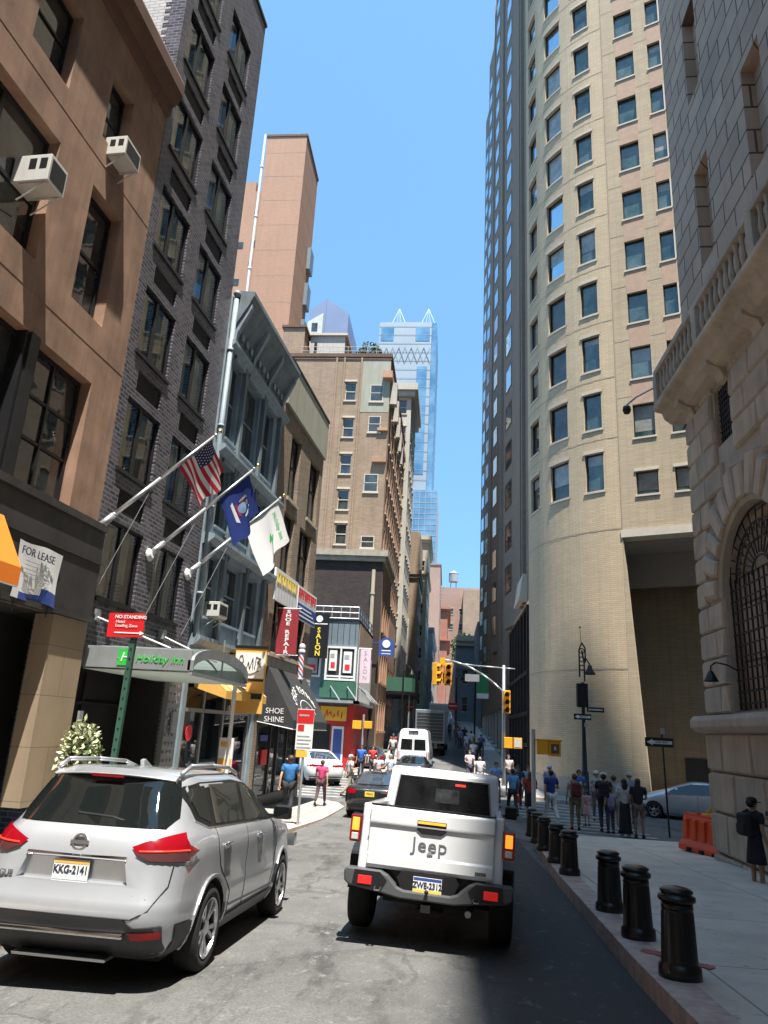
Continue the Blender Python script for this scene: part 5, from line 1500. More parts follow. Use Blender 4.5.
for k in range(4):
    xa = .7 + k * 4.4
    m.tube([(xa, -.2, 125.5), (xa + 2.2, -.2, 131.5), (xa + 4.4, -.2, 125.5)], .11, 4); m.tube([(xa, -.2, 131.5), (xa + 2.2, -.2, 125.5), (xa + 4.4, -.2, 131.5)], .06, 4)
m.build('facade_lines', 'far_grey', GT)
for xm, zb_ in ((6.7, 141.5), (17.2, 141.5)):
    m = MB(gz); m.tube([(xm - 2.4, 1, zb_), (xm, 1, zb_ + 6), (xm + 2.4, 1, zb_)], .13, 5); m.tube([(xm, 1, zb_ + 6), (xm, 6, zb_)], .13, 5); m.tube([(xm - .8, 1, zb_), (xm, 1, zb_ + 6), (xm + .8, 1, zb_)], .07, 5); m.build('mast', 'white_paint', GT)

# green shed and signs hung over the far left pavement
b = thing('scaffold_shed', 'dark green curved hoarding over the far left pavement', 'hoarding', (-6.0, 60, g(60)), 0)
m = MB(g(60))
pts = [(0, 0), (2.6, -.2), (3.1, .2), (3.3, 1.0), (3.3, 9), (0, 9)]
m.prism(pts, 'z', 4.7, 5.8); m.build('hoarding', 'green_fascia', b)
m = MB(g(60)); m.prism([(x * 1.01, y) for x, y in pts], 'z', 4.45, 4.68); m.build('deck', 'iron', b)
for (x, y) in ((.2, .3), (2.9, .6), (3.1, 4.5), (3.1, 8.5)):
    m = MB(g(60)); m.cyl((x, y, g(60)), (x, y, 4.5), .06, n=8); m.build('post', 'galv', b)
b = thing('round_blue_sign', 'round topped dark blue hanging sign over the far left pavement', 'sign', (-4.9, 51.5, 6.6), 0)
m = MB(); m.prism([(.0, 0), (1.05, 0), (1.05, .8)] + [(.525 + .525 * math.cos(a), .8 + .5 * math.sin(a)) for a in [PI * k / 10 for k in range(1, 10)]] + [(0, .8)], 'y', -.08, .08); m.box(-.9, 0, -.03, .03, .9, .96); m.build('board', 'sign_blue', b)
m = MB(); m.lathe([(.22, 0), (.28, 0), (.28, .02), (.22, .02)], n=16); o = m.build('ring', 'text_white', b); o.location = (.52, -.1, .85); o.rotation_euler = (PI / 2, 0, 0)
m = MB(); m.box(.2, .85, -.09, -.081, .35, .42); m.box(.2, .85, -.09, -.081, .15, .2); m.build('small_print', 'text_white', b)
b = thing('green_banner', 'green and white street banner on the right beyond the signals', 'banner', (2.3, 61, g(61)), 0)
m = MB(g(61)); m.box(0.0, .95, -.02, .02, 4.9, 6.5); m.build('cloth', 'banner_green' if 'banner_green' in MT else 'sign_green', b)
m = MB(g(61)); m.box(0.0, .95, -.024, .024, 4.5, 4.9); m.build('white_band', 'sign_white', b)
m = MB(g(61)); m.cyl((-.12, 0, g(61)), (-.12, 0, 7.0), .07, n=8); m.box(-.1, .95, -.015, .015, 6.5, 6.56); m.build('post', 'iron', b)
# ================================================================ OFFICE TOWER (right, beyond the side street)
SX0, SY0 = 8.44, 36.0
CSX, CSY = 0.906, -0.423           # direction of the side street face
CX, CY, CR = 11.33, 42.2, 6.83      # centre and radius of the rounded corner
A_SEAM = R(-115.0); A_L = R(-180.0)
gT = g(38)
OT = thing('office_tower', 'tall buff brick office tower with rounded corner and recessed portico', 'building', (SX0, SY0, gT), 0)
TOP = 102.0
def TM(): return MB(gT, SX0, SY0)
def cylmap(rad=CR):
    # u is arc length measured clockwise from the left tangent (angle -180)
    return lambda u, d, z: (CX + (rad - d) * math.cos(-PI + u / CR), CY + (rad - d) * math.sin(-PI + u / CR), z)
def ua(deg): return (R(deg) + PI) * CR
def facmap(u, d, z): return (SX0 + CSX * u - CSY * d, SY0 + CSY * u + CSX * d, z)
def flankmap(u, d, z): return (4.5 + d, CY + 60 - u, z)     # u grows towards the viewer
UL = ua(-115)
cyl_cols = ((-172.0, -160.5), (-150.6, -139.0), (-130.3, -121.8))
cyl_rows = [14.1 + 3.45 * k for k in range(24)]
hol = [(ua(a), ua(b), z, z + 2.05) for z in cyl_rows for a, b in cyl_cols]
m = TM()
m.facade(0, UL, gT - 1, TOP, hol, 0, .28, fmap=cylmap(), du=.55)
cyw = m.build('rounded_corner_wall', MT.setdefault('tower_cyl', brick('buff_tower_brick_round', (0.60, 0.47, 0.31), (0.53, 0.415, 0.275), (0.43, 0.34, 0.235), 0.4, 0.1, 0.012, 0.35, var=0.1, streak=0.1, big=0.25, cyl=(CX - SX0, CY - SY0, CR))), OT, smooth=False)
# thin joints and pale lintel bands on the round corner
m = TM()
for z in [11.9, 5.0] + [z + 2.75 for z in cyl_rows]:
    for k in range(30):
        u0, u1 = UL * k / 30, UL * (k + 1) / 30
        f = cylmap(CR + .006)
        m.quad(f(u0, 0, z), f(u1, 0, z), f(u1, 0, z + .05), f(u0, 0, z + .05))
m.build('joint_line', 'joint', OT)
lin = TM()
for (a, b, z, z2) in hol:
    for zz, h in ((z2 + .02, .15), (z - .14, .12)):
        for k in range(4):
            u0, u1 = a - .08 + (b - a + .16) * k / 4, a - .08 + (b - a + .16) * (k + 1) / 4
            f = cylmap(CR + .05)
            lin.quad(f(u0, 0, zz), f(u1, 0, zz), f(u1, 0, zz + h), f(u0, 0, zz + h))
            lin.quad(f(u0, 0, zz), f(u0, .1, zz), f(u1, .1, zz), f(u1, 0, zz))
            lin.quad(f(u0, 0, zz + h), f(u1, 0, zz + h), f(u1, .1, zz + h), f(u0, .1, zz + h))
lin.build('lintel_band', 'pale_stone', OT)

def tower_window(fm, a, b, z, z2, pane, depth=.2, fr=.07, trans=None):
    m = TM()
    def bar(u0, u1, z0_, z1_, d0=depth - .07, d1=depth):
        p = [fm(u0, d0, z0_), fm(u1, d0, z0_), fm(u1, d1, z0_), fm(u0, d1, z0_), fm(u0, d0, z1_), fm(u1, d0, z1_), fm(u1, d1, z1_), fm(u0, d1, z1_)]
        m.hexa(p)
    bar(a, b, z, z + fr); bar(a, b, z2 - fr, z2); bar(a, a + fr, z + fr, z2 - fr); bar(b - fr, b, z + fr, z2 - fr)
    w = m.build('window', 'alu_dark', OT)
    if rnd.random() < .45:
        bl = TM(); zb_ = z2 - (z2 - z) * rnd.choice((.2, .3, .45, .6, .8)); bl.quad(fm(a + fr, depth - .005, zb_), fm(b - fr, depth - .005, zb_), fm(b - fr, depth - .005, z2 - fr), fm(a + fr, depth - .005, z2 - fr)); bl.build('blind', 'blind', w)
    p = TM()
    p.quad(fm(a, depth, z), fm(b, depth, z), fm(b, depth, z2), fm(a, depth, z2))
    p.build('pane', pane, w)
upw = TM()
for i, (a, b, z, z2) in enumerate(hol):
    if z > 52:
        f = cylmap(); upw.quad(f(a, .2, z), f(b, .2, z), f(b, .2, z2), f(a, .2, z2)); continue
    colm = i % 3; row = i // 3
    pane = ('glass_sky' if row >= 3 and colm == 0 else 'glass_sky' if row >= 4 and colm == 1 else 'glass_green' if colm == 2 else 'glass_dk')
    tower_window(cylmap(), a, b, z, z2, pane)
# side street face
fcols = ((.8, 1.86), (2.66, 3.38), (4.6, 5.6), (6.5, 7.3))
frows = [(13.6, 14.82)] + [(16.68 + 3.31 * k, 18.5 + 3.31 * k) for k in range(25)]
hf = [(a, b, z, z2) for (z, z2) in frows for (a, b) in fcols]
m = TM(); m.facade(0, 30, 11.85, TOP, hf, 0, .24, fmap=facmap)
m.quad(facmap(0, 0, TOP), facmap(30, 0, TOP), facmap(30, 25, TOP), facmap(-4, 25, TOP))
m.build('street_wall', 'tower_brick', OT)
m = TM()
for (a, b) in fcols:
    for k in range(24):
        z0_, z1_ = frows[k + 1][1], frows[k + 2][0]
        m.hexa([facmap(a, -.01, z0_ + .02), facmap(b, -.01, z0_ + .02), facmap(b, .1, z0_ + .02), facmap(a, .1, z0_ + .02), facmap(a, -.01, z1_ - .12), facmap(b, -.01, z1_ - .12), facmap(b, .1, z1_ - .12), facmap(a, .1, z1_ - .12)])
m.split('spandrel_panel', 'tower_pink', OT)
m = TM()
for (a, b, z, z2) in hf:
    for zz, h in ((z - .11, .1),) + (((z2 + .01, .14),) if z < 14 else ()):
        m.hexa([facmap(a - .06, -.06, zz), facmap(b + .06, -.06, zz), facmap(b + .06, .05, zz), facmap(a - .06, .05, zz), facmap(a - .06, -.06, zz + h), facmap(b + .06, -.06, zz + h), facmap(b + .06, .05, zz + h), facmap(a - .06, .05, zz + h)])
for (a, b) in fcols[1:2]:
    for k in range(25):
        z0_, z1_ = frows[k + 1]
        m.hexa([facmap(b, -.04, z0_), facmap(b + .1, -.04, z0_), facmap(b + .1, .05, z0_), facmap(b, .05, z0_), facmap(b, -.04, z1_), facmap(b + .1, -.04, z1_), facmap(b + .1, .05, z1_), facmap(b, .05, z1_)])
m.split('sill', 'pale_stone', OT)
m = TM()
for z in [f[0] - 1.0 for f in frows[2:]]:
    for (a, b) in ((0.02, .78), (1.9, 2.64), (3.5, 4.58)):
        m.quad(facmap(a, -.006, z), facmap(b, -.006, z), facmap(b, -.006, z + .04), facmap(a, -.006, z + .04))
m.hexa([facmap(-.0, -.012, 11.9), facmap(.05, -.012, 11.9), facmap(.05, .0, 11.9), facmap(.0, .0, 11.9), facmap(.0, -.012, TOP), facmap(.05, -.012, TOP), facmap(.05, .0, TOP), facmap(.0, .0, TOP)])
m.build('joint_line', 'joint', OT)
for (a, b, z, z2) in hf:
    if z > 50 or a > 4:
        upw.quad(facmap(a, .2, z), facmap(b, .2, z), facmap(b, .2, z2), facmap(a, .2, z2)); continue
    r_ = int(z)
    tower_window(facmap, a, b, z, z2, 'glass_green' if (r_ % 5 or a < 2) else 'glass_sky', .2, .05)
upw.build('upper_windows', 'glass_sky', OT)['kind'] = 'stuff'
# portico: white beam, slanted pier edge, deep brown recess
m = TM()
m.hexa([facmap(-.05, -.05, 11.45), facmap(30, -.05, 11.45), facmap(30, .9, 11.45), facmap(-.05, .9, 11.45), facmap(-.05, -.05, 11.845), facmap(30, -.05, 11.845), facmap(30, .9, 11.845), facmap(-.05, .9, 11.845)])
m.build('portico_beam', 'pale_stone', OT)
m = TM()
m.hexa([facmap(-1.5, .9, 11.35), facmap(30, .9, 11.35), facmap(30, 9, 11.35), facmap(-1.5, 9, 11.35), facmap(-1.5, .9, 11.84), facmap(30, .9, 11.84), facmap(30, 9, 11.84), facmap(-1.5, 9, 11.84)])
m.hexa([facmap(-1.5, 3.4, 9.6), facmap(30, 3.4, 9.6), facmap(30, 3.8, 9.6), facmap(-1.5, 3.8, 9.6), facmap(-1.5, 3.4, 11.34), facmap(30, 3.4, 11.34), facmap(30, 3.8, 11.34), facmap(-1.5, 3.8, 11.34)])
m.build('portico_soffit', 'granite', OT)
m = TM()
m.hexa([facmap(0, 0, gT - 1), facmap(.86, 0, gT - 1), facmap(.86, .3, gT - 1), facmap(0, .3, gT - 1), facmap(0, 0, 11.44), facmap(.02, 0, 11.44), facmap(.02, .3, 11.44), facmap(0, .3, 11.44)])
m.build('slanted_pier', 'tower_brick', OT)
m = TM()
m.hexa([facmap(-3, 4.7, gT - 1), facmap(30, 4.7, gT - 1), facmap(30, 5.2, gT - 1), facmap(-3, 5.2, gT - 1), facmap(-3, 4.7, 11.34), facmap(30, 4.7, 11.34), facmap(30, 5.2, 11.34), facmap(-3, 5.2, 11.34)])
m.hexa([facmap(-1.2, 2.2, gT - 1), facmap(-.9, 2.2, gT - 1), facmap(-.9, 4.7, gT - 1), facmap(-1.2, 4.7, gT - 1), facmap(-1.2, 2.2, 11.3), facmap(-.9, 2.2, 11.3), facmap(-.9, 4.7, 11.3), facmap(-1.2, 4.7, 11.3)])
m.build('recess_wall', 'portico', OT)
m = TM()
for k in range(7):
    a = 1.6 + k * 1.35 + (k // 2) * .5
    for (u0, u1, z0_, z1_) in ((a, a + 1.1, -.2, 1.1), ):
        m.hexa([facmap(u0, 4.62, z0_), facmap(u1, 4.62, z0_), facmap(u1, 4.69, z0_), facmap(u0, 4.69, z0_), facmap(u0, 4.62, z1_), facmap(u1, 4.62, z1_), facmap(u1, 4.69, z1_), facmap(u0, 4.69, z1_)])
m.split('recess_panel', 'alu_dark', OT)
m = TM()
f = cylmap(CR + .06)
for k in range(30):
    u0, u1 = UL * k / 30, UL * (k + 1) / 30
    m.quad(f(u0, 0, gT - 1), f(u1, 0, gT - 1), f(u1, 0, gT + .95), f(u0, 0, gT + .95)); m.quad(f(u0, 0, gT + .95), f(u1, 0, gT + .95), f(u1, .08, gT + .95), f(u0, .08, gT + .95))
m.build('granite_plinth', 'granite', OT)
# street flank going away
def flank_holes():
    h = []
    for (yc, w_, z0_, n) in ((53.8, 4.6, 12.0, 26), (71.0, 5.2, 10.0, 27), (88.0, 5.6, 8.5, 27), (99, 4.6, 8.5, 27)):
        for k in range(n):
            h.append((CY + 60 - yc - w_ / 2, CY + 60 - yc + w_ / 2, z0_ + 3.25 * k, z0_ + 3.25 * k + 1.75))
    return h
hfl = flank_holes()
m = TM()
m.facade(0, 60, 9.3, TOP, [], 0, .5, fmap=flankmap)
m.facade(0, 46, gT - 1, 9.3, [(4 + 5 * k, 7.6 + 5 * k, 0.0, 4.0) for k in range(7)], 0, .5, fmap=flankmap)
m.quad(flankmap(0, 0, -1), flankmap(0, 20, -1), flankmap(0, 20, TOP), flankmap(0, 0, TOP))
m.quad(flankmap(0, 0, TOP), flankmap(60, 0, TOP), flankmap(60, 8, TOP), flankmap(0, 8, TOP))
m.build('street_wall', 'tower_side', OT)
m = TM()   # recessed slot and projecting fins that divide the flank
for yc in (44.0, 45.4, 63.5, 80.5): m.hexa([flankmap(CY + 60 - yc - .25, -.22, 9.3), flankmap(CY + 60 - yc + .25, -.22, 9.3), flankmap(CY + 60 - yc + .25, -.003, 9.3), flankmap(CY + 60 - yc - .25, -.003, 9.3), flankmap(CY + 60 - yc - .25, -.22, TOP), flankmap(CY + 60 - yc + .25, -.22, TOP), flankmap(CY + 60 - yc + .25, -.003, TOP), flankmap(CY + 60 - yc - .25, -.003, TOP)])
m.split('fin', 'tower_side', OT)
m = TM()
for k in range(27):
    z = 11.3 + 3.25 * k
    m.hexa([flankmap(0, -.012, z), flankmap(60, -.012, z), flankmap(60, -.003, z), flankmap(0, -.003, z), flankmap(0, -.012, z + .06), flankmap(60, -.012, z + .06), flankmap(60, -.003, z + .06), flankmap(0, -.003, z + .06)])
m.split('joint_line', 'joint', OT)
restp = TM(); restf = TM()
def saw(un, t, z, off=0.0):      # slanted face of a saw-tooth bay whose near edge is at u = un
    return flankmap(un - 3.2 * t, -.46 * t - .004 - off, z)
bays = TM()
for yc in (54.0, 71.5, 88.5, 99.5):
    un = CY + 60 - yc + 1.6
    bays.hexa([saw(un, 0, 9.3), saw(un, 1, 9.3), flankmap(un - 3.2, .02, 9.3), flankmap(un, .02, 9.3), saw(un, 0, TOP - .2), saw(un, 1, TOP - .2), flankmap(un - 3.2, .02, TOP - .2), flankmap(un, .02, TOP - .2)])
    z0_ = 12.0 - (yc - 54) * .06; n = 0
    while z0_ < TOP - 4:
        small = yc < 80 and z0_ < 60
        fr, gl = (TM(), TM()) if small else (restf, restp)
        for (t0, t1, q0, q1) in ((.2, .85, z0_ - .14, z0_), (.2, .85, z0_ + 1.8, z0_ + 1.94), (.2, .25, z0_, z0_ + 1.8), (.8, .85, z0_, z0_ + 1.8)):
            fr.quad(saw(un, t0, q0, .03), saw(un, t1, q0, .03), saw(un, t1, q1, .03), saw(un, t0, q1, .03))
        gl.quad(saw(un, .25, z0_, .02), saw(un, .8, z0_, .02), saw(un, .8, z0_ + 1.8, .02), saw(un, .25, z0_ + 1.8, .02))
        if small:
            w = fr.build('window', 'alu_dark', OT); gl.build('pane', 'glass_sky' if (z0_ > 26 or yc > 60) else 'glass_dk', w)
        z0_ += 3.3
bays.split('saw_tooth_bay', 'tower_side', OT)
restp.build('far_windows', 'glass_sky', OT)['kind'] = 'stuff'
restf.build('far_window_frames', 'alu_dark', OT)['kind'] = 'stuff'
# glazed lobby on the flank
m = TM()
U0, U1 = CY + 60 - 57.5, CY + 60 - 43.4
m.hexa([flankmap(U0, .3, gT - .5), flankmap(U1, .3, gT - .5), flankmap(U1, .34, gT - .5), flankmap(U0, .34, gT - .5), flankmap(U0, .3, 9.2), flankmap(U1, .3, 9.2), flankmap(U1, .34, 9.2), flankmap(U0, .34, 9.2)])
m.build('lobby_glass', 'glass_lobby' if 'glass_lobby' in MT else 'glass_green', OT)
m = TM()
def fbar(u0, u1, z0_, z1_, d0=-.02, d1=.3):
    m.hexa([flankmap(u0, d0, z0_), flankmap(u1, d0, z0_), flankmap(u1, d1, z0_), flankmap(u0, d1, z0_), flankmap(u0, d0, z1_), flankmap(u1, d0, z1_), flankmap(u1, d1, z1_), flankmap(u0, d1, z1_)])
for k in range(8):
    u = U0 + (U1 - U0) * k / 7; fbar(u - .12, u + .12, gT - .5, 9.2)
for z in (gT + 2.2, 2.9, 5.2, 9.0): fbar(U0, U1, z, z + .22)
m.build('lobby_frame', 'alu_dark', OT)
m = TM(); m.hexa([flankmap(CY + 60 - 46.5, -.5, 9.4), flankmap(CY + 60 - 43.1, -.5, 9.4), flankmap(CY + 60 - 43.1, -.003, 9.4), flankmap(CY + 60 - 46.5, -.003, 9.4), flankmap(CY + 60 - 46.5, -.25, 11.0), flankmap(CY + 60 - 43.1, -.25, 11.0), flankmap(CY + 60 - 43.1, -.003, 11.0), flankmap(CY + 60 - 46.5, -.003, 11.0)])
m.build('entrance_hood', 'pale_stone', OT)

# ================================================================ RUSTICATED BANK (right edge)
BX, BYC = 6.2, 18.5
gb = g(18)
BK = thing('bank_building', 'massive rusticated stone bank with arched grille window and balustraded balcony', 'building', (BX, BYC, gb), -PI / 2)
# local x runs from the corner towards the viewer (world -y), local -y is outward (world -x)
def KM(): return MB(gb)
LENB = 46.0
AC, AR, SP = 3.25, 1.72, 4.95      # arch centre along the wall, radius, springing height
def inside_arch(x, z, gro=0.0):
    for c in (AC, AC + 7.5, AC + 15):
        if abs(x - c) < AR + gro and 2.45 < z < SP: return True
        if z >= SP and (x - c) ** 2 + (z - SP) ** 2 < (AR + gro) ** 2: return True
    return False
m = KM()
# wall behind the blocks with the round-headed openings cut out on a fine grid
xs = sorted(set([round(.0 + .2 * k, 3) for k in range(int(LENB / .2) + 1)])); 
holesq = [(1.85, 2.95, 8.45, 9.9), (8.3, 9.3, 8.45, 9.9), (15.8, 16.8, 8.45, 9.9)]
for c in (AC, AC + 7.5, AC + 15): holesq.append((c - AR, c + AR, 2.45, SP + AR + .15))
m.facade(0, LENB, gb - 1, 10.3, holesq, 0, .75)
m.quad((0, 0, gb - 1), (0, 0, 10.3), (0, 20, 10.3), (0, 20, gb - 1))
for c in (AC, AC + 7.5, AC + 15):     # spandrels that turn the square hole into an arch
    n = 16
    for k in range(n):
        a0, a1 = PI * k / n, PI * (k + 1) / n
        p0 = (c + AR * math.cos(a0), SP + AR * math.sin(a0)); p1 = (c + AR * math.cos(a1), SP + AR * math.sin(a1))
        zt = SP + AR + .15
        m.quad((p0[0], 0, p0[1]), (p0[0], 0, zt), (p1[0], 0, zt), (p1[0], 0, p1[1]))
        m.quad((p0[0], 0, p0[1]), (p1[0], 0, p1[1]), (p1[0], .75, p1[1]), (p0[0], .75, p0[1]))
m.build('wall', 'bank2', BK)
def blk(mb, x0, x1, z0, z1, p=.14, ch=.055, y=0.0, mi=0):
    """rusticated block with chamfered margins"""
    q = rnd.uniform(-.02, .02)
    mb.add([(x0, y, z0), (x1, y, z0), (x1, y, z1), (x0, y, z1), (x0 + ch * .4, y - p * .6, z0 + ch * .4), (x1 - ch * .4, y - p * .6, z0 + ch * .4), (x1 - ch * .4, y - p * .6, z1 - ch * .4), (x0 + ch * .4, y - p * .6, z1 - ch * .4),
            (x0 + ch * 1.6, y - p - q, z0 + ch * 1.6), (x1 - ch * 1.6, y - p + q, z0 + ch * 1.6), (x1 - ch * 1.6, y - p - q, z1 - ch * 1.6), (x0 + ch * 1.6, y - p + q, z1 - ch * 1.6)],
           [(0, 1, 5, 4), (1, 2, 6, 5), (2, 3, 7, 6), (3, 0, 4, 7), (4, 5, 9, 8), (5, 6, 10, 9), (6, 7, 11, 10), (7, 4, 8, 11), (8, 9, 10, 11)], mi)
m = KM()
z = gb - .6; row = 0
zr = []
while z < 2.0: zr.append((z, z + .86)); z += .86
zr2 = []; z = 2.42
while z < 10.1: zr2.append((z, z + .62)); z += .62
for (z0_, z1_) in zr + zr2:
    low = z0_ < 2.0
    x = 0.0; row += 1
    first = True
    while x < LENB:
        L_ = (rnd.uniform(1.3, 1.9) if low else rnd.uniform(.85, 1.5))
        if first: L_ = (1.5 if row % 2 else .9) if low else (1.05 if row % 2 else .62); first = False
        x1_ = min(LENB, x + L_)
        segs = [(x, x1_)]
        # cut around openings (with the ring of arch stones left clear)
        outs = []
        for (a, b) in segs:
            pieces = [(a, b)]
            for c in (AC, AC + 7.5, AC + 15):
                if z1_ <= 2.45: continue
                zz = max(0.0, z0_ - SP) if z0_ > SP else 0.0
                ro = AR + (.95 if z1_ > SP - .2 else .02)
                if z0_ > SP + ro: continue
                half = math.sqrt(max(0, ro * ro - zz * zz)) if z0_ > SP - .3 else AR + .02
                nw = []
                for (p, q) in pieces:
                    lo, hi_ = c - half, c + half
                    if q <= lo or p >= hi_: nw.append((p, q)); continue
                    if p < lo: nw.append((p, lo))
                    if q > hi_: nw.append((hi_, q))
                pieces = nw
            for (ha, hb, hc, hd) in holesq[:3]:
                if z1_ <= hc + .02 or z0_ >= hd - .02: continue
                nw = []
                for (p, q) in pieces:
                    if q <= ha or p >= hb: nw.append((p, q)); continue
                    if p < ha: nw.append((p, ha))
                    if q > hb: nw.append((hb, q))
                pieces = nw
            outs += pieces
        for (p, q) in outs:
            if q - p > .12: blk(m, p + .004, q - .004, z0_ + .004, z1_ - .004, .13 if low else .10, .04 if low else .03, mi=rnd.choice((0, 0, 1)))
        x = x1_
m.build('rusticated_block', ['bank', 'bank2'], BK)
# corner returns of the blocks on the side street face
m = KM(); row = 0
for (z0_, z1_) in zr + zr2:
    low = z0_ < 2; row += 1
    m.box(-.13 if low else -.1, .004, -(.12 if low else .09), 1.2 if row % 2 else .8, z0_ + .05, z1_ - .05)
m.build('corner_quoin', 'bank', BK, bevel=.04)
# arch stones
for ci, c in enumerate((AC, AC + 7.5, AC + 15)):
    m = KM(); n = 13
    for k in range(n):
        a0, a1 = PI * k / n + .012, PI * (k + 1) / n - .012
        r0, r1 = AR + .1, AR + .93 + (.12 if k % 2 else 0)
        P_ = lambda r, a, y: (c + r * math.cos(a), y, SP + r * math.sin(a))
        am = .035
        m.add([P_(r0, a0, 0), P_(r1, a0, 0), P_(r1, a1, 0), P_(r0, a1, 0), P_(r0, a0 + am * .3, -.15), P_(r1 - .05, a0 + am, -.15), P_(r1 - .05, a1 - am, -.15), P_(r0, a1 - am * .3, -.15), P_(r0 + .03, a0 + am, -.2), P_(r1 - .1, a0 + am * 1.6, -.2), P_(r1 - .1, a1 - am * 1.6, -.2), P_(r0 + .03, a1 - am, -.2)],
              [(0, 1, 5, 4), (1, 2, 6, 5), (2, 3, 7, 6), (3, 0, 4, 7), (4, 5, 9, 8), (5, 6, 10, 9), (6, 7, 11, 10), (7, 4, 8, 11), (8, 9, 10, 11)])
    m.build('arch_stone_ring', 'bank', BK)
    m = KM(); n = 20
    for k in range(n):
        a0, a1 = PI * k / n, PI * (k + 1) / n
        m.quad((c + AR * math.cos(a0), -.06, SP + AR * math.sin(a0)), (c + (AR + .1) * math.cos(a0), -.1, SP + (AR + .1) * math.sin(a0)), (c + (AR + .1) * math.cos(a1), -.1, SP + (AR + .1) * math.sin(a1)), (c + AR * math.cos(a1), -.06, SP + AR * math.sin(a1)))
        m.quad((c + AR * math.cos(a0), -.06, SP + AR * math.sin(a0)), (c + AR * math.cos(a1), -.06, SP + AR * math.sin(a1)), (c + AR * math.cos(a1), .1, SP + AR * math.sin(a1)), (c + AR * math.cos(a0), .1, SP + AR * math.sin(a0)))
    m.build('arch_moulding', 'bank2', BK)
    # wrought iron grille
    m = KM()
    x = c - AR + .02
    n = 13
    for k in range(n + 1):
        xx = c - AR + .06 + (2 * AR - .12) * k / n
        zt = SP + math.sqrt(max(0, AR * AR - (xx - c) ** 2)) * .55 if 2 < k < n - 2 else SP + math.sqrt(max(0, AR * AR - (xx - c) ** 2))
        m.cyl((xx, .12, 2.5), (xx, .12, min(zt, SP + .35)), .022, n=6)
    z = 2.62
    while z < SP + .2: m.cyl((c - AR, .12, z), (c + AR, .12, z), .02, n=6); z += .245
    for rr in (.45, .9, 1.32, AR - .04):
        pp = [(c + rr * math.cos(PI * k / 18), .12, SP + .25 + (rr - .05) * math.sin(PI * k / 18) * .86) for k in range(19)]
        m.tube(pp, .022, 5)
    for k in range(1, 14):
        a = PI * k / 14; m.cyl((c + .45 * math.cos(a), .12, SP + .25 + .4 * math.sin(a)), (c + (AR - .05) * math.cos(a), .12, SP + .22 + (AR - .1) * math.sin(a) * .86), .018, n=5)
        rr = 1.12; cx_, cz_ = c + rr * math.cos(a), SP + .25 + rr * math.sin(a) * .86
        m.tube([(cx_ + .09 * math.cos(t), .1, cz_ + .09 * math.sin(t)) for t in [2 * PI * j / 8 for j in range(9)]], .014, 4)
    m.build('window_grille', 'iron', BK)
    m = KM(); m.quad((c - AR, .74, 2.4), (c + AR, .74, 2.4), (c + AR, .74, SP + AR + .2), (c - AR, .74, SP + AR + .2)); m.build('window_glass', 'glass_dk', BK)
    m = KM(); m.prism([(-.003, 1.98), (-.3, 2.02), (-.42, 2.12), (-.42, 2.28), (-.34, 2.38), (.2, 2.42), (.6, 2.44)], 'x', c - AR - .3 if ci else -.25, c + AR + .5); m.build('sill', 'bronze' if ci == 9 else 'bank2', BK, bevel=.02)
for (a, b, c_, d_) in holesq[:3]:
    m = KM(); m.quad((a, .5, c_), (b, .5, c_), (b, .5, d_), (a, .5, d_)); o = m.build('small_window', 'glass_dk', BK)
    m = KM()
    k = a + .08
    while k < b: m.cyl((k, .1, c_), (k, .1, d_), .02, n=6); k += .13
    k = c_ + .1
    while k < d_: m.cyl((a, .1, k), (b, .1, k), .02, n=6); k += .15
    m.build('small_grille', 'iron', BK)
# balcony on big scroll brackets, with balustrade
m = KM()
m.prism([(-.003, 10.0), (-.3, 10.08), (-.48, 10.22), (-.54, 10.4), (-.72, 10.45), (-.76, 10.5), (-.76, 10.62), (-.003, 10.66)], 'x', -.52, LENB)
m.build('balcony_slab', 'bank', BK, bevel=.015)
m = KM(); m.prism([(.0, 10.0), (-.2, 10.08), (-.34, 10.22), (-.4, 10.4), (-.5, 10.45), (-.53, 10.5), (-.53, 10.62), (.0, 10.66)], 'y', -.0, 12)
m.build('balcony_return', 'bank', BK)
m = KM(); m.box(-.50, LENB, -.72, -.5, 11.5, 11.66); m.box(-.50, LENB, -.7, -.52, 10.66, 10.72)
m.box(-.50, -.28, -.5, 12, 11.5, 11.66); m.build('handrail', 'bank2', BK, bevel=.02)
m = KM()
x = -.38
while x < LENB:
    if int((x + .38) / .3 + .5) % 11 == 0: m.box(x - .14, x + .14, -.73, -.49, 10.66, 11.5)
    else: m.lathe([(.07, 0), (.04, .08), (.08, .28), (.045, .58), (.07, .78)], (x, -.61, 10.72), 8)
    x += .3
for k in range(20): m.lathe([(.07, 0), (.04, .08), (.08, .28), (.045, .58), (.07, .78)], (-.39, -.3 + k * .3, 10.72), 8)
m.build('baluster_row', 'bank2', BK)['kind'] = 'stuff'
for k in range(12):
    x = .6 + k * 2.1
    m = KM(); m.prism([(-.003, 9.75), (-.14, 9.8), (-.2, 9.98), (-.5, 10.12), (-.5, 10.3), (-.003, 10.3)], 'x', x - .2, x + .2); m.build('bracket', 'bank', BK, bevel=.02)
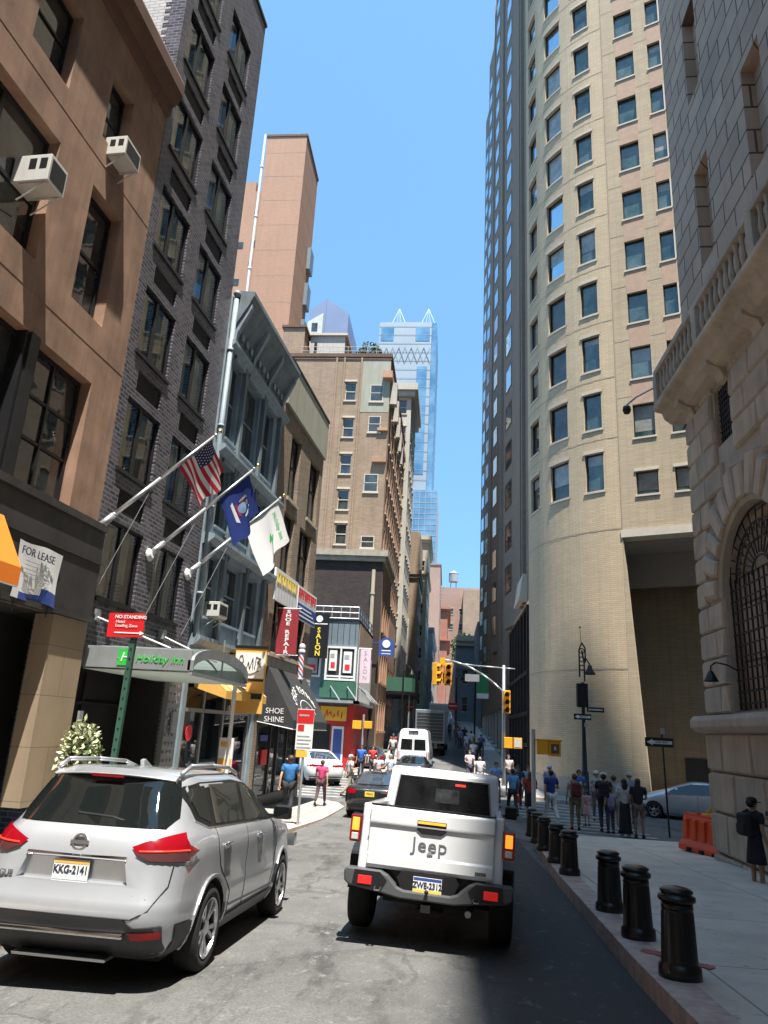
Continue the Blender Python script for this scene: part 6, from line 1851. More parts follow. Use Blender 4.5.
# upper ashlar storeys with deep windows
uw = [(a, a + .95, z_, z_ + 2.9) for a in (1.8, 5.0, 8.2, 11.4) for z_ in (13.4, 18.6, 23.8, 29, 34.2)]
m = KM(); m.facade(0, LENB, 10.66, 54.0, uw, 0, .55)
m.quad((0, 0, 10.3), (0, 0, 54), (0, 20, 54), (0, 20, 10.3))
m.box(-.0, LENB, 0.0, 22, 54, 54.3)
m.quad((LENB, 0, gb), (LENB, 22, gb), (LENB, 22, 54), (LENB, 0, 54)); m.quad((LENB, 22, gb), (0, 20, gb), (0, 20, 54), (LENB, 22, 54))
m.build('upper_wall', 'ashlar', BK)
for (a, b, c_, d_) in uw[:20]:
    m = KM(); m.box(a, b, .6, .68, c_, c_ + .08); m.box(a, b, .6, .68, d_ - .08, d_); m.box(a, a + .06, .6, .68, c_, d_); m.box(b - .06, b, .6, .68, c_, d_); m.box(a, b, .6, .66, (c_ + d_) / 2 - .04, (c_ + d_) / 2 + .04)
    o = m.build('window', 'alu_dark', BK); p = KM(); p.quad((a, .65, c_), (b, .65, c_), (b, .65, d_), (a, .65, d_)); p.build('pane', 'glass_dk', o)
# unseen block added above the parapet, shaped to throw the round corner's peaked shadow
m = MB(gb, 0, 0)
def kw(x, y): return (BYC - y, x - BX)      # world to local
pts = [kw(13.5, 15.28), kw(20.82, 7.12), kw(31, -2), kw(31, -20), kw(13.5, -20)]
m.prism(pts, 'z', 54.3, 80.0)
m.build('shadow_block', 'ashlar', BK)
# side street wing of the bank, closing the block
m = MB(gb)
pts = [kw(6.5, 18.2), kw(15.0, 14.2), kw(32, 6.2), kw(32, -8), kw(6.5, -8)]
m.prism(pts, 'z', gb - 1, 53.9)
m.build('side_wing', 'ashlar', BK)
# gooseneck lamp beside the arched window
wl = thing('wall_lamp', 'black gooseneck wall lamp beside the arched grille window', 'wall lamp', (BX - .1, BYC - 1.55, 3.3), -PI / 2)
m = MB(); m.tube([(.35, .1, 0), (.3, -.1, .12), (.15, -.28, .18), (.0, -.34, .12), (-.04, -.34, 0)], .018, 7); m.build('arm', 'iron', wl, smooth=True)
m = MB(); m.lathe([(.03, .02), (.06, -.02), (.15, -.2), (.16, -.22), (.13, -.22), (.04, -.06)], (-.04, -.34, 0), 14); m.build('shade', 'iron', wl, smooth=True)
cc = thing('security_camera', 'dome security camera on an arm at the balcony corner', 'security camera', (5.35, 18.9, 10.55), 0)
m = MB(); m.tube([(.1, -.1, .55), (-.35, .1, .35), (-.6, .2, .15)], .025, 6); m.build('arm', 'galv', cc)
m = MB(); m.lathe([(.03, .1), (.1, .08), (.12, -.02), (.08, -.12), (.01, -.15)], (-.6, .2, .02), 12); m.build('dome', 'iron', cc, smooth=True)

# two unseen blocks added behind the viewpoint to cut stray sky light
rb = thing('rear_sky_blocker', 'added unseen stone block behind the viewpoint, cutting sky light', 'building', (-30, -75, g(-60)), 0)
m = MB(); m.box(0, 70, 0, 20, -2, 48); m.build('wall', 'ashlar', rb)  # body of the added sky blocker
m = MB()
for i in range(14):
    for j in range(10): m.box(2 + i * 4.8, 4 + i * 4.8, 20.003, 20.06, 4 + j * 4.2, 6.4 + j * 4.2)
m.build('windows', 'glass_dk', rb)['kind'] = 'stuff'  # added panes on the unseen sky blocker
lb = thing('left_sky_blocker', 'added unseen brick block at left behind the viewpoint, cutting sky light', 'building', (wx(-55), -55, g(-55)), LROT)
m = MB(); m.box(0, 50.5, 0, 14, -6, 40); m.build('wall', 'tbrick', lb)  # body of the added sky blocker
m = MB()
for i in range(12):
    for j in range(10): m.box(2 + i * 4, 3.6 + i * 4, -.06, -.003, 2 + j * 3.6, 4.2 + j * 3.6)
m.build('windows', 'glass_dk', lb)['kind'] = 'stuff'  # added panes on the unseen sky blocker
# ================================================================ BOLLARDS
def bollard_proto():
    t = thing('bollard', '', 'bollard', (0, 0, 0), 0, 'black bollards along the right kerb')
    m = MB()
    m.lathe([(.20, 0), (.205, .03), (.20, .10), (.178, .12), (.172, .14), (.155, .55), (.150, .56), (.150, .575), (.156, .585), (.152, .60), (.150, .63)], n=28)
    m.build('shaft', 'bollard', t, smooth=True)
    m = MB()
    m.lathe([(.150, .63), (.178, .645), (.182, .665), (.178, .685), (.150, .695), (.146, .71), (.160, .72), (.160, .735), (.12, .755), (.06, .765), (.0, .768)], n=28)
    m.build('cap', 'bollard', t, smooth=True)
    m = MB()
    for k in range(12):
        a = 2 * PI * k / 12
        m.cyl((.168 * math.cos(a), .168 * math.sin(a), .14), (.15 * math.cos(a), .15 * math.sin(a), .54), .008, n=5)
    m.build('flute', 'bollard', t)
    return t
bpts = [(2.05, 7.35), (2.08, 8.92), (2.11, 10.5), (2.14, 13.9), (2.16, 15.6), (2.22, 17.9), (2.28, 19.7), (2.36, 21.7)]
ords = ['nearest of the black bollards, standing alone at lower right', 'second nearest black bollard along the right kerb', 'third nearest black bollard, with a gap behind it',
        'fourth black bollard, just beyond the gap in the row', 'fifth black bollard, beside the fourth', 'sixth black bollard along the kerb', 'seventh black bollard, before the grey signal post', 'farthest black bollard, beside the white pickup and grey post']
bp0 = bollard_proto()
for i, (x, y) in enumerate(bpts):
    o = bp0 if i == 0 else dup(bp0)
    o.location = (x, y, g(y) + .12); o.scale = (.88, .88, .93); o['label'] = ords[i]; o.rotation_euler = (R(rnd.uniform(-1, 1)), R(rnd.uniform(-1, 1)), 0)

# ================================================================ SIGNALS, LAMP, SIGNS
def signal_head(parent, x, y, z, rz, lit=None, name='signal_head', n=3):
    m = MB(); m.box(-.17, .17, -.12, .12, 0, .36 * n)
    a = m.build(name, 'signal_yellow', parent, bevel=.02); a.location = (x, y, z); a.rotation_euler = (0, 0, rz)
    for k in range(n):
        v = MB()
        for j in range(9):
            a0, a1 = PI * j / 9 - .1, PI * (j + 1) / 9 + .02
            v.quad((.13 * math.cos(a0), -.125, .18 + k * .36 + .13 * math.sin(a0)), (.13 * math.cos(a1), -.125, .18 + k * .36 + .13 * math.sin(a1)), (.13 * math.cos(a1), -.32, .18 + k * .36 + .13 * math.sin(a1)), (.13 * math.cos(a0), -.32, .18 + k * .36 + .13 * math.sin(a0)))
        v.build('visor', 'signal_yellow', a)
        l = MB(); l.lathe([(0, 0), (.115, 0), (.10, .02)], n=14); o = l.build('lens', 'sign_black' if k != lit else 'red_lit', a); o.location = (0, -.124, .18 + k * .36); o.rotation_euler = (PI / 2, 0, 0)
    return a
gs = g(37.2) + .1
SP_ = thing('traffic_signal', 'silver mast arm traffic signal pole with curved arm over the street', 'traffic signal', (2.72, 37.2, gs), 0)
m = MB(gs); m.cyl((0, 0, gs), (0, 0, 5.05), .10, .07, 12); m.lathe([(.2, 0), (.2, .3), (.14, .4)], (0, 0, gs), 12); m.build('pole', 'galv', SP_, smooth=True)
m = MB(gs)
pp = [(0, 0, 3.75), (-.5, 0, 4.2), (-1.1, 0, 4.6), (-1.8, 0, 4.95), (-2.5, 0, 5.15), (-3.1, 0, 5.22)]
m.tube(pp, .045, 8); m.tube([(.55, 0, 4.9), (0, 0, 4.92), (-1.4, 0, 4.98), (-2.2, 0, 5.05)], .03, 8); m.build('mast_arm', 'galv', SP_, smooth=True)
hd = signal_head(SP_, -3.35, 0, 3.95 - gs, R(65)); signal_head(SP_, -2.75, 0, 3.95 - gs, R(10)); signal_head(SP_, .12, -.25, 2.75 - gs, R(5))
m = MB(gs); m.box(-3.15, -2.9, -.05, .05, 4.9, 5.3); m.cyl((-3.05, 0, 4.0), (-3.05, 0, 5.2), .05, n=8); m.build('hanger', 'signal_yellow', SP_)
m = MB(gs)
for x in (-.0, .45): m.box(x, x + .4, -.35, -.05, 1.15, 1.65)
m.build('walk_signal', 'signal_yellow', SP_, bevel=.02)
m = MB(gs); m.box(.5, .8, -.36, -.35, 1.22, 1.58); m.build('walk_lens', 'offwhite', SP_)
m = MB(gs); m.box(-1.9, -1.2, -.03, .03, 4.2, 4.55); m.build('camera_box', 'alu', SP_)

gp = g(24.1) + .0
PP = thing('pedestrian_signal', 'grey post with two amber pedestrian signal boxes near the bollards', 'pedestrian signal', (2.68, 24.1, gp), 0)
m = MB(gp); m.cyl((0, 0, gp), (0, 0, 1.95), .07, .065, 12); m.lathe([(.13, 0), (.13, .25), (.08, .3)], (0, 0, gp), 12); m.build('post', 'galv', PP)
m = MB(gp); m.box(.1, .44, -.18, .1, 1.22, 1.66); m.box(.46, .82, -.15, .1, 1.18, 1.62); m.box(.05, .85, -.2, .0, 1.62, 1.68); m.build('signal_box', 'signal_yellow', PP, bevel=.02)
m = MB(gp); m.box(.52, .76, -.16, -.151, 1.26, 1.54); m.build('lens', 'plastic_brown' if 'plastic_brown' in MT else 'bark', PP)
m = MB(gp); m.lathe([(0, 0), (.03, 0), (.035, .05), (.03, .1), (0, .12)], (.64, -.165, 1.36), 6); m.build('symbol', 'offwhite', PP)

gl = g(37.3) + .12
LP = thing('street_lamp', 'black ornate street lamp with bell lantern, signal box and street name signs', 'street lamp', (6.42, 36.6, gl), 0)
m = MB(gl)
m.lathe([(.26, 0), (.26, .25), (.2, .3), (.17, 1.2), (.12, 1.3), (.09, 3.0), (.075, 5.2), (.09, 5.25), (.07, 5.3)], (0, 0, gl), 14)
m.build('column', 'iron', LP, smooth=True)
m = MB(gl)
m.tube([(-.13, 0, 4.6), (-.13, 0, 5.9), (0, 0, 6.25), (.16, 0, 6.0), (.16, 0, 5.3)], .04, 6); m.tube([(.1, 0, 4.4), (.1, 0, 5.3), (0, 0, 5.9)], .04, 6)
for t in range(3):
    cz = 5.05 + t * .4; m.tube([(.0 + .12 * math.cos(a), 0, cz + .12 * math.sin(a)) for a in [2 * PI * j / 10 for j in range(11)]], .025, 5)
m.cyl((-.02, 0, 6.25), (-.06, 0, 7.0), .015, n=5); m.ball((-.06, 0, 7.0), .05, 8)
m.build('scroll_bracket', 'iron', LP)
m = MB(gl); m.lathe([(.05, .35), (.1, .3), (.13, .15), (.26, -.05), (.28, -.1), (.2, -.12)], (.36, 0, 4.85), 14); m.cyl((.36, 0, 5.2), (.2, 0, 5.5), .03, n=6); m.build('lantern', 'iron', LP, smooth=True)
m = MB(gl); m.box(-.3, .22, -.2, .15, 3.2, 4.3); m.build('signal_box', 'iron', LP, bevel=.03)
def one_way(parent, x, z, w_=.9, h=.3, y=-.1, dz=0):
    m = MB(dz); m.box(x, x + w_, y - .012, y, z, z + h); m.build('sign_plate', 'sign_black', parent)
    m = MB(dz)
    yy = y - .016
    m.add([(x + w_ * .06, yy, z + h * .5), (x + w_ * .26, yy, z + h * .85), (x + w_ * .26, yy, z + h * .68), (x + w_ * .95, yy, z + h * .68), (x + w_ * .95, yy, z + h * .32), (x + w_ * .26, yy, z + h * .32), (x + w_ * .26, yy, z + h * .15)], [(0, 6, 5, 4, 3, 2, 1)])
    m.build('arrow', 'sign_white', parent)
    text('ONE WAY', h * .3, 'sign_black', parent, (x + w_ * .58, yy - .004, z + h * .5 - dz), FRONT, depth=.001, bold=.002)
one_way(LP, -.48, 2.62, .8, .27, -.2, gl)
m = MB(gl); m.box(.15, .95, -.1, -.08, 3.0, 3.22); m.build('name_plate', 'sign_black', LP)
m = MB(gl); m.box(.22, .88, -.104, -.1, 3.08, 3.14); m.build('name_lettering', 'offwhite', LP)
m = MB(gl); m.box(0, .18, -.22, -.2, 2.3, 2.48); m.build('small_plate', 'galv', LP)

go = g(25.1) + .05
OW = thing('one_way_sign', 'black and white ONE WAY sign on slim post before the silver hatchback', 'sign', (6.9, 25.1, go), 0)
m = MB(go); m.cyl((.02, 0, go), (-.05, 0, 2.0), .03, n=8); m.build('post', 'iron', OW)
one_way(OW, -.6, 1.62, .88, .28, -.06, go)
m = MB(go); m.box(-.1, .02, -.08, -.06, 2.02, 2.2); m.build('small_plate', 'galv', OW)

# ================================================================ ORANGE BARRIER, BARRICADE
gbr = g(19.6) + .12
OB = thing('water_barrier', 'orange plastic water-filled barrier standing against the bank wall', 'barrier', (6.33, 19.55, gbr), R(-74))
m = MB()
m.add([(-.95, -.27, 0), (.95, -.27, 0), (.95, .27, 0), (-.95, .27, 0), (-.95, -.27, .14), (.95, -.27, .14), (.95, .27, .14), (-.95, .27, .14), (-.93, -.16, .26), (.93, -.16, .26), (.93, .16, .26), (-.93, .16, .26), (-.9, -.11, .8), (.9, -.11, .8), (.9, .11, .8), (-.9, .11, .8)],
      [(0, 3, 2, 1), (0, 1, 5, 4), (1, 2, 6, 5), (2, 3, 7, 6), (3, 0, 4, 7), (4, 5, 9, 8), (5, 6, 10, 9), (6, 7, 11, 10), (7, 4, 8, 11), (8, 9, 13, 12), (9, 10, 14, 13), (10, 11, 15, 14), (11, 8, 12, 15), (12, 13, 14, 15)])
for k in range(5): m.box(-.82 + k * .36, -.66 + k * .36, -.19, .19, .27, .74)
m.build('body', 'plastic_orange', OB, bevel=.03)
m = MB(); m.box(-.9, .9, -.07, .07, .8, .86); m.cyl((-.4, 0, .86), (-.4, 0, .9), .06, n=10); m.cyl((.4, 0, .86), (.4, 0, .9), .06, n=10); m.build('cap', 'plastic_orange', OB)
m = MB()
for x in (-.55, -.05, .45): m.box(x, x + .16, -.3, -.272, .02, .1)
m.build('fork_slot', 'arch', OB)
YB = thing('barrier_lamp', 'yellow barricade lights piled behind the orange barrier', 'barricade light', (6.98, 21.4, g(21.4) + .12), 0)
m = MB(); m.box(-.3, .3, -.12, .12, 0, .85); m.build('body', 'signal_yellow', YB, bevel=.03)
m = MB(); m.box(-.2, .2, -.15, -.12, .55, .78); m.box(-.25, -.05, -.15, -.12, .2, .45); m.build('lens', 'plastic_orange', YB)
m = MB(); m.tube([(-.1, 0, .85), (0, 0, 1.0), (.1, 0, .85)], .025, 6); m.build('handle', 'signal_yellow', YB)
HY = thing('red_sprinkler_connection', 'small red pipe fitting on the dark recess wall behind the hatchback', 'fire fitting', (9.2, 35.6, g(35.6) + .12), 0)
m = MB(); m.cyl((0, 0, 0), (0, 0, .9), .08, n=10); m.lathe([(.2, 0), (.22, .05), (.2, .12), (.08, .16)], (0, 0, .88), 12); m.tube([(-.35, -.1, 1.0), (0, 0, .95), (.35, -.1, 1.0)], .07, 8); m.ball((0, 0, 1.15), .12, 8); m.build('fitting', 'sign_red', HY); HY.scale = (.6, .6, .8); HY.location = (9.9, 35.0, g(35) + .12)
# ================================================================ VEHICLES
def superring(yr, yf, hw, e, n=56, e2=None, tr=0.0, tf=0.0):
    pts = []
    yc = (yr + yf) / 2; L_ = (yf - yr) / 2
    for k in range(n):
        t = 2 * PI * (k + .5) / n
        c, s_ = math.cos(t), math.sin(t)
        # even spacing along a rounded rectangle
        x = hw * math.copysign(abs(c) ** (2 / e), c); y = math.copysign(abs(s_) ** (2 / e), s_)
        w_ = 1 - (tr * max(0, -y) ** 3 if y < 0 else tf * max(0, y) ** 3)
        pts.append((x * w_, yc + L_ * y))
    return pts
def rrect(yr, yf, hw, rr, rf, n=7, m_=8, tr=0.0, tf=0.0, bow=0.03):
    """plan outline as a rounded rectangle: corner radii rr (rear) and rf (front), softly bowed ends"""
    pts = []
    def seg(a, b, k): 
        return [(a[0] + (b[0] - a[0]) * i / k, a[1] + (b[1] - a[1]) * i / k) for i in range(k)]
    def arc(cx, cy, r, a0, a1):
        return [(cx + r * math.cos(a0 + (a1 - a0) * i / n), cy + r * math.sin(a0 + (a1 - a0) * i / n)) for i in range(n)]
    pts += arc(hw - rr, yr + rr, rr, -PI / 2, 0)
    pts += seg((hw, yr + rr), (hw, yf - rf), m_ * 2)
    pts += arc(hw - rf, yf - rf, rf, 0, PI / 2)
    pts += seg((hw - rf, yf), (-hw + rf, yf), m_)
    pts += arc(-hw + rf, yf - rf, rf, PI / 2, PI)
    pts += seg((-hw, yf - rf), (-hw, yr + rr), m_ * 2)
    pts += arc(-hw + rr, yr + rr, rr, PI, 1.5 * PI)
    pts += seg((-hw + rr, yr), (hw - rr, yr), m_)
    out = []
    L_ = yf - yr
    for x, y in pts:
        t = (y - yr) / L_
        k = 1 - tr * max(0, (.3 - t) / .3) ** 2 - tf * max(0, (t - .7) / .3) ** 2
        b = bow * (1 - (x / hw) ** 2)
        yy = y - b * max(0, 1 - t * 6) + b * max(0, 1 - (1 - t) * 6)
        out.append((x * k, yy))
    return out
def slice_body(slices, name, mat, parent, arches=(), bow=.04, sub=1, recess=None):
    """slices: (z, y rear, y front, half width, rear radius, front radius, rear taper, front taper)"""
    m = MB(); rings = []
    for (z, yr, yf, hw, rr, rf, tr, tf) in slices:
        rings.append([(x, y, z) for x, y in rrect(yr, yf, hw, rr, rf, tr=tr, tf=tf, bow=bow)])
    n = len(rings[0]); pts = [p for r_ in rings for p in r_]
    fs = [(i * n + k, i * n + (k + 1) % n, (i + 1) * n + (k + 1) % n, (i + 1) * n + k) for i in range(len(rings) - 1) for k in range(n)]
    fs.append(tuple(reversed(range(n)))); fs.append(tuple((len(rings) - 1) * n + k for k in range(n)))
    m.add(pts, fs)
    o = m.build(name, [mat, 'arch'], parent, smooth=True)
    if arches:
        cut = MB()
        for (y, z, r_, hw) in arches:
            for s in (-1, 1):
                pa = [(y + r_ * math.cos(a), z + r_ * math.sin(a)) for a in [PI * i / 20 for i in range(21)]] + [(y - r_, -.3), (y + r_, -.3)]
                cut.prism(pa, 'x', min(s * (hw - .34), s * (hw + .3)), max(s * (hw - .34), s * (hw + .3)))
        c = cut.build('cutter', 'arch', parent)
        c.data.materials.clear(); c.data.materials.append(MT['arch'])
        # a union of cylinders and boxes keeps the cutter manifold enough for the exact solver
        b = o.modifiers.new('b', 'BOOLEAN'); b.operation = 'DIFFERENCE'; b.object = c; b.solver = 'EXACT'
        b.material_mode = 'TRANSFER'
        bake(o)
        if recess:
            rc = MB(); rc.hexa(recess); r_o = rc.build('cutter', mat, parent)
            b = o.modifiers.new('b2', 'BOOLEAN'); b.operation = 'DIFFERENCE'; b.object = r_o; b.solver = 'EXACT'; bake(o); bpy.data.objects.remove(r_o)
        me = c.data; bpy.data.objects.remove(c); bpy.data.meshes.remove(me)
        o.data.polygons.foreach_set('use_smooth', [True] * len(o.data.polygons))
        es = o.modifiers.new('edges', 'EDGE_SPLIT'); es.split_angle = R(42); bake(o)
    return o
def bvh_of(o):
    return BVHTree.FromPolygons([v.co.copy() for v in o.data.vertices], [tuple(p.vertices) for p in o.data.polygons])
def densify(poly, step):
    out = []
    for a, b in zip(poly, poly[1:] + poly[:1]):
        k = max(1, int(math.dist(a, b) / step))
        out += [(a[0] + (b[0] - a[0]) * i / k, a[1] + (b[1] - a[1]) * i / k) for i in range(k)]
    return out
def inpoly(p, poly):
    c = False; n = len(poly)
    for i in range(n):
        a, b = poly[i], poly[i - 1]
        if (a[1] > p[1]) != (b[1] > p[1]) and p[0] < (b[0] - a[0]) * (p[1] - a[1]) / (b[1] - a[1]) + a[0]: c = not c
    return c
def patch_on(bvh, poly, axis, off, name, mat, parent, step=.06, sign=1, thick=.0, smooth=True):
    """outline cut from the body surface itself and lifted off it by `off`; axis 'x' = seen from the side (y,z), 'y' = seen from behind (x,z)"""
    poly = densify(poly, step)
    xs = [p[0] for p in poly]; zs = [p[1] for p in poly]
    pts = [Vector(p) for p in poly]; nb = len(pts)
    a = min(xs)
    while a < max(xs):
        b = min(zs)
        while b < max(zs):
            if inpoly((a, b), poly) and min(math.dist((a, b), p) for p in poly) > step * .4: pts.append(Vector((a, b)))
            b += step
        a += step
    v2, e, f, *_ = delaunay_2d_cdt(pts, [], [list(range(nb))], 1, 1e-5)
    out = []; last = None
    for p in v2:
        if axis == 'x': o_ = Vector((sign * 3, p.x, p.y)); d = Vector((-sign, 0, 0))
        elif axis == 'y': o_ = Vector((p.x, -3, p.y)); d = Vector((0, 1, 0))
        else: o_ = Vector((p.x, p.y, 4)); d = Vector((0, 0, -1))
        h = bvh.ray_cast(o_, d)
        if h[0] is None: out.append(None)
        else:
            nn = h[1] if h[1].dot(d) < 0 else -h[1]
            out.append(h[0] + nn * off)
    m = MB(); base = {}
    for i, p in enumerate(out):
        if p is not None: base[i] = len(m.v); m.v.append(tuple(p))
    for t in f:
        if all(i in base for i in t): m.f.append(tuple(base[i] for i in t)); m.m.append(0)
    o = m.build(name, mat, parent, smooth=smooth)
    if thick:
        so = o.modifiers.new('s', 'SOLIDIFY'); so.thickness = thick; so.offset = 1 if sign > 0 else -1; bake(o)
    return o
def line_on(bvh, pts2, axis, r, name, mat, parent, sign=1, step=.05, off=0.0):
    """seam or trim strip that follows the surface"""
    m = MB(); P = []
    for a, b in zip(pts2[:-1], pts2[1:]):
        k = max(1, int(math.dist(a, b) / step))
        P += [(a[0] + (b[0] - a[0]) * i / k, a[1] + (b[1] - a[1]) * i / k) for i in range(k)]
    P.append(pts2[-1]); H = []
    for p in P:
        if axis == 'x': h = bvh.ray_cast(Vector((sign * 3, p[0], p[1])), Vector((-sign, 0, 0)))
        elif axis == 'y': h = bvh.ray_cast(Vector((p[0], -3, p[1])), Vector((0, 1, 0)))
        else: h = bvh.ray_cast(Vector((p[0], p[1], 4)), Vector((0, 0, -1)))
        if h[0] is not None: H.append(h[0] + (h[1] if off else Vector((0, 0, 0))) * off)
    m.tube([tuple(h) for h in H], r, 5)
    return m.build(name, mat, parent)
def wheel(parent, x, y, r, w_, side, style=5, detail=True):
    """tyre with rim and spokes; side +1 outer face towards +x"""
    m = MB(); rr = r * .68
    m.lathe([(rr, -w_ / 2 + .015), (rr + .02, -w_ / 2), (r - .05, -w_ / 2), (r - .018, -w_ / 2 + .02), (r, -w_ / 2 + .05), (r, w_ / 2 - .05), (r - .018, w_ / 2 - .02), (r - .05, w_ / 2), (rr + .02, w_ / 2), (rr, w_ / 2 - .015), (rr, -w_ / 2 + .015)], n=40, caps=False)
    rot = Matrix.Rotation(PI / 2, 4, 'Y')
    ty = m.build('wheel', 'tyre', parent, smooth=True); ty.data.transform(rot)
    ty.location = (x, y, r)
    if not detail:
        h = MB(); h.lathe([(rr * .98, 0), (rr * .98, .02), (rr * .2, .03), (0, .035)], (0, 0, side * (w_ / 2 - .05) if side > 0 else -(w_ / 2 - .05) - .03), 20)
        o = h.build('rim', 'rim', ty); o.data.transform(rot); return ty
    h = MB()
    zf = w_ / 2
    h.lathe([(rr * 1.0, zf - .02), (rr * 1.0, zf + .0), (rr * .96, zf - .004), (rr * .93, zf - .03), (rr * .92, -zf + .02)], n=40, caps=False)
    for k in range(style):
        a = 2 * PI * k / style
        for d_ in (-.15, .15):
            a1 = a + d_; a2 = a + d_ * 1.5
            n1 = Vector((-math.sin(a1), math.cos(a1), 0))
            p0 = Vector((math.cos(a) * rr * .2, math.sin(a) * rr * .2, zf - .035)) + n1 * .0; p1 = Vector((math.cos(a2) * rr * .95, math.sin(a2) * rr * .95, zf - .015))
            wd = .022
            h.hexa([p0 - n1 * wd * 1.1 - Vector((0, 0, .05)), p1 - n1 * wd - Vector((0, 0, .03)), p1 + n1 * wd - Vector((0, 0, .03)), p0 + n1 * wd * 1.1 - Vector((0, 0, .05)), p0 - n1 * wd * .8, p1 - n1 * wd * .8, p1 + n1 * wd * .8, p0 + n1 * wd * .8])
    h.lathe([(.075, zf - .06), (.075, zf - .03), (.06, zf - .02), (0, zf - .018)], n=16)
    o = h.build('rim', 'rim', ty); o.data.transform(rot if side > 0 else Matrix.Rotation(-PI / 2, 4, 'Y'))
    b = MB(); b.lathe([(rr * .9, -.02), (rr * .9, .0), (0, .01)], n=24); o = b.build('brake_disc', 'arch', ty); o.data.transform(rot)
    return ty
def plate(parent, x, y, z, txt, bg='sign_white', fg='text_dark', w_=.31, h=.155, name='license_plate', extra=None):
    m = MB(); m.box(x - w_ / 2, x + w_ / 2, y - .012, y, z - h / 2, z + h / 2)
    o = m.build(name, bg, parent)
    text(txt, .085, fg, o, (x, y - .014, z - .002), FRONT, depth=.002, bold=.002, sx=.82)
    if extra:
        m = MB(); m.box(x - w_ / 2 + .004, x + w_ / 2 - .004, y - .0135, y - .012, z + h / 2 - .032, z + h / 2 - .004, 0); m.box(x - w_ / 2 + .004, x + w_ / 2 - .004, y - .0135, y - .012, z - h / 2 + .004, z - h / 2 + .034, 1)
        m.build('plate_band', extra, o)
    return o

# ---------------------------------------------------------------- silver SUV (left foreground)
gy = lambda x, y: g(y) + crown(x, y)
SV = thing('suv', 'silver grey SUV with red tail lamps parked at the left kerb in the foreground', 'SUV', (-2.90, 5.98, 0), R(-1.2))
SV.scale = (.95, .95, .95)
SV.location.z = gy(-2.9, 8.0) + .045 * 2.02
SV.rotation_euler = (-.045, R(.3), R(-1.6))
sl = [(.22, .36, 4.30, .76, .2, .3, .05, .06), (.30, .17, 4.46, .85, .22, .35, .06, .08), (.40, .07, 4.58, .90, .24, .4, .07, .10), (.54, .02, 4.65, .915, .26, .45, .07, .12),
      (.62, .01, 4.67, .918, .26, .5, .07, .12), (.68, .03, 4.66, .915, .26, .5, .07, .12), (.78, .075, 4.64, .905, .27, .5, .07, .12), (.95, .10, 4.58, .912, .28, .5, .075, .13), (1.04, .125, 4.42, .908, .28, .5, .08, .13),
      (1.11, .15, 4.05, .895, .28, .4, .09, .14), (1.16, .18, 3.72, .875, .28, .35, .10, .14), (1.20, .22, 3.50, .845, .27, .32, .10, .13), (1.30, .30, 3.28, .80, .26, .3, .10, .11), (1.45, .40, 2.98, .742, .25, .3, .10, .10),
      (1.57, .48, 2.66, .69, .24, .32, .10, .10), (1.64, .56, 2.45, .63, .22, .34, .08, .10), (1.675, .66, 2.2, .55, .2, .34, .06, .1), (1.69, .82, 2.0, .42, .16, .3, .04, .1)]
body = slice_body(sl, 'body', 'silver', SV, arches=((1.0, .355, .415, .90), (3.72, .355, .415, .90)),
                  recess=[(-.56, -.3, .765), (.56, -.3, .765), (.47, .12, .80), (-.47, .12, .80), (-.50, -.3, .972), (.50, -.3, .972), (.42, .115, .965), (-.42, .115, .965)])
bv = bvh_of(body)
# roof spoiler
m = MB()
ns = 12; pts = []; fs = []
for i in range(ns + 1):
    t = -1 + 2 * i / ns; x = .585 * t; e = abs(t) ** 2.5
    pts += [(x, .40 + .16 * e, 1.615 - .035 * e), (x, .385 + .16 * e, 1.63 - .035 * e), (x, .60, 1.678 - .05 * e), (x, .95, 1.699 - .05 * e), (x, .95, 1.60), (x, .60, 1.60)]
for i in range(ns):
    for k in range(6): fs.append((i * 6 + k, i * 6 + (k + 1) % 6, i * 6 + 6 + (k + 1) % 6, i * 6 + 6 + k))
fs += [tuple(range(6)), tuple(ns * 6 + k for k in reversed(range(6)))]
m.add(pts, fs); m.build('spoiler', 'silver', SV, bevel=.012)
m = MB(); m.box(-.15, .15, .388, .41, 1.60, 1.615); m.build('brake_lamp', 'tail_red', SV)
m = MB(); m.prism([(1.1, 1.69), (1.32, 1.69), (1.12, 1.765), (1.07, 1.75)], 'x', -.02, .02); m.build('antenna_fin', 'silver', SV, bevel=.006)
rg = [(-.66, 1.215), (.66, 1.215), (.71, 1.30), (.665, 1.45), (.60, 1.60), (-.60, 1.60), (-.665, 1.45), (-.71, 1.30)]
patch_on(bv, rg, 'y', .007, 'rear_glass', 'car_glass', SV, .07)
m = MB(); m.tube([(.42, .235, 1.235), (.18, .245, 1.285), (-.14, .25, 1.30)], .012, 6); m.cyl((.42, .22, 1.235), (.42, .27, 1.235), .03, n=8); m.build('rear_wiper', 'sign_black', SV)
tail = [(.46, 1.075), (.60, 1.13), (.79, 1.185), (.87, 1.05), (.86, .975), (.62, .98), (.52, 1.02)]
for s, nm in ((1, 'tail_lamp'), (-1, 'tail_lamp')):
    tl = [(s * x, z) for x, z in tail]
    if s < 0: tl.reverse()
    o = patch_on(bv, tl, 'y', .016, nm, 'tail_red', SV, .045)
    sm = [(s * x, z) for x, z in ((.50, 1.03), (.875, 1.045), (.86, .975), (.62, .98), (.52, 1.02))]
    if s < 0: sm.reverse()
    patch_on(bv, sm, 'y', .021, 'smoked_lens', 'tail_smoke', o, .045)
    line_on(bv, [(s * .53, 1.045), (s * .70, 1.05), (s * .85, 1.055)], 'y', .007, 'lamp_strip', 'red_lit', o, off=.02)
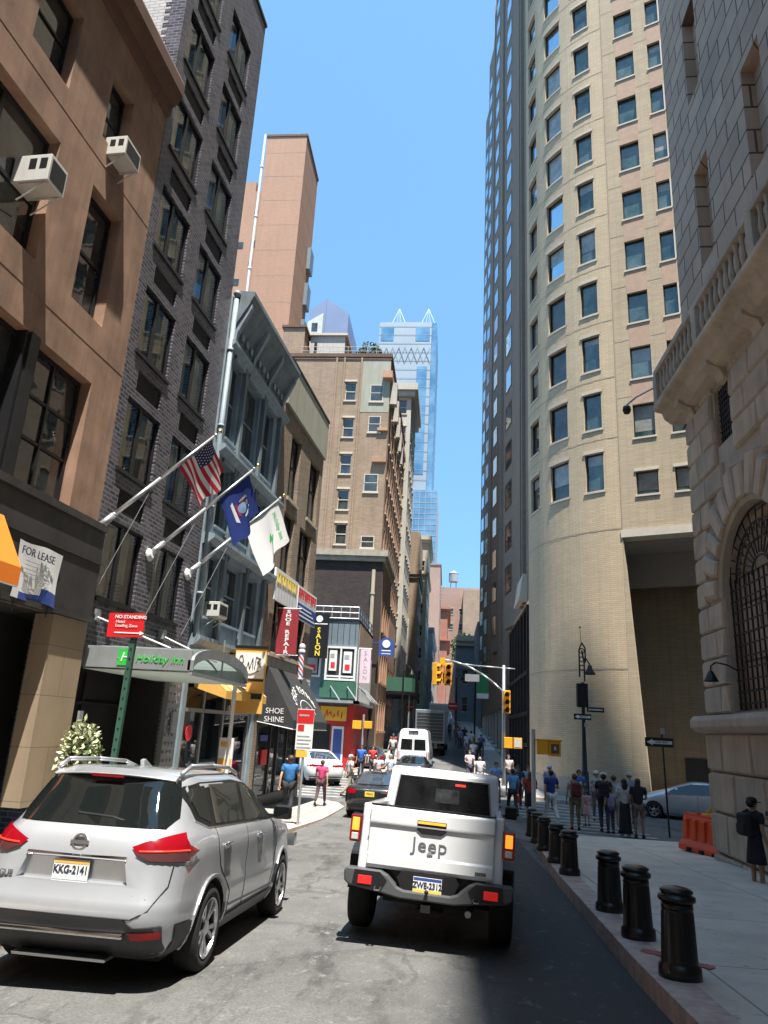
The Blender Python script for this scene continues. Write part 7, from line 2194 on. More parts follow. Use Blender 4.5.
# tailgate recess, trim bar, badge, lettering, handle, seam
m = MB()
yr = lambda z: .095 + (z - .9) * .12
m.prism([(.055, .985), (.085, 1.005), (.12, 1.0), (.12, .975), (.07, .968)], 'x', -.44, .44); m.build('chrome_bar', 'chrome', SV, bevel=.006)
plate(SV, -.03, .088, .875, 'KKG-2141', 'sign_white', 'text_dark', .31, .155, extra=('yel_awning', 'sign_white'))
m = MB(); m.lathe([(.05, 0), (.068, 0), (.068, .018), (.05, .018), (.05, 0)], n=24, caps=False); m.box(-.08, .08, -.014, .014, -.002, .022); o = m.build('round_badge', 'rim', SV); o.location = (0, .105, 1.085); o.rotation_euler = (PI / 2 - .1, 0, 0)
text('ROGUE', .06, 'text_grey', SV, (-.62, .05, .82), FRONT, depth=.004, bold=.002)
text('SV', .07, 'text_grey', SV, (.52, .035, .70), FRONT, depth=.006, bold=.003); text('AWD', .04, 'text_grey', SV, (.62, .04, .698), FRONT, depth=.006, bold=.001)
m = MB(); m.box(-.09, .09, .012, .05, .655, .695); m.build('gate_handle', 'arch', SV, bevel=.008)
gate = [(-.76, 1.16), (-.80, 1.0), (-.79, .80), (-.70, .63), (-.58, .565), (.58, .565), (.70, .63), (.79, .80), (.80, .95)]
line_on(bv, gate, 'y', .006, 'tailgate_seam', 'sign_black', SV)
# dark lower bumper, silver skid strip, reflectors
o = patch_on(bv, [(-.80, .52), (-.60, .50), (-.52, .565), (.52, .565), (.60, .50), (.80, .52), (.80, .34), (.72, .27), (-.72, .27), (-.80, .34)], 'y', .012, 'lower_bumper', 'plastic_dk', SV, .06)
for s in (-1, 1): patch_on(bv, [(.24, .515), (.56, .50), (.60, .30), (.30, .29)], 'x', .012, 'bumper_corner', 'plastic_dk', SV, .05, sign=s)
m = MB(); m.prism([(-.02, .425), (-.03, .44), (-.02, .465), (.05, .475), (.05, .415)], 'x', -.54, .54); m.build('bumper_trim', 'chrome', SV, bevel=.01)
m = MB(); m.prism([(.06, .235), (.05, .262), (.15, .27), (.25, .24)], 'x', -.40, .40); m.build('skid_plate', 'rim', SV, bevel=.01)
for s in (-1, 1):
    pl_ = [(s * .56, .475), (s * .79, .485), (s * .79, .43), (s * .60, .42)]
    if s < 0: pl_.reverse()
    patch_on(bv, pl_, 'y', .02, 'reflector', 'reflector_dim' if 'reflector_dim' in MT else 'tail_red', SV, .05)
    m = MB(); m.lathe([(0, 0), (.018, 0), (.018, .004)], n=12); o = m.build('parking_sensor', 'silver', SV); o.location = (s * .62, .012, .60); o.rotation_euler = (PI / 2, 0, 0)
# side glass, pillars, doors
for s in (1, -1):
    o = patch_on(bv, [(.52, 1.50), (.64, 1.28), (.88, 1.205), (3.30, 1.165), (3.2, 1.22), (2.80, 1.45), (2.45, 1.555), (1.9, 1.60), (.9, 1.585), (.60, 1.55)], 'x', .004, 'window_surround', 'sign_black', SV, .08, sign=s)
    for q in ([(.60, 1.49), (.72, 1.30), (.95, 1.235), (.98, 1.555), (.70, 1.54)], [(1.06, 1.225), (1.90, 1.205), (1.98, 1.57), (1.10, 1.565)], [(2.02, 1.20), (3.12, 1.185), (2.78, 1.42), (2.42, 1.535), (2.10, 1.565)]):
        patch_on(bv, q, 'x', .009, 'side_glass', 'glass_side' if 'glass_side' in MT else 'car_glass', SV, .07, sign=s)
    line_on(bv, [(.62, 1.27), (.88, 1.20), (3.3, 1.16)], 'x', .008, 'window_trim', 'chrome', SV, s)
    line_on(bv, [(1.02, 1.20), (1.06, 1.0), (1.16, .86), (1.5, .60), (1.52, .36)], 'x', .005, 'door_seam', 'arch', SV, s)
    line_on(bv, [(1.98, 1.19), (2.02, .9), (2.0, .36)], 'x', .005, 'door_seam', 'arch', SV, s)
    line_on(bv, [(3.28, 1.15), (3.30, .85), (3.14, .50), (3.1, .36)], 'x', .005, 'door_seam', 'arch', SV, s)
    patch_on(bv, [(1.44, .40), (3.28, .40), (3.28, .26), (1.44, .26)], 'x', .02, 'sill_cladding', 'plastic_dk', SV, .08, sign=s)
    line_on(bv, [(1.55, .47), (3.2, .44)], 'x', .012, 'sill_trim', 'plastic_dk', SV, s)
    for y in (1.30, 2.48):
        h = bv.ray_cast(Vector((s * 3, y, 1.03)), Vector((-s, 0, 0)))[0]
        m = MB(); m.tube([(h.x + s * .0, y - .11, 1.03), (h.x + s * .022, y - .08, 1.035), (h.x + s * .022, y + .06, 1.04), (h.x, y + .10, 1.04)], .015, 8)
        m.build('door_handle', 'chrome', SV, smooth=True)
    m = MB(); m.tube([(s * .60, .62, 1.655), (s * .615, .8, 1.725), (s * .615, 1.4, 1.735), (s * .60, 2.0, 1.72), (s * .585, 2.35, 1.655)], .02, 8); m.build('roof_rail', 'alu', SV, smooth=True)
    m = MB(); m.box(s * 1.0 - .11, s * 1.0 + .11, 3.02, 3.14, 1.16, 1.32); o = m.build('mirror', 'sign_black', SV, bevel=.04)
    g2 = MB(); g2.box(s * 1.0 - .09, s * 1.0 + .09, 3.005, 3.018, 1.18, 1.30); g2.build('mirror_glass', 'car_glass', o)
    g2 = MB(); g2.box(min(s * .80, s * .95), max(s * .80, s * .95), 3.05, 3.12, 1.17, 1.21); g2.build('mirror_arm', 'sign_black', o)
    for (y, lam) in ((1.0, 0), (3.72, 1)):
        pts = [(y + .432 * math.cos(a), .355 + .432 * math.sin(a)) for a in [PI * k / 16 for k in range(-2, 19)]]
        line_on(bv, pts, 'x', .022, 'wheel_arch_trim', 'silver_dim' if 'silver_dim' in MT else 'plastic_dk', SV, s)
    wheel(SV, s * .80, 1.0, .36, .225, s, 5); wheel(SV, s * .80, 3.72, .36, .225, s, 5)
m = MB(); m.box(-.7, .7, .4, 4.2, .2, .5); m.build('underbody', 'arch', SV)
m = MB()
for s in (-1, 1): m.box(s * .72 - .16, s * .72 + .16, 4.42, 4.56, .74, .90)
m.split('headlamp', 'chrome', SV)
m = MB(); m.box(-.4, .4, 4.60, 4.70, .55, .9); m.build('front_grille', 'plastic_dk', SV)

# ---------------------------------------------------------------- white pickup (centre foreground)
JP = thing('pickup_truck', 'white pickup truck with lit amber tail lamps and dark soft rear window, centre foreground', 'pickup truck', (-.19, 8.05, 0), R(-3))
JP.location.z = gy(-.16, 9.2) + .045 * 1.1 + .0; JP.scale = (.93, .93, .925)
JP.rotation_euler = (-.045, R(2.6), R(-3.0))
m = MB()   # bed sides and inner bed
m.hexa([(-.80, .14, .66), (-.60, .14, .66), (-.60, 1.95, .66), (-.80, 1.95, .66), (-.795, .16, 1.415), (-.70, .16, 1.415), (-.70, 1.95, 1.415), (-.795, 1.95, 1.415)])
m.hexa([(.60, .14, .66), (.80, .14, .66), (.80, 1.95, .66), (.60, 1.95, .66), (.70, .16, 1.415), (.795, .16, 1.415), (.795, 1.95, 1.415), (.70, 1.95, 1.415)])
m.split('bed_side', 'jwhite', JP, bevel=.025)
m = MB(); m.box(-.7, .7, .2, 1.95, .62, .75); m.box(-.7, .7, 1.88, 1.96, .7, 1.30); m.build('bed_floor', 'plastic_dk', JP)
m = MB(); m.box(-.70, .70, .20, 1.9, 1.27, 1.30); m.build('bed_cover', 'sign_black', JP)
TZ0, TZ1 = .76, 1.405
m = MB()
m.prism([(.10, TZ0), (.085, .80), (.085, .90), (.098, .925), (.098, 1.215), (.085, 1.235), (.085, 1.375), (.105, TZ1), (.17, TZ1), (.17, TZ0)], 'x', -.695, .695)
tg = m.build('tailgate', 'jwhite', JP, bevel=.012)
m = MB(); m.box(-.70, .70, .10, .15, 1.408, 1.422); m.build('tailgate_cap', 'sign_black', tg)
m = MB(); m.box(-.70, .70, .079, .092, 1.222, 1.236); m.build('crease', 'trim_grey' if 'trim_grey' in MT else 'jwhite', tg)
m = MB(); m.prism([(-.165, 1.30), (.165, 1.30), (.165, 1.20), (.11, 1.16), (-.11, 1.16), (-.165, 1.20)], 'y', .082, .10); h_ = m.build('tailgate_handle', 'sign_black', tg, bevel=.006)
m = MB(); m.box(-.155, .155, .074, .083, 1.265, 1.29); m.build('brake_lamp', 'amber_lit', h_)
text('Jeep', .20, 'text_grey', tg, (-.01, .0945, 1.045), FRONT, depth=.003, bold=0.0, sx=1.08, spacing=1.08)
m = MB(); m.lathe([(0, 0), (.02, 0), (.018, .008)], n=12); m.box(-.03, .03, -.02, .0, 0, .01); o = m.build('lock', 'chrome', tg); o.location = (.0, .096, .975); o.rotation_euler = (PI / 2, 0, 0)
m = MB(); m.box(.50, .62, .08, .09, .81, .845); m.build('badge', 'text_grey', tg)
for s in (-1, 1):
    m = MB(); m.box(s * .85 - .066, s * .85 + .066, .085, .26, 1.0, 1.29); o = m.build('tail_lamp', 'sign_black', JP, bevel=.02)
    m = MB(); m.box(s * .85 - .060, s * .85 + .060, .070, .086, 1.008, 1.282); m.build('lens', 'tail_red', o, bevel=.008)
    m = MB(); m.box(s * .85 - .040, s * .85 + .040, .062, .074, 1.12, 1.255); m.build('lit_lens', 'amber_lit', o, bevel=.006)
    m = MB(); m.box(s * .85 - .038, s * .85 + .038, .062, .074, 1.025, 1.095); m.build('reverse_lens', 'offwhite', o, bevel=.006)
m = MB()   # bumper: two raised ends with a dropped middle
bp = [(-.92, .72), (-.89, .75), (-.52, .745), (-.44, .71), (-.33, .61), (-.25, .585), (.25, .585), (.33, .61), (.44, .71), (.52, .745), (.89, .75), (.92, .72), (.91, .61), (.85, .57), (.50, .53), (.30, .50), (-.30, .50), (-.50, .53), (-.85, .57), (-.91, .61)]
m.prism(bp, 'y', 0.0, .16); m.build('rear_bumper', 'bumper_grey' if 'bumper_grey' in MT else 'plastic_dk', JP, bevel=.018)
m = MB()
m.prism([(-.80, .735), (-.52, .735), (-.44, .66), (-.50, .56), (-.82, .575)], 'y', -.008, .01); m.prism([(.80, .735), (.52, .735), (.44, .66), (.50, .56), (.82, .575)], 'y', -.008, .01); m.prism([(-.28, .575), (.28, .575), (.34, .70), (.30, .76), (-.30, .76), (-.34, .70)], 'y', .06, .12)
m.build('bumper_recess', 'sign_black', JP)
for s in (-1, 1):
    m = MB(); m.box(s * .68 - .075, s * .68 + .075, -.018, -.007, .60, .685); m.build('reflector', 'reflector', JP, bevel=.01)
    m = MB(); m.tube([(s * .5, -.0, .585), (s * .5, -.06, .56), (s * .56, -.06, .56), (s * .56, 0, .585)], .014, 6); m.build('tow_hook', 'sign_black', JP)
plate(JP, .0, .045, .655, 'ZWE-2312', 'sign_white', 'text_dark', .31, .155, extra=('sign_blue', 'text_yellow'))
m = MB(); m.box(-.05, .05, -.02, .3, .40, .47); m.ball((0, -.03, .60), .025, 8); m.build('hitch', 'sign_black', JP)
# cab
m = MB()
cabp = [(1.93, .80), (1.93, 1.22), (2.02, 1.80), (2.10, 1.845), (3.3, 1.85), (3.42, 1.80), (3.75, 1.25), (3.75, .80)]
def cabw(z): return .80 if z < 1.2 else .80 - (z - 1.2) / .65 * .07
for a, b in zip(cabp, cabp[1:] + cabp[:1]):
    m.quad((-cabw(a[1]), a[0], a[1]), (cabw(a[1]), a[0], a[1]), (cabw(b[1]), b[0], b[1]), (-cabw(b[1]), b[0], b[1]))
for s in (-1, 1):
    m.poly([(s * cabw(z), y, z) for y, z in (cabp if s > 0 else cabp[::-1])])
cb = m.build('cab', 'jwhite', JP)
bm = bmesh.new(); bm.from_mesh(cb.data); bmesh.ops.remove_doubles(bm, verts=bm.verts, dist=.0005); bmesh.ops.recalc_face_normals(bm, faces=bm.faces); bm.to_mesh(cb.data); bm.free()
bb = cb.modifiers.new('b', 'BEVEL'); bb.width = .04; bb.segments = 3; bb.limit_method = 'ANGLE'; bake(cb); cb.data.polygons.foreach_set('use_smooth', [True] * len(cb.data.polygons))
bvj = bvh_of(cb)
patch_on(bvj, [(-.655, 1.24), (.655, 1.24), (.60, 1.72), (-.60, 1.72)], 'y', .012, 'rear_window', 'soft_window', JP, .08)
patch_on(bvj, [(-.10, 1.42), (.22, 1.42), (.22, 1.60), (-.10, 1.60)], 'y', .016, 'window_view', 'soft_view', JP, .08)
m = MB(); m.box(.16, .30, 1.985, 2.0, 1.655, 1.685); m.build('high_brake_lamp', 'red_lit', JP)
patch_on(bvj, [(-.70, 1.225), (.70, 1.225), (.70, 1.255), (-.70, 1.255)], 'y', .01, 'window_seal', 'sign_black', JP, .08)
line_on(bvj, [(-.665, 1.25), (-.61, 1.735), (.61, 1.735), (.665, 1.25)], 'y', .012, 'window_frame', 'trim_grey' if 'trim_grey' in MT else 'jwhite', JP)
for s in (-1, 1):
    patch_on(bvj, [(2.15, 1.27), (2.75, 1.27), (2.75, 1.72), (2.2, 1.72)], 'x', .008, 'side_glass', 'car_glass', JP, .08, sign=s)
    patch_on(bvj, [(2.85, 1.27), (3.6, 1.27), (3.35, 1.72), (2.85, 1.72)], 'x', .008, 'side_glass', 'car_glass', JP, .08, sign=s)
    m = MB(); m.box(s * .97 - .09, s * .97 + .09, 3.35, 3.45, 1.24, 1.42); m.box(min(s * .78, s * .9), max(s * .78, s * .9), 3.38, 3.42, 1.26, 1.3); m.build('mirror', 'sign_black', JP, bevel=.02)
    m = MB()   # flat fender flares
    for (yc) in (1.0, 4.45):
        m.prism([(yc - .58, .62), (yc - .50, .86), (yc - .36, .93), (yc + .36, .93), (yc + .52, .86), (yc + .62, .60), (yc + .56, .60), (yc + .46, .82), (yc + .33, .885), (yc - .33, .885), (yc - .45, .82), (yc - .52, .62)], 'x', min(s * .78, s * .935), max(s * .78, s * .935))
    m.build('fender_flare', 'sign_black', JP)
    wheel(JP, s * .815, .98, .405, .26, s, 5); wheel(JP, s * .815, 4.45, .405, .26, s, 5)
m = MB(); m.box(-.76, .76, 3.7, 5.1, .70, 1.16); m.build('bonnet', 'jwhite', JP, bevel=.06)
m = MB(); m.box(-.56, .56, 5.1, 5.16, .70, 1.10); m.build('grille', 'jwhite', JP)
m = MB()
for s in (-1, 1): m.cyl((s * .44, 5.1, .95), (s * .44, 5.18, .95), .1, n=16)
m.split('headlamp', 'chrome', JP)
m = MB(); m.box(-.85, .85, 5.2, 5.4, .5, .66); m.build('front_bumper', 'plastic_dk', JP, bevel=.03)
m = MB(); m.box(-.5, .5, .3, 4.9, .42, .66); m.cyl((-.8, .98, .405), (.8, .98, .405), .06, n=8); m.cyl((-.8, 4.45, .405), (.8, 4.45, .405), .06, n=8); m.box(-.15, .15, .86, 1.1, .28, .52); m.build('chassis', 'arch', JP)
for s in (-1, 1):
    m = MB(); m.box(s * .8 - .11, s * .8 + .11, .3, .32, .50, .85) ; m.build('mud_liner', 'arch', JP)
m = MB(); m.cyl((.45, .1, .42), (.45, .6, .42), .035, n=10); m.build('exhaust', 'galv', JP)

# ---------------------------------------------------------------- other vehicles
def car(name, label, cat, x, y, rz, paint_, L_=4.7, hw=.91, H_=1.44, kind='sedan', plate_txt=None, plate_bg='text_yellow', tailc='tail_red', detail=True, pitch=0.0, wr=.34):
    t = thing(name, label, cat, (x, y, gy(x, y)), rz)
    t.rotation_euler = (pitch, 0, rz)
    k = L_ / 4.7; h = H_ / 1.44
    if kind == 'sedan':
        s_ = [(.22, .25, 4.5, .8, .2, .3, .05, .08), (.32, .08, 4.62, .88, .25, .4, .07, .12), (.5, .02, 4.68, .905, .28, .5, .08, .14), (.68, .02, 4.66, .91, .3, .5, .08, .15), (.85, .05, 4.5, .90, .3, .5, .09, .16),
              (.93, .08, 4.2, .885, .3, .45, .10, .16), (.985, .18, 3.7, .86, .3, .4, .12, .15), (1.02, .55, 3.35, .80, .28, .35, .14, .13), (1.15, .95, 3.05, .73, .26, .32, .12, .1), (1.30, 1.30, 2.75, .66, .25, .3, .10, .1), (1.39, 1.6, 2.5, .58, .25, .3, .08, .1), (1.43, 1.85, 2.3, .45, .2, .25, .05, .08)]
    elif kind == 'coupe_suv':
        s_ = [(.25, .25, 4.5, .82, .2, .3, .05, .08), (.38, .08, 4.62, .90, .25, .4, .07, .12), (.6, .02, 4.68, .94, .28, .5, .08, .14), (.85, .02, 4.66, .95, .3, .5, .08, .15), (1.0, .05, 4.5, .94, .3, .5, .10, .16),
              (1.08, .14, 3.9, .91, .3, .45, .12, .15), (1.18, .45, 3.5, .86, .28, .4, .13, .13), (1.35, .95, 3.1, .78, .28, .35, .12, .1), (1.50, 1.4, 2.8, .70, .25, .3, .10, .1), (1.60, 1.8, 2.5, .6, .25, .3, .08, .1), (1.63, 2.0, 2.3, .45, .2, .25, .05, .08)]
        h = 1.0
    elif kind == 'hatch':
        s_ = [(.22, .25, 4.3, .78, .2, .3, .05, .08), (.32, .08, 4.4, .84, .25, .4, .07, .12), (.5, .02, 4.46, .865, .28, .5, .08, .14), (.72, .03, 4.42, .87, .3, .5, .09, .15), (.88, .08, 4.1, .86, .3, .5, .10, .16),
              (.97, .14, 3.85, .84, .28, .45, .12, .16), (1.08, .28, 3.5, .79, .28, .4, .13, .15), (1.22, .6, 3.05, .71, .26, .32, .12, .1), (1.36, 1.05, 2.65, .64, .25, .3, .10, .1), (1.45, 1.45, 2.4, .56, .25, .3, .08, .1), (1.48, 1.7, 2.2, .42, .2, .25, .05, .08)]
        k = L_ / 4.46; h = 1
    else:   # boxy estate / SUV
        s_ = [(.25, .2, 4.5, .82, .2, .3, .04, .06), (.4, .05, 4.62, .9, .2, .35, .05, .08), (.7, .0, 4.66, .92, .2, .4, .05, .1), (.98, .03, 4.6, .91, .2, .4, .05, .1), (1.06, .06, 3.9, .88, .2, .35, .05, .1), (1.15, .1, 3.5, .84, .2, .3, .05, .1), (1.45, .22, 3.0, .76, .2, .3, .05, .08), (1.68, .35, 2.6, .69, .2, .3, .05, .08), (1.74, .5, 2.4, .6, .2, .3, .04, .06)]
        h = H_ / 1.74
    s_ = [(z * h, a * k, b * k, w_ * hw / .91, rr, rf, tr, tf) for (z, a, b, w_, rr, rf, tr, tf) in s_]
    ya, yb = .98 * k, 3.72 * k
    bd = slice_body(s_, 'body', paint_, t, arches=((ya, wr, wr + .05, hw - .02), (yb, wr, wr + .05, hw - .02)))
    b = bvh_of(bd)
    if kind == 'sedan':
        rgl = [(-.58, 1.05), (.58, 1.05), (.50, 1.36), (-.50, 1.36)]; sg = [(1.0, 1.04), (3.0, 1.03), (2.55, 1.30), (2.2, 1.37), (1.7, 1.37), (1.35, 1.27)]; tlp = [(.45, .90), (.86, .93), (.86, .76), (.5, .78)]; pz = .78
    elif kind == 'coupe_suv':
        rgl = [(-.62, 1.22), (.62, 1.22), (.52, 1.54), (-.52, 1.54)]; sg = [(1.2, 1.22), (3.2, 1.2), (2.7, 1.48), (2.2, 1.56), (1.75, 1.53)]; tlp = [(.25, .98), (.86, 1.02), (.86, .90), (.3, .90)]; pz = .62
    elif kind == 'hatch':
        rgl = [(-.56, 1.06), (.56, 1.06), (.48, 1.36), (-.48, 1.36)]; sg = [(.75, 1.03), (3.3, .97), (2.85, 1.22), (2.3, 1.38), (1.55, 1.40), (1.1, 1.28)]; tlp = [(.5, 1.0), (.82, 1.0), (.82, .74), (.6, .74)]; pz = .8
    else:
        rgl = [(-.62, 1.12), (.62, 1.12), (.56, 1.55), (-.56, 1.55)]; sg = [(.45, 1.12), (3.2, 1.1), (2.8, 1.4), (2.5, 1.58), (.55, 1.58)]; tlp = [(.7, 1.2), (.88, 1.1), (.88, .7), (.75, .7)]; pz = .85
    sc = lambda q, a_: [(p[0] * a_, p[1] * h) for p in q]
    patch_on(b, sc(rgl, hw / .91), 'y', .01, 'rear_glass', 'car_glass_blue' if paint_ in ('cblack', 'cwhite') and 'car_glass_blue' in MT else 'car_glass', t, .1)
    for s in (-1, 1):
        patch_on(b, sc(sg, k), 'x', .008, 'side_glass', 'car_glass', t, .12, sign=s)
        q = [(s * p[0] * hw / .91, p[1] * h) for p in tlp]
        if s < 0: q.reverse()
        patch_on(b, q, 'y', .012, 'tail_lamp', tailc, t, .1)
        line_on(b, [(2.05 * k, 1.0 * h), (2.05 * k, .35)], 'x', .006, 'door_seam', 'arch', t, s)
        line_on(b, [(sg[0][0] * k + .05, sg[0][1] * h - .02), (sg[1][0] * k, sg[1][1] * h - .02)], 'x', .01, 'window_trim', 'chrome', t, s)
        wheel(t, s * (hw - .12), ya, wr, .2, s, 5, detail); wheel(t, s * (hw - .12), yb, wr, .2, s, 5, detail)
        m = MB(); m.box(s * (hw + .08) - .09, s * (hw + .08) + .09, sg[1][0] * k - .25, sg[1][0] * k - .13, sg[1][1] * h + .0, sg[1][1] * h + .12); m.build('mirror', paint_, t, bevel=.03)
    o = patch_on(b, sc([(-.78, .46), (.78, .46), (.72, .26), (-.72, .26)], hw / .91), 'y', .012, 'lower_bumper', 'plastic_dk', t, .1)
    if plate_txt is not None:
        hp = b.ray_cast(Vector((0, -3, pz * h)), Vector((0, 1, 0)))[0]
        plate(t, 0, hp.y - .01, pz * h, plate_txt, plate_bg, 'text_dark')
    m = MB(); m.box(-hw * .75, hw * .75, .4, L_ - .5, .2, .5); m.build('underbody', 'arch', t)
    return t
BC = car('sedan', 'black sedan with yellow rear plate waiting ahead and left of the white pickup', 'car', -2.45, 25.2, R(-3), 'cblack', 4.8, .90, 1.42, 'sedan', 'T7341C', 'text_yellow', pitch=-.02)
WC = car('coupe_suv', 'white coupe-backed SUV turning into the side street on the left', 'SUV', -5.75, 37.0, R(24), 'cwhite', 4.8, .96, 1.63, 'coupe_suv', None, 'sign_white', 'tail_red', wr=.37)
PR = car('hatchback', 'pale silver hatchback crossing behind the crowd beside the bank corner', 'car', 12.15, 31.8, R(66), 'csilver', 4.46, .865, 1.48, 'hatch', None, wr=.31, pitch=0)
FS = car('estate_car', 'silver SUV standing crosswise far up the street', 'SUV', 1.0, 100.5, R(83), 'csilver', 4.7, .92, 1.75, 'suv', None, detail=False)
DC = car('dark_car', 'dark car waiting on the left behind the pedestrians, mostly hidden', 'car', -4.4, 45.5, R(8), 'cdark', 4.6, .9, 1.42, 'sedan', None, detail=False)
DC2 = car('dark_car', 'dark low car directly behind the white van', 'car', -1.9, 40.2, R(-4), 'cdark', 4.6, .9, 1.40, 'sedan', None, detail=False)
# white high-roof van seen from behind
def van(x, y, rz, mat, label, H_=2.6, hw=1.0, L_=5.6, name='van', dark=False):
    t = thing(name, label, 'van', (x, y, g(y)), rz)
    s_ = [(.3, .1, L_ - .3, hw * .92, .1, .4, 0, .1), (.5, .02, L_ - .05, hw * .98, .12, .5, 0, .12), (.9, 0, L_, hw, .12, .5, 0, .12), (1.25, .02, L_ - .3, hw, .12, .5, 0, .1), (1.45, .04, L_ - 1.0, hw * .99, .12, .4, 0, .08), (H_ * .75, .08, L_ - 1.6, hw * .93, .12, .4, 0, .05), (H_ * .92, .12, L_ - 1.9, hw * .87, .15, .3, 0, .05), (H_ * .98, .2, L_ - 2.1, hw * .78, .15, .3, 0, .05), (H_, .4, L_ - 2.4, hw * .6, .15, .3, 0, .05)]
    bd = slice_body(s_, 'body', mat, t, bow=.02)
    b = bvh_of(bd)
    for s in (-1, 1):
        q = [(s * .06, 1.35), (s * hw * .78, 1.35), (s * hw * .74, 1.95), (s * .06, 1.95)]
        if s < 0: q.reverse()
        patch_on(b, q, 'y', .015, 'rear_window', 'car_glass', t, .15)
        q = [(s * hw * .84, 1.25), (s * hw * .97, 1.25), (s * hw * .97, .85), (s * hw * .84, .85)]
        if s < 0: q.reverse()
        patch_on(b, q, 'y', .015, 'tail_lamp', 'tail_red', t, .12)
        wheel(t, s * (hw - .12), .95, .35, .22, s, 5, False); wheel(t, s * (hw - .12), L_ - .95, .35, .22, s, 5, False)
        m = MB(); m.box(s * (hw + .15) - .1, s * (hw + .15) + .1, L_ - 1.5, L_ - 1.4, 1.4, 1.75); m.build('mirror', 'sign_black', t)
    line_on(b, [(0, .5), (0, H_ * .93)], 'y', .01, 'door_seam', 'arch', t)
    m = MB(); m.box(-hw * .9, hw * .9, -.1, .1, .35, .55); m.build('rear_step', 'plastic_dk', t)
    m = MB(); m.box(-.3, .3, .03, .1, H_ * .93, H_ * .96); m.build('high_brake_lamp', 'tail_smoke', t)
    m = MB(); m.box(-.16, .16, -.03, .0, .85, 1.0); m.build('license_plate', 'offwhite', t)
    return t
van(-1.98, 45.5, R(-2), 'cwhite', 'white high-roof van seen from behind in the street beyond the crossing', 2.55, .96)
bx = thing('box_truck', 'dark box truck standing ahead of the white van', 'truck', (-1.3, 58, g(58)), R(-2))
m = MB(); m.box(-1.15, 1.15, 0, 5.6, .9, 3.35); m.build('cargo_box', 'metal_clad', bx, bevel=.05)
m = MB(); m.box(-1.0, 1.0, -.03, -.003, 1.1, 3.1); m.build('roller_door', 'plastic_dk', bx)
m = MB()
for k in range(8): m.box(-1.0, 1.0, -.05, -.031, 1.2 + k * .24, 1.23 + k * .24)
m.build('door_slat', 'metal_clad', bx)
m = MB(); m.box(-1.0, 1.0, 5.7, 7.2, .6, 2.3); m.build('cab', 'cdark', bx, bevel=.1)
for s in (-1, 1): wheel(bx, s * .95, 1.0, .45, .3, s, 5, False); wheel(bx, s * .95, 6.3, .45, .3, s, 5, False)
m = MB(); m.box(-1.1, 1.1, -.1, .1, .55, .75); m.build('rear_bumper', 'iron', bx)
tr = thing('box_truck', 'white box truck far up the street behind the dark truck', 'truck', (-.9, 84, g(84)), 0)
m = MB(); m.box(-1.15, 1.15, 0, 6, .9, 3.2); m.build('cargo_box', 'cwhite', tr, bevel=.05); m = MB(); m.box(-1, 1, 6, 7.4, .6, 2.3); m.build('cab', 'cwhite', tr, bevel=.1); m = MB(); m.box(-1.0, 1.0, -.03, -.003, 1.1, 3.0); m.build('roller_door', 'offwhite', tr)
for s in (-1, 1): wheel(tr, s * .95, 1.2, .45, .3, s, 5, False); wheel(tr, s * .95, 6.4, .45, .3, s, 5, False)

# ================================================================ PEOPLE
SKIN = {}
for nm, c in (('light', (0.50, 0.30, 0.22)), ('tan', (0.36, 0.21, 0.14)), ('dark', (0.13, 0.07, 0.045))):
    SKIN[nm] = M('skin_' + nm, c, 0.55, var=.06)
CLO = {}
def cloth(c):
    k = tuple(round(v, 3) for v in c)
    if k not in CLO: CLO[k] = M('cloth_%d' % len(CLO), c, .85, var=.3, scale=9, bump=.9, bscale=11)
    return CLO[k]
HAIR = {'black': M('hair_black', (.012, .01, .01), .5), 'brown': M('hair_brown', (.07, .04, .025), .6), 'grey': M('hair_grey', (.38, .36, .34), .6), 'blond': M('hair_blond', (.3, .2, .1), .6)}
def skin_mesh(name, chains, mat, parent, sub=1, root=0):
    """chains: list of (points, radii); points that coincide are welded, grown with a Skin modifier"""
    vs = []; rad = []; ed = []
    def vid(p, r_):
        for i, q in enumerate(vs):
            if (Vector(p) - Vector(q)).length < 1e-4: return i
        vs.append(tuple(p)); rad.append(r_); return len(vs) - 1
    for pts, rs in chains:
        ids = [vid(p, r_) for p, r_ in zip(pts, rs)]
        ed += [(a, b) for a, b in zip(ids[:-1], ids[1:]) if a != b]
    me = bpy.data.meshes.new(name); me.from_pydata(vs, ed, [])
    o = bpy.data.objects.new(name, me); col.objects.link(o)
    md = o.modifiers.new('skin', 'SKIN'); md.use_smooth_shade = True
    if not me.skin_vertices: 
        bm = bmesh.new(); bm.from_mesh(me); bm.verts.layers.skin.verify(); bm.to_mesh(me); bm.free()
    for i, r_ in enumerate(rad):
        r2 = r_ if isinstance(r_, tuple) else (r_, r_)
        me.skin_vertices[0].data[i].radius = r2
        me.skin_vertices[0].data[i].use_root = (i == root)
    if sub:
        sb = o.modifiers.new('sub', 'SUBSURF'); sb.levels = sub; sb.render_levels = sub
    bake(o)
    o.data.materials.clear(); o.data.materials.append(mat)
    o.data.polygons.foreach_set('use_smooth', [True] * len(o.data.polygons))
    if parent: o.parent = parent
    return o
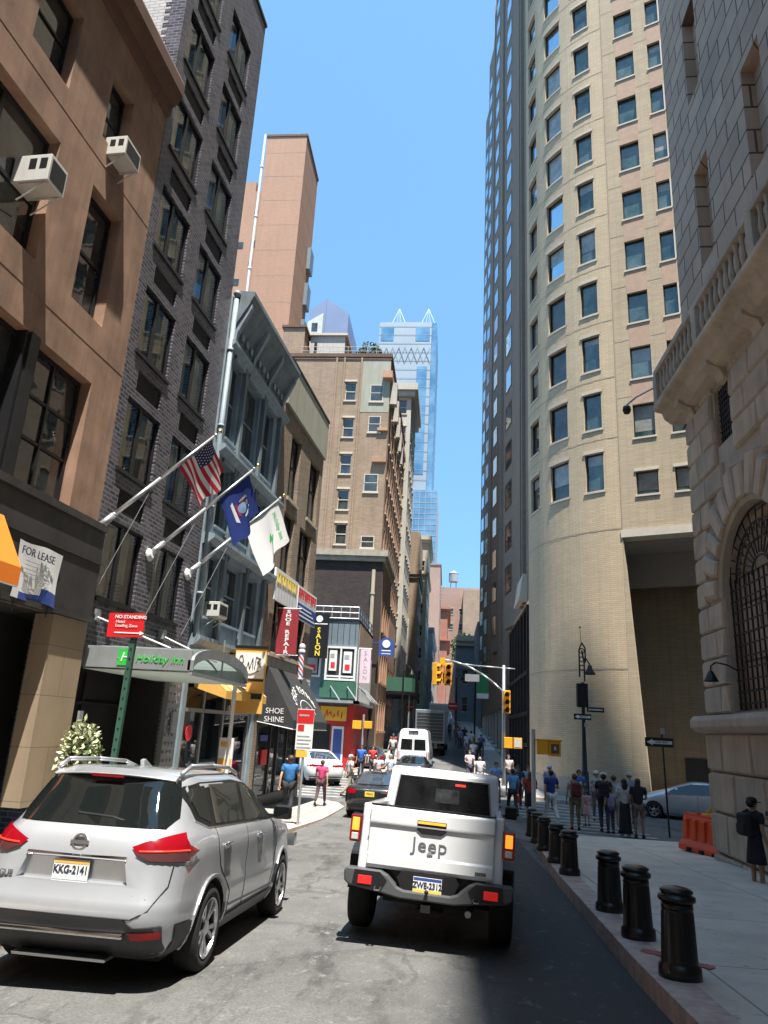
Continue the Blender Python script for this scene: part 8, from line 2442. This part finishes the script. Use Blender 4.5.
def person(label, x, y, facing, top, legs, skin='light', hair='brown', h=1.74, pose='stand', phase=0.0, bottom='trousers', shoes=(.02, .02, .02), arms=None, hat=None, long_hair=False, short_sleeve=True, bag=None, girth=1.0, detail=True, zoff=None, group=None, loc_z=None, name='person'):
    """facing: heading in degrees, 0 = looking up the street (+y)"""
    z = loc_z if loc_z is not None else gy(x, y) + (zoff if zoff is not None else 0.0)
    t = thing(name, label, 'person', (x, y, z), R(facing), group)
    s = h / 1.74; G = girth
    if arms is None: arms = (('down', 'down'), ('down', 'bent'), ('bent', 'down'), ('down', 'front'), ('down', 'down'), ('front', 'phone'))[len(label) % 6]
    sk = SKIN[skin]
    V = lambda a, b, c: Vector((a * s, b * s, c * s))
    st = 0.30 if pose == 'walk' else 0.0
    sgn = math.cos(phase) if pose == 'walk' else 0
    hip = V(0, 0, .93); chest = V(0, .01, 1.28); neck = V(0, 0, 1.47); base = V(0, .0, 1.10)
    legsP = []
    for sd, ph in ((-1, 1), (1, -1)):
        f_ = st * sgn * ph
        hp = V(sd * .10, 0, .90)
        kn = V(sd * .105, f_ * .55 + (.06 if pose == 'walk' else .01), .50); an = V(sd * .11, f_ - (.10 if pose == 'walk' and f_ < 0 else 0), .09 + (.06 if pose == 'walk' and f_ < -.1 else 0)); to = an + V(sd * .02, .17, -.055)
        legsP.append((hp, kn, an, to))
    armP = []
    for sd, ph in ((-1, -1), (1, 1)):
        sh = V(sd * .185, 0, 1.42)
        sw = st * sgn * ph * .8
        mode = arms if isinstance(arms, str) else arms[0 if sd < 0 else 1]
        if mode == 'down': el = V(sd * .25, -.03 + sw * .3, 1.13); wr_ = V(sd * .265, .06 + sw * .8, .88)
        elif mode == 'bent': el = V(sd * .25, -.04, 1.14); wr_ = V(sd * .16, .24, 1.20)
        elif mode == 'phone': el = V(sd * .23, .10, 1.16); wr_ = V(sd * .07, .32, 1.33)
        elif mode == 'hip': el = V(sd * .36, -.08, 1.18); wr_ = V(sd * .19, .06, 1.02)
        else: el = V(sd * .24, .05, 1.15); wr_ = V(sd * .06, .20, 1.10)
        armP.append((sh, el, wr_, mode))
    hd = V(0, .015, 1.60)
    ch = [([hip, base, chest, V(0, 0, 1.40), neck, V(0, .01, 1.53), hd, V(0, .0, 1.69)],
           [.10 * s * G, .09 * s * G, (.11 * s * G, .085 * s * G), .07 * s, .05 * s, .05 * s, (.077 * s, .095 * s), .055 * s])]
    for (hp, kn, an, to) in legsP: ch.append(([hip, hp, kn, an, to], [.10 * s * G, .085 * s * G, .055 * s, .038 * s, .03 * s]))
    for (sh, el, wr_, mode) in armP:
        d = (wr_ - el).normalized()
        ch.append(([V(0, 0, 1.40), sh, el, wr_, wr_ + d * .06 * s], [.07 * s, .046 * s, .04 * s, .026 * s, (.038 * s, .02 * s)]))
    bod = skin_mesh('body', ch, sk, t, 1)
    if detail:     # fingers rooted in the palm
        for (sh, el, wr_, mode) in armP:
            d = (wr_ - el).normalized(); sdw = Vector((1, 0, 0)) if abs(d.x) < .8 else Vector((0, 1, 0)); dn = d.cross(sdw).normalized(); sdw = dn.cross(d).normalized()
            fm = MB()
            for q in range(4):
                p0 = wr_ + d * .075 * s + sdw * (q - 1.5) * .018 * s; l_ = (.07, .08, .075, .058)[q] * s
                p1 = p0 + d * l_ * .5 + dn * .008; p2 = p1 + d * l_ * .35 + dn * .025
                fm.cyl(p0 - d * .02, p1, .009 * s, .0085 * s, 6); fm.cyl(p1, p2, .0085 * s, .006 * s, 6)
            p0 = wr_ + d * .03 * s + sdw * .03 * s; fm.cyl(p0, p0 + (d + sdw * .8).normalized() * .055 * s, .010 * s, .007 * s, 6)
            fm.build('fingers', sk, bod, smooth=True)
    # face
    fm = MB()
    fm.add([V(-.012, .105, 1.585), V(.012, .105, 1.585), V(0, .128, 1.578), V(0, .10, 1.62)], [(0, 1, 2), (0, 2, 3), (1, 3, 2)])
    for sd in (-1, 1): fm.ball(V(sd * .083, .0, 1.59), .022 * s, 8, 0, .4, .8, 1.2)
    fm.build('nose_and_ears', sk, bod, smooth=True)
    em = MB()
    for sd in (-1, 1): em.ball(V(sd * .032, .092, 1.615), .011 * s, 6)
    em.box(-.022 * s, .022 * s, .097 * s, .104 * s, 1.548 * s, 1.554 * s)
    em.build('eyes_and_mouth', HAIR['black'], bod)
    # hair
    hm = MB(); hm.ball(V(0, -.018, 1.637), .098 * s, 14, 0, .96, 1.12, 1.0)
    hm.v = [(a, min(b, .055 * s) if c < 1.66 * s else b, c) for a, b, c in hm.v]
    hm.v = [(a, b, max(c, (1.60 if b > -.01 * s else 1.53) * s)) for a, b, c in hm.v]
    if long_hair: hm.ball(V(0, -.075, 1.50), .10 * s, 12, 0, .95, .5, 1.5)
    if hat != 'bald': hm.build('hair', HAIR[hair], t, smooth=True)
    if hat and hat != 'bald':
        cm = MB(); cm.lathe([(.105 * s, 1.64 * s), (.104 * s, 1.69 * s), (.085 * s, 1.73 * s), (.03 * s, 1.75 * s), (0, 1.752 * s)], n=14); cm.prism([(-.07 * s, .08 * s), (.07 * s, .08 * s), (.055 * s, .19 * s), (-.055 * s, .19 * s)], 'z', 1.645 * s, 1.655 * s)
        cm.build('cap', cloth(hat), t, smooth=True)
    # top
    gw = 1.0
    tc = [([V(0, 0, .90), base, chest, V(0, 0, 1.41), V(0, 0, 1.46)], [.15 * s * G, .15 * s * G, (.18 * s * G, .145 * s * G), .13 * s, .065 * s])]
    for (sh, el, wr_, mode) in armP:
        if short_sleeve: e2 = sh + (el - sh) * .62; tc.append(([V(0, 0, 1.41), sh, e2], [.13 * s, .085 * s, .072 * s]))
        else: tc.append(([V(0, 0, 1.41), sh, el, wr_ - (wr_ - el) * .05], [.13 * s, .082 * s, .066 * s, .05 * s]))
    skin_mesh('shirt', tc, cloth(top), t, 1)
    if bottom in ('trousers', 'shorts'):
        bc = []
        for (hp, kn, an, to) in legsP:
            if bottom == 'shorts': bc.append(([V(0, 0, .95), hp, kn + (hp - kn) * .12], [.135 * s * G, .105 * s * G, .082 * s * G]))
            else: bc.append(([V(0, 0, .95), hp, kn, an + V(0, 0, .03)], [.135 * s * G, .10 * s * G, .072 * s, .058 * s]))
        skin_mesh(bottom, bc, cloth(legs), t, 1)
    else:
        L0 = .12 if bottom == 'long_skirt' else .52
        sm_ = MB(); sm_.lathe([(.21 * s if L0 > .3 else .24 * s, L0 * s), (.20 * s, (L0 + .1) * s), (.165 * s * G, .86 * s), (.135 * s * G, 1.05 * s)], n=18)
        o = sm_.build('skirt', cloth(legs), t, smooth=True); o.scale = (1, .8, 1)
    for (hp, kn, an, to) in legsP:
        f_ = MB(); d = (to - an); d.z = 0; d.normalize(); z0_ = an.z - .085 * s
        q = Vector((-d.y, d.x, 0)) * .048 * s; a0 = an - d * .06 * s; a1 = an + d * .20 * s
        f_.hexa([(a0 - q).to_tuple()[:2] + (z0_,), (a1 - q * .8).to_tuple()[:2] + (z0_,), (a1 + q * .8).to_tuple()[:2] + (z0_,), (a0 + q).to_tuple()[:2] + (z0_,), (a0 - q * .8).to_tuple()[:2] + (z0_ + .11 * s,), (a1 - q * .5).to_tuple()[:2] + (z0_ + .05 * s,), (a1 + q * .5).to_tuple()[:2] + (z0_ + .05 * s,), (a0 + q * .8).to_tuple()[:2] + (z0_ + .11 * s,)])
        f_.build('shoe', cloth(shoes), t, bevel=.02)
    if bag:
        kind, c = bag
        if kind == 'backpack':
            b = thing('backpack', 'backpack worn by the ' + label[:60].split(',')[0], 'backpack', (x, y, z), R(facing))
            m = MB(); m.box(-.15 * s, .15 * s, -.30 * s, -.14 * s, 1.02 * s, 1.45 * s); m.build('pack', cloth(c), b, bevel=.05)
            m = MB(); m.box(-.11 * s, .11 * s, -.34 * s, -.30 * s, 1.06 * s, 1.25 * s); m.build('pocket', cloth(c), b, bevel=.02)
            m = MB()
            for sd in (-1, 1): m.tube([V(sd * .11, -.15, 1.44), V(sd * .12, -.02, 1.50), V(sd * .13, .12, 1.40), V(sd * .13, .10, 1.2), V(sd * .13, -.14, 1.06)], .018 * s, 5)
            m.build('strap', cloth(c), b)
        elif kind == 'handbag':
            hx, hy, hz = armP[1][2]
            wv = Matrix.Rotation(R(facing), 3, 'Z') @ Vector((hx + .02, hy, hz))
            b = thing('handbag', 'bag carried by the ' + label[:60].split(',')[0], 'bag', (x + wv.x, y + wv.y, z + wv.z - .38), R(facing))
            m = MB(); m.hexa([(-.05, -.16, 0), (.05, -.16, 0), (.05, .16, 0), (-.05, .16, 0), (-.03, -.12, .25), (.03, -.12, .25), (.03, .12, .25), (-.03, .12, .25)]); m.build('pouch', cloth(c), b, bevel=.02)
            m = MB(); m.tube([(0, -.1, .25), (0, 0, .38), (0, .1, .25)], .01, 5); m.build('strap', cloth(c), b)
    return t
sw = .05
P = person
P('man in blue T-shirt and black trousers walking away on the left pavement', -4.75, 23.4, 5, (.03, .15, .36), (.02, .02, .025), 'light', 'brown', 1.80, 'walk', 0.2, zoff=.06, girth=1.12)
P('woman in pink top and dark patterned trousers on the left pavement', -4.6, 28.6, -5, (.62, .06, .18), (.09, .05, .06), 'light', 'brown', 1.62, 'walk', 2.8, zoff=.06)
P('man in white shirt and light trousers crossing beside the white coupe SUV', -4.1, 33.0, -60, (.7, .69, .66), (.33, .3, .23), 'light', 'grey', 1.74, 'walk', 0.3, hat=(.55, .5, .4), arms=('down', 'bent'))
P('person in pale top behind the black sedan, left of the pair', -3.15, 36.0, 180, (.62, .52, .5), (.1, .1, .12), 'tan', 'brown', 1.66, 'walk', 1.0)
P('man in light blue shirt behind the black sedan, right of the pair', -2.55, 35.2, 180, (.5, .58, .7), (.05, .06, .1), 'light', 'grey', 1.76, 'walk', 3.0)
P('person in bright blue top by the red shopfront', -4.6, 41.6, 170, (.04, .13, .5), (.03, .03, .05), 'tan', 'black', 1.75, 'stand')
P('person in red top beside the person in blue by the shopfront', -4.05, 42.4, 190, (.55, .04, .04), (.1, .1, .12), 'light', 'brown', 1.68, 'stand')
P('man in blue polo shirt and white trousers crossing by the bollards', 3.72, 28.0, 15, (.02, .05, .22), (.68, .68, .66), 'tan', 'black', 1.80, 'walk', .5, shoes=(.6, .6, .6), arms=('down', 'bent'))
P('woman in black dress with red bag strap left of the man in white trousers', 3.05, 28.6, 0, (.35, .05, .04), (.012, .012, .014), 'tan', 'brown', 1.68, 'stand', bottom='skirt', long_hair=True)
P('person in khaki with dark red backpack standing on the crossing', 4.25, 26.2, 0, (.38, .33, .26), (.22, .19, .13), 'light', 'brown', 1.76, 'stand', bag=('backpack', (.12, .025, .03)))
P('man in black T-shirt and cap with black backpack in the middle of the crowd', 5.15, 26.0, -8, (.015, .015, .017), (.02, .022, .03), 'tan', 'black', 1.84, 'walk', 2.9, hat=(.5, .5, .5), bag=('backpack', (.015, .015, .016)), girth=1.1)
P('person in grey shorts partly hidden behind the man in the cap', 5.72, 27.2, 10, (.42, .40, .38), (.3, .29, .27), 'light', 'brown', 1.76, 'stand', bottom='shorts', shoes=(.6, .6, .6))
P('small child in pink dress between the adults on the crossing', 4.95, 28.0, 20, (.6, .32, .32), (.6, .32, .32), 'light', 'brown', 1.18, 'stand', bottom='skirt', detail=False)
P('woman in long black dress standing with white trainers near the silver hatchback', 5.55, 24.9, 5, (.5, .5, .5), (.012, .012, .014), 'tan', 'black', 1.72, 'stand', bottom='long_skirt', shoes=(.7, .7, .7), long_hair=True)
P('woman in black top with bare legs at the right end of the crowd', 5.95, 24.8, -15, (.015, .015, .018), (.2, .12, .09), 'tan', 'black', 1.75, 'stand', bottom='shorts', long_hair=True)
P('child in mauve T-shirt left of the woman in the long black dress', 5.3, 25.8, 20, (.32, .28, .42), (.06, .06, .1), 'tan', 'brown', 1.42, 'stand', detail=False)
P('person with sun hat looking over the shoulders of the crowd', 5.75, 30.4, 180, (.4, .4, .42), (.1, .1, .12), 'light', 'brown', 1.78, 'stand', hat=(.6, .58, .5))
P('person in dark cap and blue top with pale backpack at the back of the crowd', 6.9, 30.0, 190, (.25, .28, .34), (.1, .1, .12), 'light', 'black', 1.8, 'stand', hat=(.45, .45, .42))
P('person in blue shirt beside the lamp post foot', 5.3, 31.6, 185, (.06, .14, .4), (.3, .26, .2), 'tan', 'black', 1.74, 'stand', arms='bent')
P('man in white and blue top in front of the tower', 4.35, 33.2, 175, (.3, .36, .55), (.08, .08, .1), 'light', 'brown', 1.76, 'stand', hat=(.6, .6, .62))
P('person in teal top facing the tower entrance', 3.55, 34.0, 180, (.35, .38, .36), (.05, .05, .06), 'light', 'brown', 1.66, 'stand', long_hair=True)
P('man in blue striped polo walking past the pickup with a red bag', 2.52, 29.8, 8, (.16, .38, .66), (.03, .03, .035), 'tan', 'black', 1.72, 'walk', .1, bag=('handbag', (.7, .03, .02)), arms='down')
P('man in sky blue shirt walking towards the viewer beside the signal pole', 2.12, 33.2, 182, (.22, .40, .72), (.02, .025, .04), 'light', 'brown', 1.78, 'walk', .2)
P('bald man in white shirt walking towards the viewer', 1.62, 37.6, 184, (.68, .68, .7), (.25, .24, .22), 'light', 'grey', 1.78, 'walk', .4, hat='bald')
P('man in pale pink shirt walking towards the viewer behind the bald man', 1.25, 41.8, 182, (.62, .55, .6), (.05, .05, .07), 'light', 'brown', 1.76, 'walk', 2.6, detail=False)
P('woman in grey waistcoat standing by the tower glass', 3.1, 39.0, 184, (.45, .40, .38), (.03, .03, .035), 'light', 'brown', 1.72, 'walk', .6, zoff=.1)
P('person in dark navy top at the kerb right of the striped polo man', 2.98, 32.6, 175, (.03, .04, .09), (.03, .03, .05), 'tan', 'black', 1.72, 'stand')
far = [(1.75, 50, (.6, .6, .64), (.1, .1, .15), 'light blue grey top'), (2.15, 52, (.02, .02, .03), (.02, .02, .02), 'black outfit'), (1.5, 57, (.4, .45, .6), (.15, .15, .2), 'pale blue shirt'), (1.05, 62, (.25, .3, .5), (.05, .05, .07), 'blue shirt'),
       (.9, 67, (.5, .06, .05), (.04, .04, .05), 'red top'), (1.5, 66, (.02, .02, .025), (.02, .02, .02), 'dark clothes'), (1.9, 60, (.65, .62, .58), (.2, .18, .15), 'cream top'), (2.5, 56, (.08, .1, .3), (.04, .04, .05), 'navy top'), (.2, 75, (.05, .05, .06), (.02, .02, .03), 'dark suit'), (1.2, 78, (.3, .3, .35), (.06, .06, .08), 'grey top')]
for i, (x, y, a, b, w_) in enumerate(far):
    P('pedestrian in %s far up the right pavement' % w_, x, y, 180 if i % 2 else 0, a, b, ('light', 'tan', 'dark')[i % 3], ('brown', 'black', 'grey')[i % 3], 1.7 + .02 * (i % 4), 'walk', i * 1.1, detail=False, zoff=.12 if x > .8 else 0, group='pedestrians far up the street')
P('person in black crossing the road ahead of the van', -.35, 66, 90, (.02, .02, .03), (.02, .02, .03), 'dark', 'black', 1.76, 'walk', .2, detail=False)
for i, (x, y, a, w_) in enumerate([(-3.5, 50, (.6, .6, .58), 'white top'), (-3.7, 53, (.35, .06, .05), 'brick red top'), (-3.4, 57, (.05, .06, .1), 'dark top'), (-3.3, 63, (.5, .5, .45), 'beige top')]):
    P('pedestrian in %s under the green hoarding' % w_, x, y, 170, a, (.05, .05, .06), 'tan', 'black', 1.72, 'walk', i, detail=False, zoff=.12)
# woman at the right edge
P('woman in black with dark backpack raising her phone at the bank wall', 5.55, 14.75, -68, (.015, .015, .018), (.014, .014, .018), 'tan', 'black', 1.58, 'stand', 0, bottom='skirt', arms=('phone', 'down'), zoff=.09, shoes=(.02, .02, .02), hat=(.012, .012, .014), bag=('backpack', (.02, .02, .022)))
ph = thing('phone', 'phone held up by the woman in black', 'phone', (5.55, 14.75, gy(5.55, 14.75) + .09 + 1.2), R(-68))
m = MB(); m.box(-.035 - .07, .035 - .07, .375, .385, 0, .14); m.build('case', 'sign_black', ph, bevel=.005)
# street signs, lamps and lesser things along the far street
for i, (x, y, z_, w_, lab) in enumerate(((-3.3, 66, 3.6, .5, 'round red no-entry sign on post under the far hoarding'), (.55, 78, 4.4, .9, 'red rectangular sign on post far up the right pavement'))):
    s = thing('road_sign', lab, 'sign', (x, y, g(y) + .1), 0)
    zz = z_ - g(y)
    m = MB(); m.cyl((0, 0, 0), (0, 0, z_ - g(y) + .4), .05, n=8); m.build('post', 'galv', s)
    if i == 0:
        m = MB(); m.lathe([(0, 0), (.36, 0), (.36, .03)], n=20); o = m.build('plate', 'sign_red', s); o.location = (0, -.06, zz); o.rotation_euler = (PI / 2, 0, 0)
        m = MB(); m.box(-.24, .24, -.11, -.1, zz - .06, zz + .06); m.build('white_bar', 'sign_white', s)
    else:
        m = MB(); m.box(-.5, .5, -.08, -.04, zz - .5, zz + .2); m.build('plate', 'sign_red', s); m = MB(); m.box(-.4, .4, -.09, -.081, zz - .15, zz - .05); m.build('white_bar', 'sign_white', s)
for x, y, lab in ((-3.25, 54, 'dark lantern street lamp left of the far street'), (1.0, 88, 'dark lantern street lamp on the far right pavement')):
    s = thing('street_lamp', lab, 'street lamp', (x, y, g(y) + .1), 0)
    m = MB(); m.lathe([(.16, 0), (.1, .6), (.06, 5.6), (.05, 6)], n=10); m.tube([(0, 0, 5.8), (.3, 0, 6.4), (.6, 0, 6.1)], .035, 6); m.build('column', 'iron', s)
    m = MB(); m.lathe([(.05, .3), (.2, 0), (.22, -.08)], (.6, 0, 5.8), 10); m.build('lantern', 'iron', s)
AL = thing('pedestrian_signal', 'amber pedestrian signal on the far left corner by the red shopfront', 'pedestrian signal', (-4.7, 42.6, g(42.6) + .1), 0)
m = MB(); m.cyl((0, 0, 0), (0, 0, 3.2), .06, n=10); m.build('post', 'galv', AL)
m = MB(); m.box(-.6, -.1, -.2, .1, 2.4, 2.85); m.box(.05, .5, -.2, .1, 2.45, 2.85); m.build('signal_box', 'signal_yellow', AL, bevel=.02)
